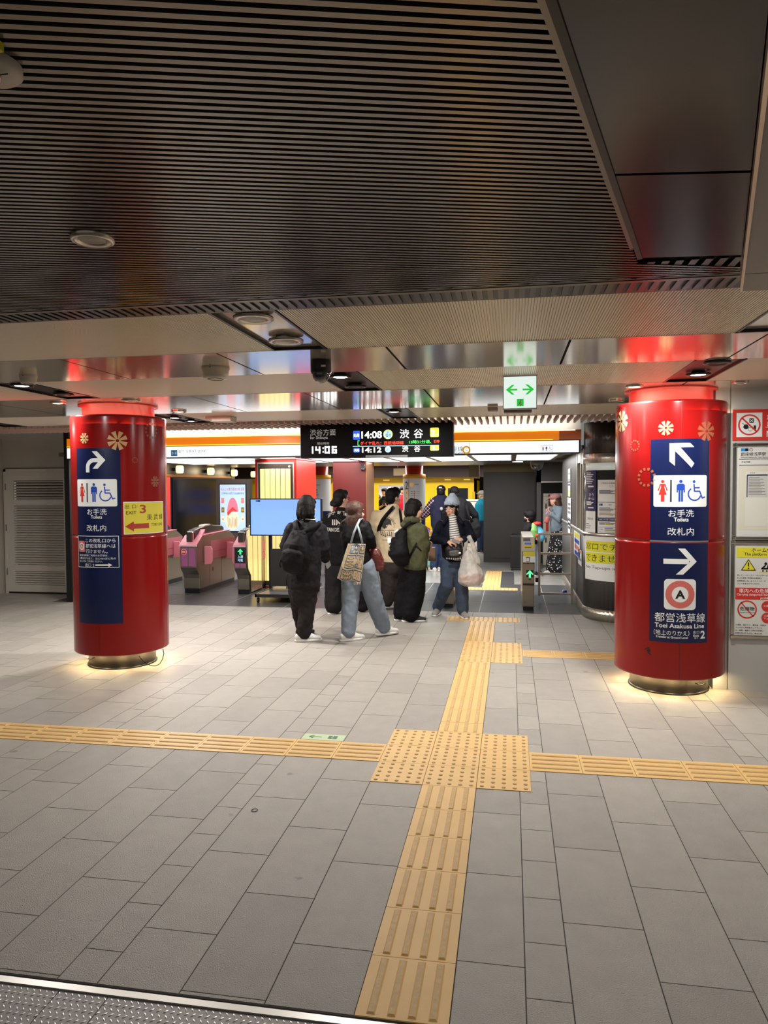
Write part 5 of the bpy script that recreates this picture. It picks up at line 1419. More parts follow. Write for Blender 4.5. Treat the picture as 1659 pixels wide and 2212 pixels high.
# vending machine and display glimpsed between the red columns
t = empty('vending_machine', (-4.3, 15.3, 0), 'blue fronted vending machine between the two red columns', 'vending machine')
m = MB(); m.box((-4.3, 15.3, 0), (-3.3, 15.9, 1.80), mat('vending_gold', (190, 160, 70), .4)); wbuild(m, 'cabinet', t, bevel=.01)
m = MB(); m.box((-4.22, 15.28, 1.32), (-3.38, 15.3, 1.62), mat('vending_blue', (60, 90, 190), .3, emit=.4)); wbuild(m, 'display_window', t)
m = MB(); m.box((-4.22, 15.28, .95), (-3.38, 15.3, 1.2), mat('vending_blue2', (90, 110, 214), .3, emit=.4)); wbuild(m, 'display_window', t)
# lockers in the side opening
t = empty('locker', (1.3, 11.5, 0), 'white locker cabinet with a red heart behind the woman in the cap', 'locker')
a = at(1174, 1066, 11.4); b = at(1217, 1215, 11.4)
m = MB(); m.box((a.x, 11.4, .02), (a.x+.42, 11.7, a.z), mat('locker_white', (206, 200, 184), .45)); wbuild(m, 'cabinet', t, bevel=.006)
m = MB(); m.box((a.x+.10, 11.39, 1.25), (a.x+.22, 11.4, 1.4), RWD); wbuild(m, 'red_panel', t); m = MB(); m.box((a.x+.05, 11.39, .73), (a.x+.10, 11.4, .98), REDP); wbuild(m, 'red_panel', t)
m = MB()
for z in (1.45, 1.3, .7): m.box((a.x, 11.394, z), (a.x+.42, 11.4, z+.005), GREYP)
for z in (1.2, .5): m.box((a.x+.04, 11.385, z), (a.x+.06, 11.4, z+.1), BLACKM)
wbuild(m, 'door_gap', t)
sh = Sheet(planemap((a.x+.13, 11.4, a.z-.05), (1, 0, 0), (0, 0, 1)), None, .01)
sh.disc(-.018, .01, .022, REDP, 0); sh.disc(.018, .01, .022, REDP, 0); sh.poly([(-.037, 0), (.037, 0), (0, -.045)], REDP, 0); sh.build('heart', t)
# ================================================================== PEOPLE
from mathutils.bvhtree import BVHTree
SKIN = mat('skin', (206, 160, 132), .5, bump=.05, bscale=200)
HAIRB = mat('hair_black', (13, 10, 9), .6, bump=.5, bscale=90, spec=.2)
HAIRBR = mat('hair_brown', (66, 40, 29), .55, bump=.5, bscale=90, spec=.35)
def fabric(name, col, rough=.85, bump=.25, vary=.12):
    return mat(name, col, rough, bump=bump, bscale=420, vary=vary, vscale=14, spec=.15)
def G(px, Y, z):
    """point above the floor at height z on the plane Y, seen in column px"""
    py = 1106.0
    for _ in range(3):
        p = at(px, py, Y); d = (Vector((p.x, Y, z))-CAM) @ CM
        py = 1106.0-FPX*d.z/d.y
    p = at(px, py, Y)
    return Vector((p.x, Y, z))
_tex = {}
def clouds(size):
    if size not in _tex:
        t = bpy.data.textures.new('folds', 'CLOUDS'); t.noise_scale = size; t.noise_depth = 2
        _tex[size] = t
    return _tex[size]
def loft_mesh(mb, pts, side, m, seg=20):
    n = len(pts); rings = []
    P = [p[0] for p in pts]
    # rounded ends
    t0 = (P[1]-P[0]).normalized(); t1 = (P[-1]-P[-2]).normalized()
    a0, b0 = pts[0][1:]; a1, b1 = pts[-1][1:]
    e0 = min(a0, b0); e1 = min(a1, b1)
    full = [(P[0]-t0*e0*.75, a0*.55, b0*.55), (P[0]-t0*e0*.4, a0*.86, b0*.86)]+list(pts)+[(P[-1]+t1*e1*.4, a1*.86, b1*.86), (P[-1]+t1*e1*.75, a1*.55, b1*.55)]
    Q = [p[0] for p in full]; N = len(full); v = []
    for i, (p, a, b) in enumerate(full):
        t = (Q[min(i+1, N-1)]-Q[max(i-1, 0)]).normalized()
        s_ = side-t*side.dot(t)
        if s_.length < .05: s_ = Vector((0, 1, 0))-t*t.y
        s_.normalize(); w = t.cross(s_)
        for k in range(seg):
            c = 2*PI*k/seg
            v.append(p+s_*(a*math.cos(c))+w*(b*math.sin(c)))
    f = [(i*seg+k, i*seg+(k+1) % seg, (i+1)*seg+(k+1) % seg, (i+1)*seg+k) for i in range(N-1) for k in range(seg)]
    f += [tuple(range(seg))[::-1], tuple(range((N-1)*seg, N*seg))]
    mb.add(v, f, m, True)
def ell_mesh(mb, c, r, rot, m):
    t = MB().ell((0, 0, 0), (1, 1, 1), m, 18, 12)
    v = []
    for p in t.v:
        q = Vector((p[0]*r[0], p[1]*r[1], p[2]*r[2]))
        v.append(c+(rot @ q if rot else q))
    mb.add(v, t.f, m, True)
def blob(name, parts, m, parent=None, voxel=.011, smooth=4, folds=0.0, fine=0.0):
    """one continuous surface grown over overlapping lofts and ellipsoids"""
    mb = MB()
    for q in parts:
        if q[0] == 'l': loft_mesh(mb, q[1], q[2], m)
        else: ell_mesh(mb, q[1], q[2], q[3] if len(q) > 3 else None, m)
    tmp = mb.build('form')
    r = tmp.modifiers.new('r', 'REMESH'); r.mode = 'VOXEL'; r.voxel_size = voxel; r.use_smooth_shade = True
    if smooth:
        s_ = tmp.modifiers.new('s', 'SMOOTH'); s_.factor = .5; s_.iterations = smooth
    for (st, size) in ((folds, .11), (fine, .035)):
        if st:
            d = tmp.modifiers.new('d', 'DISPLACE'); d.texture = clouds(size); d.strength = st; d.mid_level = .5; d.texture_coords = 'GLOBAL'
    bpy.context.view_layer.update()
    me = bpy.data.meshes.new_from_object(tmp.evaluated_get(bpy.context.evaluated_depsgraph_get()))
    bpy.data.objects.remove(tmp)
    me.name = name
    me.materials.clear(); me.materials.append(m)
    for p in me.polygons: p.material_index = 0; p.use_smooth = True
    o = bpy.data.objects.new(name, me); C.objects.link(o)
    if parent:
        o.parent = parent
        o.matrix_parent_inverse = (Matrix.Translation(parent.location) @ Euler(parent.rotation_euler).to_matrix().to_4x4()).inverted()
    return o
def heading(deg, tilt=0):
    """basis (right, forward, up) of a head or body; 0 looks away from the camera, 90 to the right"""
    a = math.radians(deg)
    F = Vector((math.sin(a), math.cos(a), 0)); Rr = Vector((math.cos(a), -math.sin(a), 0)); U = Vector((0, 0, 1))
    if tilt:
        b = math.radians(tilt); F, U = F*math.cos(b)+U*math.sin(b), U*math.cos(b)-F*math.sin(b)
    return Rr, F, U
def head_parts(c, B, s=1.0):
    Rr, F, U = B; M = Matrix((Rr, F, U)).transposed()
    def p(x, y, z): return c+(Rr*x+F*y+U*z)*s
    def e(x, y, z, a, b, d): return ('e', p(x, y, z), (a*s, b*s, d*s), M)
    return [e(0, -.012, .03, .073, .091, .084), e(0, .02, -.03, .058, .066, .078), e(0, .052, -.088, .026, .022, .02), e(.03, .03, -.065, .022, .03, .03), e(-.03, .03, -.065, .022, .03, .03),
            e(0, .091, -.018, .013, .014, .012), e(0, .086, .008, .008, .008, .03), e(.03, .074, -.022, .02, .012, .018), e(-.03, .074, -.022, .02, .012, .018), e(0, .082, -.055, .02, .007, .009),
            e(0, .074, .036, .046, .012, .012), e(.073, -.004, -.012, .010, .019, .030), e(-.073, -.004, -.012, .010, .019, .030)]
def face_details(c, B, parent, s=1.0, smile=False):
    Rr, F, U = B; M = Matrix((Rr, F, U)).transposed()
    def p(x, y, z): return c+(Rr*x+F*y+U*z)*s
    for sg in (-1, 1):
        m = MB(); ell_mesh(m, p(.031*sg, .079, .011), (.014*s, .006*s, .0055*s), M, mat('eye_white', (232, 226, 220), .2)); ell_mesh(m, p(.031*sg, .083, .011), (.0062*s, .004*s, .0055*s), M, mat('iris', (34, 22, 16), .15)); wbuild(m, 'eye', parent)
        m = MB(); m.tube([p((.016+.011*k)*sg, .087-.0035*k*k*.5, .03+.004*(1-abs(k-1.2)))for k in range(4)], .0034*s, HAIRB, 6); wbuild(m, 'eyebrow', parent)
    m = MB(); ell_mesh(m, p(0, .087, -.052), (.023*s, .006*s, .0045*s), M, mat('lip', (168, 86, 76), .4)); ell_mesh(m, p(0, .086, -.060), (.02*s, .006*s, .005*s), M, mat('lip', (168, 86, 76)))
    if smile: ell_mesh(m, p(0, .0895, -.056), (.017*s, .005*s, .003*s), M, mat('teeth', (236, 230, 220), .3))
    wbuild(m, 'mouth', parent)
def hand_parts(w, d, n, s_, curl=.6, k=1.0):
    """w wrist, d towards the fingers, n palm normal, s_ towards the thumb"""
    d = d.normalized(); n = (n-d*n.dot(d)).normalized(); s_ = (s_-d*s_.dot(d)-n*s_.dot(n)).normalized()
    out = [('l', [(w-d*.02, .026*k, .019*k), (w+d*.02*k, .030*k, .017*k), (w+d*.055*k, .039*k, .015*k), (w+d*.085*k, .038*k, .012*k)], s_)]
    for i, L in enumerate((.068, .076, .070, .055)):
        p = w+d*.085*k+s_*((.029-.0195*i)*k); pts = [(p-d*.01, .0095*k, .0095*k)]
        a = .15
        for j in range(3):
            a += curl*(.7 if j == 0 else 1)
            p = p+(d*math.cos(a)+n*math.sin(a))*(L/3*(1.2-.2*j))*k
            pts.append((p, (.0092-.0008*j)*k, (.0092-.0008*j)*k))
        out.append(('l', pts, s_))
    p = w+d*.025*k+s_*.026*k
    q = p+(d*.6+s_*.65+n*.35).normalized()*.034*k; r = q+(d*.85+s_*.15+n*.5).normalized()*.034*k
    out.append(('l', [(p, .0135*k, .0125*k), (q, .0115*k, .011*k), (r, .009*k, .009*k)], n))
    return out
def shoe(parent, ank, toe, upper, sole, L=.27, w=.047):
    """ank is the point on the floor under the ankle, toe the horizontal direction"""
    t = Vector((toe[0], toe[1], 0)).normalized(); s_ = Vector((-t.y, t.x, 0)); z = ank.z
    base = Vector((ank.x, ank.y, z))
    H = base-t*L*.24
    o = blob('shoe', [('l', [(H+Vector((0, 0, .05)), w*.78, .045), (H+t*L*.25+Vector((0, 0, .052)), w*.85, .048), (H+t*L*.55+Vector((0, 0, .042)), w*.95, .034), (H+t*L*.86+Vector((0, 0, .032)), w*.86, .022)], s_), ('e', H+t*L*.14+Vector((0, 0, .085)), (w*.82, w*.95, .045)), ('l', [(H+t*L*.2+Vector((0, 0, .08)), w*.7, .04), (H+t*L*.6+Vector((0, 0, .05)), w*.7, .03)], s_)], upper, parent, .008, 3)
    m = MB(); up = Vector((0, 0, 1)); dk = SHB if upper is not SHB else SHW
    for k in range(3):
        q0 = H+t*L*(.42+.10*k); zz = .086-.013*k
        m.tube([q0-s_*w*.86+up*.035, q0-s_*w*.55+up*(zz*.86), q0+up*(zz+.002), q0+s_*w*.55+up*(zz*.86), q0+s_*w*.86+up*.035], .0035, dk if upper is SHW else SHG, 5)
    lc = wbuild(m, 'laces', None); bpy.context.view_layer.update(); lc.parent = o; lc.matrix_parent_inverse = o.matrix_world.inverted()
    m = MB(); n = 20; pts = []
    for k in range(n):
        a = 2*PI*k/n; u = math.cos(a); ww = w*(1.02+.10*u)
        pts.append(H+t*(L*.42+L*.54*u)+s_*(ww*math.sin(a)))
    v = [(p.x, p.y, z+.001) for p in pts]+[(p.x, p.y, z+.026) for p in pts]
    m.add(v, [tuple(range(n))[::-1], tuple(range(n, 2*n))]+[(k, (k+1) % n, n+(k+1) % n, n+k) for k in range(n)], sole, True)
    q = wbuild(m, 'sole', None); q.parent = o; q.matrix_parent_inverse = o.matrix_world.inverted() if False else Matrix.Identity(4)
    bpy.context.view_layer.update(); q.matrix_parent_inverse = o.matrix_world.inverted()
    return o
def drape(obj, draw, name, parent, eye=None, off=.004, step=.03):
    """print laid on a garment: the flat drawing is dropped onto the cloth along the viewing direction it was drawn in"""
    me = obj.data; bpy.context.view_layer.update()
    bvh = BVHTree.FromPolygons([obj.matrix_world @ v.co for v in me.vertices], [tuple(p.vertices) for p in me.polygons])
    o_, U, V, N = eye
    def mp(u, v, d):
        p = o_+U*u+V*v
        hit, no, i, dist = bvh.ray_cast(p+N*.6, -N)
        if hit is None: hit = p
        return hit+N*(off+d)
    sh = Sheet(mp, step, 0, .0008); draw(sh); return sh.build(name, parent)

def person(label, Y0, body_deg, head, head_deg, torso, arms, legs, top, bottom, group=None, tilt=0, voxel=.011, sleeve=1.0, face=False, hem_voxel=None, skirt=False, folds=.02, hs=1.0, neck=None, smile=False):
    """head (px, py, dy); torso [(px, py, dy, half width, half depth)] hips to neck; arms: two lists of (px, py, dy, r) with optional hand tuple;
    legs: two lists of joints; all positions are columns and rows of the camera at depth Y0 + dy"""
    B = heading(body_deg); Rr = B[0]
    P = lambda q: at(q[0], q[1], Y0+q[2])
    hc = P(head); HB = heading(head_deg, tilt)
    T = [(P(q), q[3], q[4]) for q in torso]
    root = empty('person', (T[0][0].x, T[0][0].y, 0), label, 'person', group)
    hip = T[0][0]
    bp = head_parts(hc, HB, hs)
    nb = T[-1][0]
    bp.append(('l', [(nb-Vector((0, 0, .03)), .062*hs, .06*hs), ((nb+hc)/2-Vector((0, 0, .02)), .054*hs, .055*hs), (hc-Vector((0, 0, .05*hs))-HB[1]*.015, .052*hs, .055*hs)], Rr))
    bp.append(('l', [(p, a*.82, b*.8) for p, a, b in T], Rr))
    sl = [('l', T, Rr)]
    for A in arms:
        if not A: continue
        js = [(P(q), q[3]) for q in A['j']]
        inner = [(p, min(r*.8, .05), min(r*.8, .05)) for p, r in js]
        w = js[-1][0]
        d = A.get('d') or (js[-1][0]-js[-2][0]).normalized()
        inner[-1] = (w, .026, .024)
        bp.append(('l', inner, Rr))
        if A.get('hand', True):
            bp += hand_parts(w+d*.02, d, A.get('n', Vector((0, 0, -1))), A.get('t', B[1]), A.get('curl', .6), hs*.95)
        n = len(js)
        if sleeve >= 1: sl.append(('l', [(p, r, r) for p, r in js], Rr))
        else:
            k0, k1 = js[0], js[1]; e_ = k0[0].lerp(k1[0], sleeve)
            sl.append(('l', [(k0[0], k0[1], k0[1]), (e_, k1[1]*1.15, k1[1]*1.15)], Rr))
    lp = []
    for L in legs:
        if not L: continue
        js = [(P(q) if len(q) == 4 else q[0], q[3] if len(q) == 4 else q[1]) for q in L['j']]
        bp.append(('l', [(p, min(r*.8, .085), min(r*.8, .085)) for p, r in js[:-1]]+[(js[-1][0], .04, .04), (js[-1][0]-Vector((0, 0, .05)), .036, .04)], Rr))
        t = L.get('toe', B[1]); fl = Vector((js[-1][0].x, js[-1][0].y, js[-1][0].z-.085))
        bp.append(('l', [(fl+Vector((0, 0, .05)), .035, .03), (fl+t*.12+Vector((0, 0, .03)), .035, .018)], Rr))
        lp.append(('l', [(p, r, r*1.02) for p, r in js], Rr))
    body = blob('body', bp, SKIN, root, .0065 if voxel < .012 else .011, 2)
    tp = blob('jacket' if sleeve >= 1 else 't_shirt', sl, top, root, voxel, 5, folds, folds*.35)
    bt = None
    if not skirt:
        pel = [('l', [(hip+Vector((0, 0, .06)), T[0][1]*.88, T[0][2]*.9), (hip-Vector((0, 0, .06)), T[0][1]*.9, T[0][2]*.92), (hip-Vector((0, 0, .13)), T[0][1]*.80, T[0][2]*.85)], Rr)]
        bt = blob('trousers', pel+lp, bottom, root, voxel, 5, folds, folds*.3)
        for L, q in zip([l for l in legs if l], lp):
            a = q[1][-1][0]
            z = L.get('z', 0.0)
            shoe(root, Vector((a.x, a.y, z)), L.get('toe', B[1]), L['shoe'][0], L['shoe'][1], L.get('L', .27))
    if face: face_details(hc, HB, root, hs, smile)
    return root, tp, bt, hc, HB

def hair_cap(name, c, B, m, root, s=1.0, low=-.02, back=-.04, extra=(), rx=.084, ry=.102, rz=.092, front=.045):
    """hair over the skull; the face opening is left free by keeping the cap behind and above it"""
    Rr, F, U = B; M = Matrix((Rr, F, U)).transposed()
    def p(x, y, z): return c+(Rr*x+F*y+U*z)*s
    parts = [('e', p(0, -.022, .042), (rx*s, (ry-.008)*s, (rz-.004)*s), M), ('e', p(0, back, low), (rx*.94*s, .066*s, .08*s), M), ('e', p(.0, front, .075), (.066*s, .046*s, .046*s), M)]
    for (x, y, z, a, b, d) in extra: parts.append(('e', p(x, y, z), (a*s, b*s, d*s), M))
    return blob(name, parts, m, root, .008, 3, .005, .007)

def bob_hair(c, B, m, root, s=1.0, drop=.115, wide=.099, locks=9):
    Rr, F, U = B
    def r(z, y, a, b): return (c+(F*y+U*z)*s, a*s, b*s)
    parts = [('l', [r(.086, -.014, .070, .080), r(.064, -.018, .088, .096), (c+(F*-.024+U*.03)*s, wide*.98*s, .098*s), r(0, -.036, wide, .088), r(-.05, -.042, wide*.98, .080), r(-drop*.85, -.045, wide*.84, .066), r(-drop, -.045, wide*.62, .05)], Rr),
             ('l', [r(.098, .02, .045, .036), r(.078, .055, .060, .030), r(.055, .07, .06, .020)], Rr)]
    for k in range(locks):
        a = -1.9+3.8*k/(locks-1)
        x, y = math.sin(a)*wide*.9, -.04-math.cos(a)*.075
        parts.append(('l', [(c+(Rr*x*.9+F*y*.9)*s, .022*s, .020*s), (c+(Rr*x*.95+F*y*.95+U*(-drop*.7))*s, .024*s, .022*s), (c+(Rr*x*.88+F*y*.95+U*(-drop*1.1-.012*(k % 3)))*s, .012*s, .012*s)], Rr))
    return blob('hair', parts, m, root, .0065, 5, .005, .005)

def strap(mb, pts, w, th, m, N):
    """flat webbing through points; N roughly the surface normal"""
    pts = [Vector(p) for p in pts]; v = []
    for i, p in enumerate(pts):
        t = (pts[min(i+1, len(pts)-1)]-pts[max(i-1, 0)]).normalized()
        s_ = t.cross(N).normalized(); q = s_.cross(t)
        v += [p-s_*w/2-q*th/2, p+s_*w/2-q*th/2, p+s_*w/2+q*th/2, p-s_*w/2+q*th/2]
    f = []
    for i in range(len(pts)-1):
        for k in range(4): f.append((4*i+k, 4*i+(k+1) % 4, 4*i+4+(k+1) % 4, 4*i+4+k))
    f += [(3, 2, 1, 0), tuple(4*(len(pts)-1)+k for k in range(4))]
    mb.add(v, f, m, True)
TOCAM = Vector((.17, -.985, 0)); V = Vector

# ---- A: dark jacket and backpack, nearest left
JA = fabric('jacket_charcoal', (29, 27, 31), .7); TA = fabric('trousers_charcoal', (36, 33, 32))
SHW = mat('shoe_white', (214, 212, 206), .5); SOLEW = mat('sole_white', (226, 224, 218), .5); SHB = mat('shoe_black', (22, 22, 24), .5); SHG = mat('shoe_grey', (150, 146, 140), .6)
YA = 3.6
aL = G(653, 3.85, .09); aR = G(656, 3.56, .09)
ra, tpA, btA, hA, HBA = person('person in a charcoal jacket and black backpack walking away, leftmost of the queue', YA, 18,
    (665, 1098, 0), 24, [(655, 1264, 0, .195, .15), (656, 1235, 0, .20, .16), (658, 1190, 0, .20, .16), (661, 1150, 0, .205, .135), (664, 1131, 0, .15, .10), (666, 1122, 0, .075, .07)],
    [{'j': [(631, 1141, 0, .075), (618, 1180, .04, .075), (628, 1218, .16, .055)], 'hand': True, 'n': V((1, 0, 0))},
     {'j': [(690, 1143, 0, .08), (699, 1182, .02, .082), (703, 1207, .16, .05)], 'n': V((-1, 0, 0)), 'd': V((.1, .8, -.2)), 't': V((0, .3, 1)), 'curl': .7}],
    [{'j': [(644, 1264, .02, .105), (647, 1315, .08, .092), (aL, .07)], 'shoe': (SHB, SHB), 'toe': V((.5, .86, 0)), 'L': .25},
     {'j': [(667, 1264, 0, .11), (664, 1315, -.02, .092), (aR, .082)], 'shoe': (SHW, SOLEW), 'toe': V((.9, .43, 0)), 'L': .28}],
    JA, TA, 'people queueing at the gates', folds=.028)
bob_hair(hA, HBA, HAIRB, ra, 1.03, .080, .098)
m = MB(); nb = at(666, 1121, YA); m.tube([nb+V((.082*math.cos(a)*1.0, .075*math.sin(a), .004*math.sin(3*a)-.002)) for a in [2*PI*k/24 for k in range(25)]], .005, WHITE, 6); wbuild(m, 'collar_trim', ra)
m = MB(); p = at(653, 1117, YA-.09); m.ell(p, (.008, .008, .009), CHROME, 10, 8); wbuild(m, 'earring', ra)
m = MB(); q = at(681, 1379, 3.62)
# backpack
BKP = fabric('pack_black', (17, 16, 18), .62, .3)
def P_(px, py, Y): return at(px, py, Y)
bk = empty('backpack', P_(640, 1240, 3.36), 'large black backpack on the back of the person at the left', 'backpack', 'backpacks worn in the queue')
blob('pack_body', [('l', [(P_(641, 1228, 3.38), .13, .075), (P_(639, 1205, 3.36), .158, .105), (P_(641, 1178, 3.36), .145, .10), (P_(645, 1158, 3.38), .10, .075)], V((1, 0, 0)))], BKP, bk, .011, 4, .02, .008)
blob('front_pocket', [('l', [(P_(632, 1230, 3.30), .10, .05), (P_(630, 1212, 3.27), .125, .06), (P_(633, 1195, 3.27), .115, .055)], V((1, 0, 0)))], BKP, bk, .010, 4, .018, .008)
blob('drawstring_top', [('e', P_(646, 1152, 3.37), (.06, .05, .035)), ('e', P_(636, 1153, 3.35), (.035, .035, .025)), ('e', P_(654, 1153, 3.36), (.03, .03, .025))], BKP, bk, .009, 2, .03, .02)
m = MB()
strap(m, [P_(646, 1154, 3.40), P_(664, 1146, 3.415), P_(680, 1137, 3.44), P_(690, 1130, 3.52), P_(693, 1130, 3.62)], .05, .012, BKP, TOCAM)
strap(m, [P_(642, 1152, 3.42), P_(640, 1140, 3.43), P_(638, 1130, 3.46), P_(638, 1125, 3.56)], .05, .012, BKP, TOCAM)
wbuild(m, 'shoulder_strap', bk)
m = MB(); strap(m, [P_(620, 1240, 3.36), P_(619, 1255, 3.36), P_(620, 1268, 3.36)], .012, .004, BKP, TOCAM); strap(m, [P_(606, 1208, 3.25), P_(604, 1218, 3.25), P_(606, 1226, 3.25)], .012, .004, BKP, TOCAM); m.cbox(P_(620, 1269, 3.35), (.02, .01, .03), CHROME)
wbuild(m, 'hanging_strap', bk)
m = MB(); a = P_(707, 1213, 3.80); m.cbox((0, 0, 0), (.018, .07, .14), WHITE); m.v = [tuple(a+Euler((.5, 0, -.3)).to_matrix() @ V(p)) for p in m.v]
tag(wbuild(m, 'phone'), 'white phone edge in the hand of the charcoal jacket person', 'phone')

# ---- B: black printed T-shirt, hair tied low
TB = fabric('tee_black', (15, 14, 16), .85); JB = fabric('jeans_black', (28, 26, 28))
bL = G(720, 5.28, .09); bR = G(782, 5.5, .09)
rb, tpB, btB, hB, HBB = person('person with tied black hair, glasses and a black T-shirt with white lettering', 5.35, 8,
    (737, 1078, 0), 42, [(735, 1214, 0, .22, .16), (734, 1180, 0, .225, .165), (733, 1140, 0, .225, .15), (735, 1118, 0, .19, .12), (738, 1105, 0, .09, .085)],
    [{'j': [(709, 1124, 0, .085), (706, 1158, .04, .08), (714, 1185, .18, .05)], 'n': V((1, 0, 0))}, {'j': [(763, 1124, 0, .085), (770, 1158, .04, .08), (765, 1185, .2, .05)], 'n': V((-1, 0, 0))}],
    [{'j': [(723, 1216, 0, .125), (720, 1268, 0, .115), (bL, .115)], 'shoe': (SHB, SOLEW), 'toe': V((.55, .83, 0)), 'L': .28}, {'j': [(752, 1216, 0, .125), (768, 1266, .08, .115), (bR, .11)], 'shoe': (SHB, SOLEW), 'toe': V((.75, .66, 0)), 'L': .28}],
    TB, JB, 'people queueing at the gates', sleeve=.95, folds=.025, face=True)
hair_cap('hair', hB, HBB, HAIRB, rb, 1.04, low=-.02, back=-.055, extra=[(0, -.10, -.035, .045, .045, .05), (-.02, -.125, -.055, .03, .03, .04), (.02, -.11, -.075, .025, .03, .03)], rx=.086)
Rr, F, U = HBB; m = MB()
m.tube([hB+Rr*.078+F*.085+U*.012, hB+Rr*.084+F*.03+U*.014, hB+Rr*.082-F*.01+U*.012], .0025, BLACKM, 6)
for sg in (-1, 1): m.tube([hB+Rr*(sg*.035+.022*math.cos(a))+F*.098+U*(.01+.018*math.sin(a)) for a in [2*PI*k/14 for k in range(15)]], .002, BLACKM, 5)
wbuild(m, 'glasses', rb)
m = MB()
for k in range(7):
    pc_ = hB-F*.12+Rr*(.03*math.cos(k))+U*(-.055+.02*math.sin(2*k)); m.ell(pc_, (.009, .009, .009), CHROME if k % 2 else BLACKP, 8, 6)
wbuild(m, 'hair_beads', rb)
m = MB(); nb = at(738, 1104, 5.35); m.tube([nb+V((.09*math.cos(a), .085*math.sin(a), 0)) for a in [2*PI*k/20 for k in range(21)]], .004, CHROME, 5); wbuild(m, 'necklace', rb)
Uv = V((.985, .17, 0)); Zv = V((0, 0, 1))
LT = mat('shirt_lettering', (176, 172, 166), .7)
def dB(sh):
    for k, ch in enumerate('Signs of Time'):
        a = (k-6)/6.5; 
        if ch != ' ': sh.text(ch, .155*math.sin(a*1.05), .17-.085*(1-math.cos(a*1.1)), .05 if ch.isupper() else .036, LT, 0, .021, bold=.02)
    sh.text('IIM', -.02, .045, .072, LT, 0, .12, bold=.03); sh.text('TAIN DESIGN', -.03, -.05, .05, LT, 0, .24, bold=.02)
drape(tpB, dB, 'back_lettering', rb, (at(730, 1136, 5.2), Uv, Zv, TOCAM))
m = MB(); strap(m, [at(722, 1108, 5.15), at(728, 1118, 5.15), at(737, 1128, 5.15), at(748, 1136, 5.15), at(758, 1145, 5.16)], .035, .008, BKP, TOCAM)
wbuild(m, 'bag_strap', rb)

# ---- C: long brown hair, black top, wide blue-grey trousers, tote bag
TC = fabric('top_black', (14, 13, 15), .6); BC = fabric('trousers_blue_grey', (124, 134, 146), .8, .2, .08)
cL = G(752, 3.66, .09); cR = G(828, 3.98, .10)
rc, tpC, btC, hC, HBC = person('woman with long brown hair in a black top and wide blue-grey trousers, mid-stride', 3.75, 25,
    (769, 1108, 0), 40, [(772, 1212, 0, .165, .135), (769, 1190, 0, .155, .13), (766, 1160, 0, .165, .13), (767, 1135, 0, .165, .105), (769, 1124, 0, .08, .07)],
    [{'j': [(745, 1136, .02, .062), (744, 1168, .12, .058), (765, 1185, .2, .04)], 'n': V((1, 0, 0))}, {'j': [(789, 1136, -.02, .064), (798, 1161, -.04, .06), (806, 1180, .06, .042)], 'd': V((-.3, .5, -.6)), 'n': V((-1, 0, -.3)), 't': V((0, .6, .5)), 'curl': .8}],
    [{'j': [(759, 1222, 0, .115), (757, 1295, -.02, .098), (cL, .078)], 'shoe': (SHW, SOLEW), 'toe': V((.75, .66, 0)), 'L': .29}, {'j': [(787, 1222, 0, .12), (806, 1288, .08, .10), (cR, .085)], 'shoe': (SHW, SOLEW), 'toe': V((.72, .69, 0)), 'L': .29, 'z': .012}],
    TC, BC, 'people queueing at the gates', folds=.02)
Rr, F, U = HBC
parts = []
for (x, dx_, dz, r, y) in ((-.060, -.085, -.31, .032, -.03), (-.035, -.06, -.30, .036, -.055), (0, -.03, -.275, .038, -.065), (.03, -.01, -.24, .036, -.055), (.058, .0, -.22, .030, -.035), (-.078, -.12, -.30, .024, -.01), (-.055, -.105, -.335, .020, -.04), (-.062, -.22, -.17, .018, -.03), (-.055, -.18, -.20, .022, -.045), (.072, .0, -.19, .02, -.01)):
    p0 = hC+(Rr*x-F*.01)*1+U*.06; p1 = hC+Rr*x*1.25+F*y+U*-.05; p2 = hC+Rr*(x*1.1+dx_*.5)+F*(y-.015)+U*(dz*.6); p3 = hC+Rr*(x*1.05+dx_)+F*(y-.01)+U*dz
    parts.append(('l', [(p0, r*1.1, r), (p1, r*1.15, r), (p2, r, r*.9), (p3, r*.45, r*.4)], Rr))
M = Matrix((Rr, F, U)).transposed()
parts += [('e', hC+U*.044-F*.02, (.09, .102, .092), M), ('e', hC+U*.07+F*.045, (.062, .045, .045), M)]
blob('hair', parts, HAIRBR, rc, .007, 4, .006, .006)
# tote bag: woven panels of fish and flowers
TOT = mat('tote_canvas', (206, 190, 158), .85, bump=.2, bscale=260, vary=.08, vscale=30); TBL = mat('tote_blue', (62, 82, 112), .8); TBR = mat('tote_brown', (128, 104, 72), .8); TLB = mat('tote_sky', (96, 150, 200), .8); TOR = mat('tote_tan', (196, 150, 96), .8)
tt = empty('tote_bag', at(755, 1250, 3.5), 'beige woven tote bag with blue framed fish and flower panels on her shoulder', 'bag')
Y_t = 3.50
corners = [at(728, 1251, Y_t), at(779, 1258, Y_t-.02), at(790, 1175, Y_t+.0), at(752, 1174, Y_t)]
def tote(u, v, side):
    a, b, c, d = corners
    p = a.lerp(b, u).lerp(d.lerp(c, u), v)
    bul = .045*math.sin(PI*min(max(u, 0), 1))**.7*math.sin(PI*min(max(v*.93+.035, 0), 1))**.6
    return p+TOCAM*(bul*side)+V((0, 0, .012*math.sin(9*u+2)*(1-v)))
m = MB(); n = 16
for sgn in (1, -1):
    v = [tote(i/n, j/n, sgn) for j in range(n+1) for i in range(n+1)]
    m.add(v, [(j*(n+1)+i, j*(n+1)+i+1, (j+1)*(n+1)+i+1, (j+1)*(n+1)+i) for j in range(n) for i in range(n)], TOT, True)
wbuild(m, 'canvas', tt)
sh = Sheet(lambda u, v, d: tote(u, v, 1)+TOCAM*(d+.002), .08, 0, .0008)
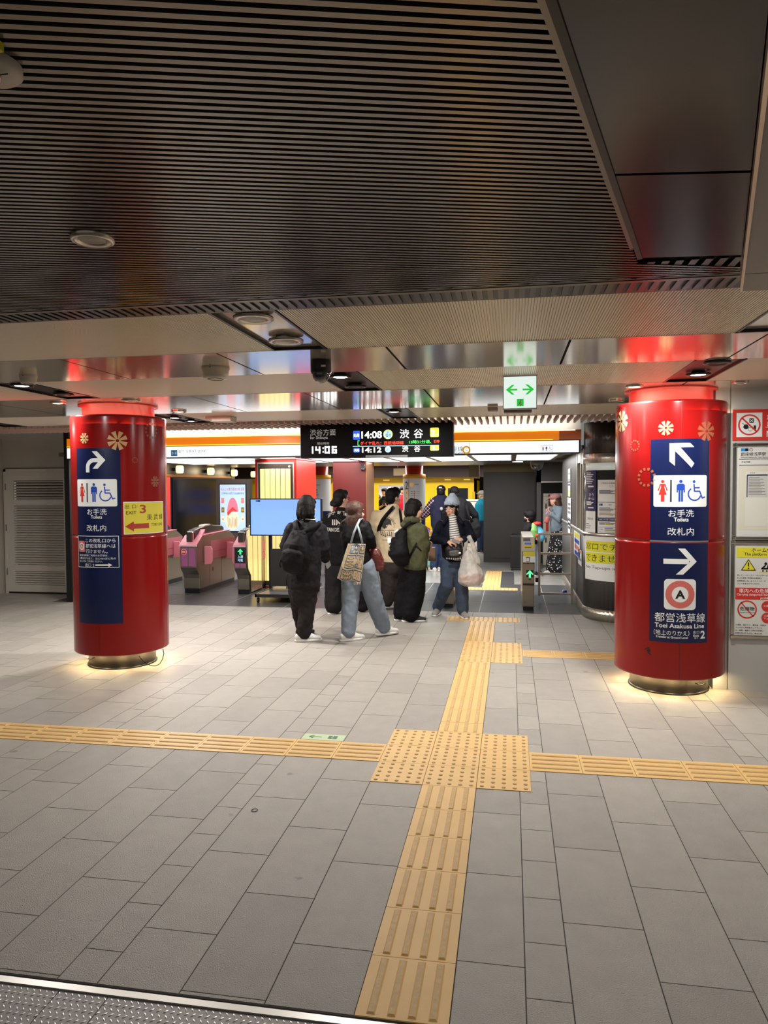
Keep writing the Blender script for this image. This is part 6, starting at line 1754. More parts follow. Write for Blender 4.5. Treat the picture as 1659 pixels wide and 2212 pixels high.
for (u0, v0, u1, v1) in ((.10, .02, .60, .30), (.62, .02, .98, .30), (.16, .34, .60, .70), (.63, .34, .96, .70), (.22, .74, .68, .98), (.72, .74, .98, .98)):
    sh.frame(u0, v0, u1, v1, .024, TBL, 0)
for k in range(3):
    v = .43+.09*k
    sh.disc(.37, v, .17, TBR, 1, 16, .03); sh.disc(.38, v, .11, TOT, 2, 14, .014); sh.poly([(.20, v), (.14, v+.03), (.14, v-.03)][::-1], TBR, 1)
for (u, v, r, mm) in ((.34, .86, .09, TLB), (.52, .90, .10, TBL), (.60, .79, .08, TBL), (.76, .55, .09, TOR), (.86, .42, .08, TOR), (.70, .42, .07, TBL), (.84, .62, .06, TBL), (.26, .2, .10, TBR), (.46, .2, .09, TBR), (.30, .1, .09, TBR), (.50, .1, .09, TBR), (.8, .16, .1, TOR), (.86, .88, .1, TBR)):
    sh.blossom(u, v, r, mm, 6, False, 1); sh.disc(u, v, r*.35, TOT, 2, 10)
sh.build('woven_panels', tt)
m = MB()
for (px0, py0, px1) in ((758, 1173, 1), (783, 1174, 1)): strap(m, [at(px0, py0, Y_t-.03), at((px0+774)/2-1.5, 1150, Y_t-.02), at(772, 1133, Y_t+.0), at(777, 1123, 3.57), at(782, 1121, 3.66), at(785, 1123, 3.78)], .022, .006, mat('tote_strap', (150, 158, 166), .8, vary=.2, vscale=120), TOCAM)
for k in range(6): strap(m, [at(765+2.6*k, 1257.5, Y_t-.03), at(765+2.6*k+random.uniform(-1, 2), 1264, Y_t-.035)], .004, .003, TOT, TOCAM)
wbuild(m, 'handle', tt)
hb = empty('handbag', at(812, 1234, 3.82), 'reddish brown leather handbag on her right forearm', 'bag')
blob('leather_body', [('l', [(at(818, 1226, 3.80), .07, .045), (at(812, 1208, 3.80), .085, .05), (at(808, 1190, 3.80), .055, .035)], V((1, 0, 0)))], mat('leather_brown', (92, 40, 34), .35, bump=.3, bscale=40), hb, .009, 3, .03, .012)
m = MB(); m.tube([at(803, 1192, 3.78), at(802, 1182, 3.78), at(806, 1177, 3.78), at(811, 1183, 3.79), at(813, 1192, 3.79)], .006, mat('leather_brown', (92, 40, 34)), 8); wbuild(m, 'handle', hb)

# ---- D: cream T-shirt
TD = fabric('tee_cream', (232, 212, 176), .9, .2, .06); BD = fabric('jeans_washed_black', (66, 60, 58), .9, .25, .2)
dL = G(836, 5.83, .09); dR = G(857, 6.2, .09)
rd, tpD, btD, hD, HBD = person('stocky man with short black hair in a cream T-shirt with a round back print', 5.8, 15,
    (850, 1075, 0), 48, [(846, 1205, 0, .235, .19), (845, 1170, 0, .245, .20), (845, 1135, 0, .235, .17), (846, 1110, 0, .20, .13), (849, 1098, 0, .095, .09)],
    [{'j': [(817, 1114, 0, .10), (812, 1148, .03, .095), (816, 1178, .15, .05)], 'n': V((1, 0, 0)), 'curl': .7}, {'j': [(874, 1114, 0, .10), (880, 1148, .03, .095), (878, 1175, .2, .05)], 'n': V((-1, 0, 0))}],
    [{'j': [(836, 1216, 0, .135), (842, 1262, .02, .12), (dL, .088)], 'shoe': (SHW, SOLEW), 'toe': V((.85, .53, 0)), 'L': .29}, {'j': [(858, 1216, 0, .135), (858, 1262, .2, .115), (dR, .088)], 'shoe': (SHG, SOLEW), 'toe': V((.8, .6, 0)), 'L': .29}],
    TD, BD, 'people queueing at the gates', sleeve=.95, folds=.022, face=True, hs=1.06)
hair_cap('hair', hD, HBD, HAIRB, rd, 1.08, low=-.01, back=-.05, rx=.085, extra=[(0, .03, .10, .06, .05, .035)], front=.05)
PG1 = mat('print_charcoal', (74, 70, 70), .8)
def dD(sh):
    sh.poly([(-.075, .02), (-.07, .075), (-.035, .12), (.02, .125), (.06, .09), (.07, .03), (.03, .045), (.0, .0), (-.03, -.02)], PG1, 0)
    sh.ring(0, .02, .098, .103, PG1, 0, -.2, PI*.62, 20)
    for k in range(9):
        a = PI*.5-.16*k; sh.stroke([(.112*math.cos(a), .02+.112*math.sin(a)), (.124*math.cos(a), .02+.124*math.sin(a))], .007, PG1, 0)
    sh.stroke([(-.10, -.04), (.10, -.035)], .006, PG1, 0)
    for k in range(6): sh.stroke([(-.085+.03*k, -.05-.01*(k % 2)), (-.07+.028*k, -.10-.012*(k % 3))], .008, PG1, 0)
    sh.stroke([(-.08, -.09), (-.02, -.115), (.06, -.10)], .007, PG1, 0); sh.rect(-.06, -.17, .04, -.162, mat('print_grey', (150, 140, 124), .8), 0)
drape(tpD, dD, 'back_print', rd, (at(835, 1140, 5.6), Uv, Zv, TOCAM))
m = MB(); strap(m, [at(851, 1095, 5.70), at(846, 1100, 5.63), at(836, 1111, 5.575), at(826, 1124, 5.575), at(819, 1140, 5.62), at(818, 1148, 5.7)], .05, .010, BKP, TOCAM); wbuild(m, 'bag_strap', rd)
m = MB(); strap(m, [at(864, 1099, 5.72), at(864.5, 1106, 5.62), at(866, 1118, 5.59), at(868, 1130, 5.6)], .035, .010, BKP, TOCAM); wbuild(m, 'bag_strap', rd)

# ---- E: olive hooded jacket, backpack
JE = fabric('jacket_olive', (74, 76, 52), .65, .15); BE = fabric('trousers_black', (13, 12, 14), .8)
eL = G(866, 4.92, .09); eR = G(886, 4.86, .09)
re_, tpE, btE, hE, HBE = person('person with bobbed black hair in an olive hooded jacket looking right', 4.9, 48,
    (896, 1102, 0), 78, [(897, 1222, 0, .165, .15), (898, 1195, 0, .165, .15), (897, 1165, 0, .16, .145), (893, 1140, 0, .155, .125), (894, 1126, 0, .085, .08)],
    [{'j': [(912, 1143, -.08, .068), (918, 1176, -.05, .066), (921, 1188, .12, .045)], 'd': V((.6, .7, .5)), 'n': V((-.5, .3, .5)), 'curl': .7}, {'j': [(880, 1140, .10, .065), (896, 1172, .28, .06), (915, 1165, .32, .042)], 'd': V((.8, .3, .3)), 'n': V((0, 0, 1)), 'curl': .6}],
    [{'j': [(884, 1228, .06, .118), (873, 1282, .06, .11), (eL, .095)], 'shoe': (SHB, SOLEW), 'toe': V((.92, .38, 0)), 'L': .25}, {'j': [(901, 1228, -.02, .12), (898, 1282, -.02, .115), (eR, .11)], 'shoe': (SHB, SOLEW), 'toe': V((.95, .3, 0)), 'L': .30}],
    JE, BE, 'people queueing at the gates', folds=.022, face=True)
bob_hair(hE, HBE, HAIRB, re_, 1.04, .055, .095)
blob('hood', [('l', [(at(873, 1131, 5.0), .04, .035), (at(879, 1124, 4.86), .05, .04), (at(890, 1122, 4.80), .045, .035), (at(902, 1126, 4.84), .03, .025)], V((0, 0, 1))), ('e', at(878, 1134, 4.92), (.075, .09, .05))], JE, re_, .010, 3, .02, .01)
blob('jacket_tail', [('l', [(at(889, 1216, 4.80), .05, .02), (at(905, 1222, 4.80), .07, .022), (at(919, 1228, 4.86), .045, .02)], V((0, 0, 1)))], JE, re_, .010, 3, .015, .006)
bk = empty('backpack', at(862, 1219, 4.72), 'black backpack with a white charm on the back of the olive jacket person', 'backpack', 'backpacks worn in the queue')
blob('pack_body', [('l', [(at(868, 1211, 4.76), .11, .09), (at(861, 1195, 4.74), .145, .115), (at(861, 1172, 4.76), .12, .10), (at(868, 1152, 4.80), .075, .065), (at(876, 1141, 4.84), .04, .03)], V((.8, -.6, 0)))], BKP, bk, .011, 4, .02, .008)
m = MB(); strap(m, [at(873, 1142, 4.76), at(879, 1134, 4.76), at(888, 1129, 4.78), at(900, 1128, 4.82)], .045, .012, BKP, TOCAM); strap(m, [at(884, 1204, 4.74), at(894, 1184, 4.73), at(903, 1168, 4.76), at(908, 1162, 4.8)], .022, .008, BKP, TOCAM); strap(m, [at(897, 1176, 4.735), at(908, 1188, 4.75), at(919, 1199, 4.82)], .014, .006, BKP, TOCAM); wbuild(m, 'shoulder_strap', bk)
m = MB(); m.cbox(at(841, 1167, 4.64), (.04, .012, .06), WHITE, None); m.cbox(at(850, 1155, 4.66), (.035, .012, .05), SHG); strap(m, [at(852, 1151, 4.66), at(858, 1146, 4.68), at(862, 1142, 4.72)], .02, .008, SHW, TOCAM); strap(m, [at(844, 1172, 4.63), at(841, 1182, 4.62), at(842, 1190, 4.62)], .01, .004, CHROME, TOCAM); wbuild(m, 'charm', bk)
t = empty('phone', at(921, 1150, 5.1), 'phone with a purple screen held by the olive jacket person', 'phone')
m = MB(); m.cbox((0, 0, 0), (.075, .01, .15), BLACKM); m.cbox((0, -.006, 0), (.066, .002, .135), mat('phone_purple', (150, 100, 170), .3, emit=.35)); Rm = Euler((-.5, .5, .5)).to_matrix(); o_ = at(921, 1150, 5.12); m.v = [tuple(o_+Rm @ V(p)) for p in m.v]; wbuild(m, 'case', t)

# ---- F: walking towards the camera, beanie, striped shirt, plastic bag
JF = fabric('jacket_navy', (20, 22, 34), .75); BF = fabric('jeans_slate', (72, 84, 104), .85, .2, .14)
fL = G(945, 5.42, .10); fR = G(1000, 5.26, .09)
rf, tpF, btF, hF, HBF = person('smiling woman in a pale grey beanie and navy jacket walking out with a plastic bag', 5.2, 186,
    (976, 1100, 0), 202, [(981, 1207, 0, .155, .13), (981, 1185, 0, .165, .135), (980, 1155, 0, .175, .13), (979, 1130, 0, .17, .105), (978, 1121, 0, .085, .075)],
    [{'j': [(953, 1133, 0, .070), (939, 1166, -.02, .072), (963, 1170, -.24, .042)], 'd': V((.9, -.15, -.05)), 'n': V((0, .4, -.9)), 't': V((.2, -.6, .7)), 'curl': .55}, {'j': [(1005, 1133, 0, .070), (1020, 1164, -.02, .070), (1003, 1166, -.22, .042)], 'd': V((-.8, -.2, .15)), 'n': V((0, .4, -.9)), 't': V((-.2, -.4, .8)), 'curl': .6}],
    [{'j': [(969, 1212, 0, .108), (966, 1262, -.02, .090), (fL, .070)], 'shoe': (SHG, SOLEW), 'toe': V((-.15, -.98, 0)), 'L': .26}, {'j': [(991, 1212, 0, .105), (997, 1265, .02, .085), (fR, .076)], 'shoe': (SHG, SOLEW), 'toe': V((.35, -.93, 0)), 'L': .26}],
    JF, BF, None, folds=.02, face=True, smile=True)
hair_cap('hair', hF, HBF, HAIRB, rf, 1.0, low=-.045, back=-.03, extra=[(.062, .0, -.03, .022, .04, .05), (-.062, .0, -.03, .022, .04, .05), (.0, .073, .052, .06, .022, .022), (.035, .068, .045, .03, .02, .024), (-.035, .068, .045, .03, .02, .024)])
Rr, F, U = HBF; M = Matrix((Rr, F, U)).transposed()
BEAN = mat('beanie_wool', (176, 188, 204), .95, bump=.5, bscale=150, vary=.08, vscale=30)
blob('beanie', [('l', [(hF+U*.075-F*.01, .092, .102), (hF+U*.11-F*.014, .090, .097), (hF+U*.15-F*.02, .072, .076), (hF+U*.172-F*.02, .045, .047)], Rr)], BEAN, rf, .009, 3)
m = MB()
for k in range(40):
    a = 2*PI*k/40; c_, s_ = math.cos(a), math.sin(a)
    m.tube([hF+U*.055-F*.01+Rr*(.092*c_)+F*(.102*s_), hF+U*.098-F*.012+Rr*(.093*c_)+F*(.102*s_)], .0072, BEAN, 6)
wbuild(m, 'beanie_cuff', rf)
STR = bpy.data.materials.new('striped_jersey'); STR.use_nodes = True
nt = STR.node_tree; b_ = nt.nodes['Principled BSDF']; b_.inputs['Roughness'].default_value = .9
geo = nt.nodes.new('ShaderNodeNewGeometry'); sx = nt.nodes.new('ShaderNodeSeparateXYZ'); nt.links.new(geo.outputs['Position'], sx.inputs[0])
ad = nt.nodes.new('ShaderNodeMath'); ad.operation = 'MULTIPLY_ADD'; nt.links.new(sx.outputs['X'], ad.inputs[0]); ad.inputs[1].default_value = -.15; nt.links.new(sx.outputs['Z'], ad.inputs[2])
mu = nt.nodes.new('ShaderNodeMath'); mu.operation = 'MULTIPLY'; nt.links.new(ad.outputs[0], mu.inputs[0]); mu.inputs[1].default_value = 36
fr = nt.nodes.new('ShaderNodeMath'); fr.operation = 'FRACT'; nt.links.new(mu.outputs[0], fr.inputs[0])
gt = nt.nodes.new('ShaderNodeMath'); gt.operation = 'LESS_THAN'; nt.links.new(fr.outputs[0], gt.inputs[0]); gt.inputs[1].default_value = .32
mx = nt.nodes.new('ShaderNodeMix'); mx.data_type = 'RGBA'; nt.links.new(gt.outputs[0], mx.inputs[0]); mx.inputs[6].default_value = (.75, .71, .66, 1); mx.inputs[7].default_value = (.02, .02, .035, 1); nt.links.new(mx.outputs[2], b_.inputs['Base Color'])
blob('striped_shirt', [('l', [(at(987, 1203, 5.085), .075, .06), (at(985, 1175, 5.085), .075, .06), (at(981, 1145, 5.09), .062, .06), (at(979, 1127, 5.12), .05, .05), (at(978, 1119, 5.16), .055, .06)], V((1, 0, 0)))], STR, rf, .009, 4, .008)
for (sg, x0) in ((-1, 961), (1, 998)):
    blob('hood_collar', [('l', [(at(978+sg*20, 1131, 5.09), .026, .022), (at(978+sg*14, 1121, 5.12), .034, .028), (at(978+sg*7, 1117, 5.24), .04, .03), (at(978, 1117, 5.32), .04, .03)], V((0, 0, 1)))], JF, rf, .009, 3, .012)
t = empty('waist_pouch', at(981, 1205, 4.98), 'black and grey checked waist pouch worn by the woman in the beanie', 'bag')
blob('pouch_body', [('l', [(at(981, 1199, 5.0), .10, .038), (at(980, 1187, 4.99), .108, .042), (at(981, 1178, 5.0), .10, .035)], V((1, 0, 0)))], mat('pouch_black', (22, 22, 24), .55, bump=.2, bscale=80), t, .009, 3, .01)
blob('front_pocket', [('l', [(at(982, 1199, 4.95), .065, .018), (at(981, 1191, 4.945), .07, .02)], V((1, 0, 0)))], mat('pouch_grey', (86, 84, 82), .6, bump=.3, bscale=60), t, .008, 2)
m = MB()
for k in range(15): m.cbox(at(963+2.4*k, 1205.5+1.2*math.sin(k*.2+.3), 4.985), (.0075, .02, .018), WHITE if k % 2 else BLACKP)
m.cbox(at(993, 1194, 4.94), (.025, .008, .02), WHITE); wbuild(m, 'checked_edge', t)
t = empty('paper_slip', at(983, 1169, 4.93), 'small clear and white slips held in her two hands', 'ticket')
m = MB(); m.cbox((0, 0, 0), (.10, .004, .055), mat('slip_grey', (176, 174, 178), .3)); Rm = Euler((.7, .35, .1)).to_matrix(); o_ = at(985, 1169, 4.90); m.v = [tuple(o_+Rm @ V(p)) for p in m.v]; m.tube([at(997, 1166, 4.9), at(999, 1176, 4.9), at(999, 1186, 4.92)], .004, SHG, 6); wbuild(m, 'slip', t)
# plastic bag
PLB = bpy.data.materials.new('plastic_film'); PLB.use_nodes = True; b_ = PLB.node_tree.nodes['Principled BSDF']
b_.inputs['Base Color'].default_value = (.84, .80, .75, 1); b_.inputs['Roughness'].default_value = .28; b_.inputs['Transmission Weight'].default_value = .35; b_.inputs['IOR'].default_value = 1.1; b_.inputs['Alpha'].default_value = .66
PLP = mat('plastic_pink', (226, 168, 150), .3, bump=.2, bscale=30)
t = empty('plastic_bag', at(1016, 1262, 5.0), 'crumpled translucent plastic carrier bag hanging from her forearm', 'bag')
blob('film', [('l', [(at(1018, 1254, 5.0), .165, .09), (at(1017, 1242, 5.0), .165, .10), (at(1014, 1224, 5.0), .12, .085), (at(1012, 1206, 5.0), .085, .06), (at(1009, 1194, 5.0), .05, .035)], V((1, 0, 0)))], PLB, t, .009, 3, .035, .008)
blob('contents', [('e', at(1003, 1250, 5.0), (.07, .06, .055)), ('e', at(1031, 1248, 5.0), (.07, .06, .065)), ('e', at(1017, 1252, 4.985), (.085, .06, .05)), ('e', at(1017, 1256, 5.0), (.14, .085, .025))], PLP, t, .010, 2, .03)
m = MB(); strap(m, [at(1004, 1200, 4.99), at(1004, 1186, 4.97), at(1008, 1168, 4.96), at(1013, 1160, 4.98), at(1017, 1161, 5.08)], .045, .008, PLB, TOCAM); strap(m, [at(1030, 1212, 5.0), at(1027, 1192, 4.98), at(1020, 1172, 4.95), at(1013, 1159, 4.96), at(1010, 1163, 5.08)], .05, .008, PLB, TOCAM); wbuild(m, 'handle', t)
blob('gather', [('l', [(at(1030, 1216, 4.99), .05, .03), (at(1028, 1198, 4.98), .035, .02), (at(1022, 1180, 4.96), .03, .012)], V((1, 0, 0)))], PLB, t, .008, 2, .03, .012)

# ---- G, H: at the far side of the gates
VG = fabric('vest_navy', (34, 36, 56)); PLA = bpy.data.materials.new('plaid_sleeve'); PLA.use_nodes = True
def _plaid(nt):
    b_ = nt.nodes['Principled BSDF']; b_.inputs['Roughness'].default_value = .9; b_.inputs['Specular IOR Level'].default_value = .15
    geo = nt.nodes.new('ShaderNodeNewGeometry'); sx = nt.nodes.new('ShaderNodeSeparateXYZ'); nt.links.new(geo.outputs['Position'], sx.inputs[0])
    def stripe(a, k, w):
        m1 = nt.nodes.new('ShaderNodeMath'); m1.operation = 'MULTIPLY_ADD'; nt.links.new(sx.outputs['X'], m1.inputs[0]); m1.inputs[1].default_value = a; nt.links.new(sx.outputs['Z'], m1.inputs[2])
        m2 = nt.nodes.new('ShaderNodeMath'); m2.operation = 'MULTIPLY'; nt.links.new(m1.outputs[0], m2.inputs[0]); m2.inputs[1].default_value = k
        m3 = nt.nodes.new('ShaderNodeMath'); m3.operation = 'FRACT'; nt.links.new(m2.outputs[0], m3.inputs[0])
        m4 = nt.nodes.new('ShaderNodeMath'); m4.operation = 'LESS_THAN'; nt.links.new(m3.outputs[0], m4.inputs[0]); m4.inputs[1].default_value = w
        return m4
    a, b = stripe(1.0, 13, .2), stripe(-1.0, 13, .2)
    mx = nt.nodes.new('ShaderNodeMath'); mx.operation = 'ADD'; nt.links.new(a.outputs[0], mx.inputs[0]); nt.links.new(b.outputs[0], mx.inputs[1])
    r = nt.nodes.new('ShaderNodeValToRGB'); r.color_ramp.interpolation = 'CONSTANT'
    sc = nt.nodes.new('ShaderNodeMath'); sc.operation = 'MULTIPLY'; nt.links.new(mx.outputs[0], sc.inputs[0]); sc.inputs[1].default_value = .45
    r.color_ramp.elements[0].color = (.035, .014, .03, 1); r.color_ramp.elements[1].position = .3; r.color_ramp.elements[1].color = (.36, .28, .30, 1)
    e = r.color_ramp.elements.new(.7); e.color = (.8, .74, .72, 1)
    nt.links.new(sc.outputs[0], r.inputs[0]); nt.links.new(r.outputs[0], b_.inputs['Base Color'])
_plaid(PLA.node_tree)
BG_ = fabric('jeans_dark', (46, 58, 86))
gY = 10.2
gL = G(936, gY, .09); gR = G(950, gY+.1, .09)
rg, tpG, btG, hG, HBG = person('man in a black cap and navy vest with a plaid sleeve reaching to the gate', gY, 0,
    (953, 1062, 0), 5, [(953, 1135, 0, .20, .15), (953, 1110, 0, .22, .16), (952, 1088, 0, .23, .15), (953, 1076, 0, .17, .11), (953, 1070, 0, .09, .08)],
    [{'j': [(936, 1084, 0, .085), (926, 1102, .1, .085), (914, 1115, .2, .06)], 'n': V((0, 0, -1))}, {'j': [(968, 1084, 0, .085), (972, 1108, .05, .07), (968, 1125, .15, .05)], 'n': V((-1, 0, 0))}],
    [{'j': [(947, 1138, 0, .11), (942, 1175, 0, .09), (gL, .075)], 'shoe': (SHW, SOLEW), 'toe': V((-.5, .86, 0))}, {'j': [(958, 1138, 0, .11), (955, 1175, .05, .09), (gR, .075)], 'shoe': (SHW, SOLEW), 'toe': V((.2, .98, 0))}],
    VG, BG_, 'people beyond the gates', voxel=.014, folds=.02)
M = Matrix((HBG[0], HBG[1], HBG[2])).transposed()
blob('hair', [('e', hG-HBG[1]*.035-HBG[2]*.01, (.082, .07, .085), M)], HAIRB, rg, .012, 2)
blob('cap', [('e', hG+HBG[2]*.05-HBG[1]*.005, (.092, .105, .078), M), ('l', [(hG+HBG[1]*.08+HBG[2]*.055, .06, .012), (hG+HBG[1]*.15+HBG[2]*.04, .05, .010)], HBG[0])], BLACKM, rg, .011, 2)
m = MB(); m.cbox(hG+HBG[2]*.085-HBG[1]*.098, (.06, .008, .012), WHITE); wbuild(m, 'cap_badge', rg)
blob('plaid_sleeve', [('l', [(at(937, 1084, gY-.02), .092, .092), (at(926, 1102, gY+.08), .094, .094), (at(917, 1112, gY+.16), .075, .075)], V((1, 0, 0)))], PLA, rg, .012, 3, .015)
t = empty('sling_bag', at(960, 1108, 10.0), 'small grey backpack pocket with a white keyring on the navy vest', 'bag')
blob('pouch', [('l', [(at(961, 1124, 10.02), .06, .04), (at(960, 1108, 10.0), .07, .05), (at(957, 1098, 10.02), .05, .03)], V((1, 0, 0)))], BKP, t, .011, 3)
m = MB(); m.ell(at(953.5, 1099, 9.94), (.03, .015, .035), SHG, 12, 8); wbuild(m, 'keyring', t)

SH_ = fabric('suit_black', (22, 21, 24), .7)
hY = 9.9
hL = G(982, hY, .09); hR = G(992, hY+.1, .09)
rh, tpH, btH, hH, HBH = person('man in a black suit with a shoulder bag walking away behind the beanie woman', hY, 12,
    (982, 1066, 0), 8, [(990, 1142, 0, .21, .16), (990, 1115, 0, .22, .16), (990, 1095, 0, .235, .15), (986, 1082, 0, .18, .12), (983, 1074, 0, .085, .08)],
    [{'j': [(973, 1092, 0, .08), (970, 1118, .02, .07), (972, 1138, .1, .05)], 'n': V((1, 0, 0))}, {'j': [(1010, 1092, 0, .085), (1026, 1113, .0, .075), (1028, 1132, .1, .052)], 'n': V((-1, 0, 0))}],
    [{'j': [(983, 1146, 0, .11), (983, 1180, .02, .09), (hL, .07)], 'shoe': (SHB, SHB), 'toe': V((0, 1, 0))}, {'j': [(997, 1146, 0, .11), (995, 1180, .06, .09), (hR, .07)], 'shoe': (SHB, SHB), 'toe': V((.2, .98, 0))}],
    SH_, SH_, 'people beyond the gates', voxel=.014, folds=.018)
hair_cap('hair', hH, HBH, HAIRB, rh, 1.1, low=-.03, back=-.04)
t = empty('shoulder_bag', at(1028, 1165, hY-.12), 'black shoulder bag with a wide strap on the man in the black suit', 'bag')
blob('bag_body', [('l', [(at(1027, 1156, hY-.1), .11, .07), (at(1027, 1138, hY-.1), .12, .08), (at(1024, 1124, hY-.1), .09, .05)], V((1, 0, 0)))], BKP, t, .012, 3, .025, .01)
m = MB(); strap(m, [at(1007, 1085, hY-.12), at(1009, 1100, hY-.17), at(1013, 1116, hY-.17), at(1020, 1128, hY-.15)], .05, .01, BKP, TOCAM); wbuild(m, 'shoulder_strap', t)
# mint suitcase and tan box by the gate
t = empty('suitcase', (at(926, 1228, 10.6).x, 10.6, 0), 'mint green suitcase standing beside the man in the navy vest', 'suitcase', 'suitcases beyond the gates')
a, b = at(920, 1160, 10.5), at(936, 1160, 10.5)
m = MB(); m.box((a.x, 10.5, .06), (b.x, 10.75, a.z), mat('mint_shell', (150, 206, 202), .3)); wbuild(m, 'shell', t, bevel=.03)
m = MB()
for x in (a.x+.03, b.x-.03): m.tube([(x-.01, 10.52, .03), (x+.01, 10.52, .03)], .03, BLACKM, 12)
wbuild(m, 'wheel', t)
m = MB(); m.tube([(a.x+.02, 10.62, a.z), (a.x+.02, 10.62, a.z+.12), (b.x-.02, 10.62, a.z+.12), (b.x-.02, 10.62, a.z)], .008, CHROME, 6); wbuild(m, 'handle', t)
a, b = at(924.5, 1212, 6.3), at(941, 1182, 6.3)
m = MB(); m.box((a.x, 6.3, a.z), (b.x, 6.33, b.z), mat('flap_tan', (178, 146, 116), .4)); wbuild(m, 'flap', g2, bevel=.012)

# ---- L: woman in a dusty pink cap, denim jacket and dotted skirt
JL = fabric('denim_grey_blue', (112, 124, 134), .85, .25, .15); lY = 10.2
rl, tpL, btL, hL_, HBL = person('woman in a dusty pink cap, denim jacket and black dotted skirt by the office', lY, -80,
    (1199, 1080, 0), -82, [(1205, 1144, 0, .16, .15), (1207, 1128, 0, .17, .165), (1208, 1110, 0, .165, .16), (1205, 1098, 0, .13, .12), (1203, 1092, 0, .075, .075)],
    [{'j': [(1210, 1102, -.10, .085), (1206, 1124, -.16, .08), (1192, 1110, -.14, .05)], 'd': V((-.6, 0, .7)), 'n': V((0, 0, 1)), 'curl': .7}, {'j': [(1202, 1102, .12, .08), (1196, 1124, .16, .07), (1188, 1112, .1, .05)], 'd': V((-.6, 0, .7)), 'n': V((0, 0, 1)), 'curl': .7}],
    [], JL, JL, 'people beyond the gates', voxel=.014, folds=.02, skirt=True, face=True)
SKD = bpy.data.materials.new('dotted_skirt'); SKD.use_nodes = True; nt = SKD.node_tree; b_ = nt.nodes['Principled BSDF']; b_.inputs['Roughness'].default_value = .85
tc = nt.nodes.new('ShaderNodeTexCoord'); vo = nt.nodes.new('ShaderNodeTexVoronoi'); vo.inputs['Scale'].default_value = 24; vo.inputs['Randomness'].default_value = .7; nt.links.new(tc.outputs['Object'], vo.inputs['Vector'])
lt = nt.nodes.new('ShaderNodeMath'); lt.operation = 'LESS_THAN'; nt.links.new(vo.outputs['Distance'], lt.inputs[0]); lt.inputs[1].default_value = .26
mx = nt.nodes.new('ShaderNodeMix'); mx.data_type = 'RGBA'; nt.links.new(lt.outputs[0], mx.inputs[0]); mx.inputs[6].default_value = (.006, .006, .008, 1); mx.inputs[7].default_value = (.8, .8, .78, 1); nt.links.new(mx.outputs[2], b_.inputs['Base Color'])
lx = G(1203, lY, .1).x
blob('skirt', [('l', [(V((lx+.02, lY, .10)), .235, .23), (V((lx+.03, lY, .45)), .20, .20), (V((lx+.05, lY, .80)), .165, .165), (V((lx+.05, lY, .96)), .15, .145)], V((1, 0, 0)))], SKD, rl, .014, 4, .03)
m = MB(); m.lathe([(.158, -.012), (.162, 0), (.158, .012)], (lx+.05, lY, .965), WHITE, 32); wbuild(m, 'waistband', rl)
blob('legs', [('l', [(V((lx-.02, lY-.08, .55)), .06, .06), (V((lx-.03, lY-.08, .10)), .045, .045)], V((0, 1, 0))), ('l', [(V((lx+.04, lY+.08, .55)), .06, .06), (V((lx+.03, lY+.08, .10)), .045, .045)], V((0, 1, 0)))], SKIN, rl, .012, 2)
for (x, y) in ((lx-.04, lY-.08), (lx+.02, lY+.08)): shoe(rl, V((x, y, 0)), V((-1, -.05, 0)), SHW, SOLEW, .30)
Rr, F, U = HBL; M = Matrix((Rr, F, U)).transposed()
blob('hair', [('e', hL_-F*.03+U*.03, (.086, .09, .09), M), ('l', [(hL_-F*.03, .085, .075), (hL_-F*.06-U*.08, .085, .075), (hL_-F*.085-U*.16, .075, .06), (hL_-F*.08-U*.22, .05, .035)], Rr)], HAIRBR, rl, .012, 2, .012, .02)
CAPP = mat('cap_dusty_pink', (150, 106, 108), .9, bump=.2, bscale=120)
blob('cap', [('e', hL_+U*.055-F*.005, (.094, .11, .075), M), ('l', [(hL_+F*.08+U*.045, .062, .012), (hL_+F*.13+U*.02, .055, .011), (hL_+F*.165-U*.01, .04, .010)], Rr)], CAPP, rl, .010, 2)
t = empty('phone', at(1184, 1104, lY), 'phone in a lilac case held up by the woman in the cap', 'phone')
m = MB(); m.cbox((0, 0, 0), (.02, .08, .15), mat('lilac_case', (176, 130, 196), .4)); o_ = at(1184, 1104, lY-.1); Rm = Euler((0, .7, 0)).to_matrix(); m.v = [tuple(o_+Rm @ V(p)) for p in m.v]; wbuild(m, 'case', t)
t = empty('small_pouch', at(1183, 1130, lY), 'small red pouch hanging from the hand of the woman in the cap', 'pouch')
blob('pouch_body', [('l', [(at(1180, 1128, lY-.1), .05, .03), (at(1184, 1118, lY-.1), .045, .025)], V((1, 0, 0)))], mat('pouch_red', (176, 86, 84), .5), t, .010, 2)

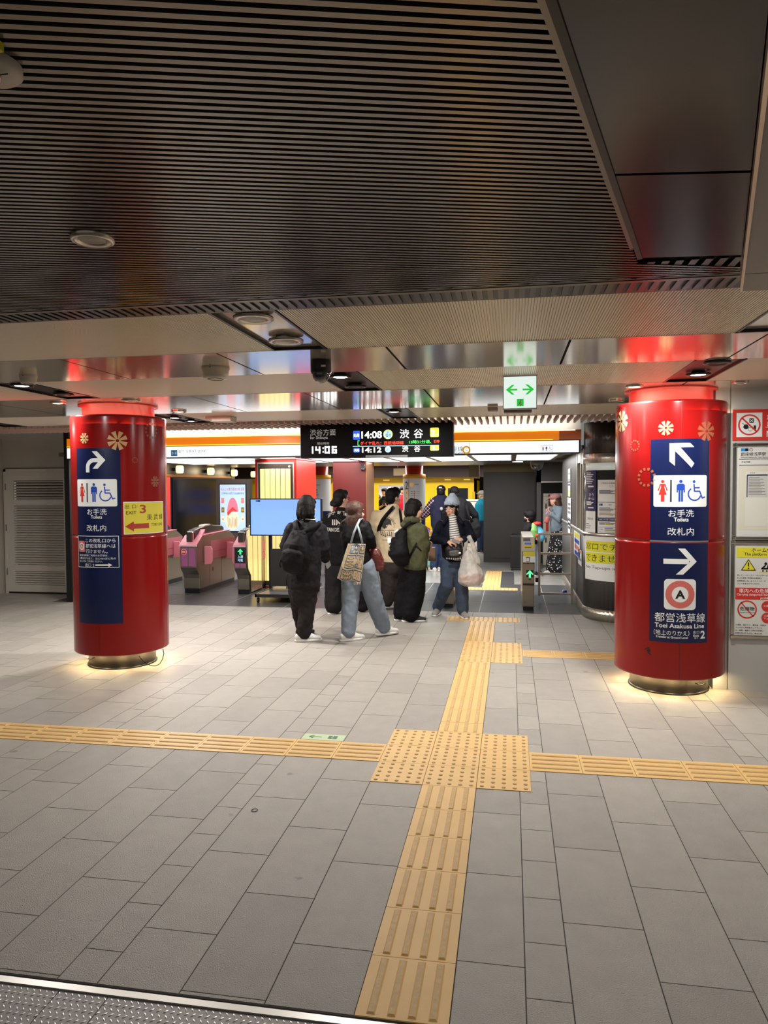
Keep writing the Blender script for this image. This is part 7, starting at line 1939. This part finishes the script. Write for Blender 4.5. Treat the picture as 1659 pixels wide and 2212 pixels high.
# ---- M: child with a coloured backpack
JM = fabric('coat_black', (26, 25, 28), .6); mY = 9.7
mL = G(1152, mY, .08); mR = G(1162, mY+.05, .08)
rm, tpM, btM, hM, HBM = person('child in a black coat and mask with a bright backpack behind the slim gate', mY, -70,
    (1143, 1117, 0), -75, [(1147, 1172, 0, .13, .12), (1146, 1155, 0, .14, .13), (1144, 1140, 0, .12, .11), (1143, 1132, 0, .08, .075)],
    [{'j': [(1141, 1140, -.1, .055), (1139, 1158, -.1, .05), (1136, 1170, -.05, .035)], 'n': V((-1, 0, 0))}, {'j': [(1146, 1140, .1, .055), (1144, 1158, .1, .05), (1140, 1170, .08, .035)], 'n': V((-1, 0, 0))}],
    [{'j': [(1146, 1176, -.05, .085), (1150, 1198, -.03, .07), (mL, .055)], 'shoe': (SHB, SOLEW), 'toe': V((-.9, .2, 0)), 'L': .2}, {'j': [(1152, 1176, .05, .085), (1157, 1198, .05, .07), (mR, .055)], 'shoe': (SHB, SOLEW), 'toe': V((-.9, .2, 0)), 'L': .2}],
    JM, fabric('jeans_pale', (150, 160, 172)), 'people beyond the gates', voxel=.014, folds=.015, hs=.92, face=True)
hair_cap('hair', hM, HBM, HAIRB, rm, 1.06, low=-.015, back=-.04, rx=.09, ry=.112)
M = Matrix((HBM[0], HBM[1], HBM[2])).transposed()
blob('mask', [('e', hM+HBM[1]*.05-HBM[2]*.05, (.062, .05, .045), M)], JM, rm, .010, 2)
t = empty('backpack', at(1161, 1170, mY), 'small green, blue and orange backpack worn by the child', 'backpack')
blob('green_panel', [('l', [(at(1152, 1158, mY-.06), .09, .07), (at(1151, 1146, mY-.06), .095, .08), (at(1154, 1135, mY-.04), .06, .06)], V((1, 0, 0)))], mat('pack_green', (120, 176, 96), .6), t, .010, 2)
blob('blue_panel', [('l', [(at(1166, 1162, mY), .10, .09), (at(1165, 1150, mY), .095, .09), (at(1162, 1140, mY), .06, .06)], V((1, 0, 0)))], mat('pack_blue', (96, 176, 214), .6), t, .010, 2)
blob('red_top', [('e', at(1160, 1131, mY-.03), (.085, .08, .04))], mat('pack_red', (206, 54, 50), .6), t, .010, 2)
blob('orange_pocket', [('l', [(at(1155, 1154, mY-.1), .035, .03), (at(1160, 1157, mY-.1), .035, .03), (at(1159, 1165, mY-.1), .025, .02)], V((0, 0, 1)))], mat('pack_orange', (230, 100, 50), .6), t, .010, 2)
t = empty('suitcase', (.59, 10.6, 0), 'tall black suitcase standing before the grey double door', 'suitcase', 'suitcases beyond the gates')
m = MB(); m.box((.48, 10.55, .05), (.72, 10.85, .70), mat('suitcase_black', (18, 17, 18), .5, bump=.2, bscale=90)); wbuild(m, 'shell', t, bevel=.02)
m = MB()
for (x, y) in ((.51, 10.58), (.69, 10.58), (.51, 10.82), (.69, 10.82)): m.tube([(x-.012, y, .028), (x+.012, y, .028)], .028, BLACKM, 12)
wbuild(m, 'wheel', t)
m = MB(); m.tube([(.52, 10.7, .70), (.52, 10.7, .73), (.68, 10.7, .73), (.68, 10.7, .70)], .008, BLACKM, 6); wbuild(m, 'handle', t)

# ---- far figures on the platform and in the train
iY = 14.2
iL = G(1036, iY, .09); iR = G(1041, iY+.1, .09)
ri, tpI, btI, hI, HBI = person('person in a teal T-shirt and grey cap half hidden behind the grey double door', iY, -50,
    (1041, 1070, 0), -60, [(1038, 1122, 0, .17, .14), (1038, 1105, 0, .175, .14), (1039, 1090, 0, .18, .12), (1040, 1080, 0, .08, .075)],
    [{'j': [(1033, 1092, 0, .07), (1031, 1108, .05, .06), (1034, 1120, .05, .04)], 'n': V((1, 0, 0))}],
    [{'j': [(1036, 1126, 0, .10), (1036, 1155, 0, .08), (iL, .06)], 'shoe': (SHB, SOLEW), 'toe': V((-.7, .6, 0))}, {'j': [(1042, 1126, 0, .10), (1042, 1155, 0, .08), (iR, .06)], 'shoe': (SHB, SOLEW), 'toe': V((-.7, .6, 0))}],
    fabric('tee_teal', (36, 140, 170)), BG_, 'people beyond the gates', voxel=.016, sleeve=.8, folds=.01, face=True)
M = Matrix((HBI[0], HBI[1], HBI[2])).transposed()
blob('cap', [('e', hI+HBI[2]*.05, (.092, .105, .075), M), ('l', [(hI+HBI[1]*.08+HBI[2]*.05, .06, .012), (hI+HBI[1]*.15+HBI[2]*.04, .05, .010)], HBI[0])], SHG, ri, .012, 2)
jY = 17.5
def passenger(label, px, py, top, hair, yaw, grp='passengers inside the train', hold=True, jY=17.6):
    k = FPX/(jY-CAM.y)
    z0 = 0.0
    a, b = G(px-3, jY, .09), G(px+3, jY, .09)
    arms_ = [{'j': [(px-12, py+22, 0, .075), (px-14, py+36, -.08, .06), (px-4, py+30, -.25, .042)], 'd': V((.6, -.5, .4)), 'n': V((0, .5, .8)), 'curl': .6}, {'j': [(px+12, py+22, 0, .075), (px+14, py+36, -.08, .06), (px+5, py+30, -.25, .042)], 'd': V((-.6, -.5, .4)), 'n': V((0, .5, .8)), 'curl': .6}] if hold else [{'j': [(px-12, py+22, 0, .075), (px-14, py+40, 0, .06), (px-13, py+55, -.05, .042)], 'n': V((1, 0, 0))}, {'j': [(px+12, py+22, 0, .075), (px+14, py+40, 0, .06), (px+13, py+55, -.05, .042)], 'n': V((-1, 0, 0))}]
    r_, tp, bt, hc, HB = person(label, jY, 180, (px, py, 0), yaw, [(px, py+62, 0, .16, .13), (px, py+45, 0, .165, .14), (px, py+28, 0, .18, .13), (px, py+17, 0, .15, .10), (px, py+11, 0, .075, .07)], arms_,
        [{'j': [(px-5, py+66, 0, .10), (px-4, py+95, 0, .08), (a, .06)], 'shoe': (SHB, SOLEW), 'toe': V((0, -1, 0))}, {'j': [(px+5, py+66, 0, .10), (px+4, py+95, 0, .08), (b, .06)], 'shoe': (SHB, SOLEW), 'toe': V((0, -1, 0))}],
        top, BG_, grp, voxel=.016, sleeve=.9, folds=.01, face=True, tilt=-15)
    hair_cap('hair', hc, HB, hair, r_, 1.05, low=.0, back=-.05)
    return r_
passenger('young man in a black T-shirt looking at his phone inside the train door', 830, 1063, TB, HAIRB, 195)
passenger('passenger in a red top inside the train door, beside the platform column', 869, 1060, fabric('tee_red', (206, 40, 60)), HAIRB, 160, hold=False, jY=17.9)
passenger('passenger in dark clothes at the left edge of the train door', 817, 1078, SH_, HAIRBR, 170, hold=False, jY=18.3)
t = empty('phone', at(829, 1089, 17.2), 'dark phone in the hands of the young man inside the train', 'phone')
m = MB(); m.cbox(at(829, 1086, 17.15), (.075, .012, .14), BLACKM); wbuild(m, 'case', t)
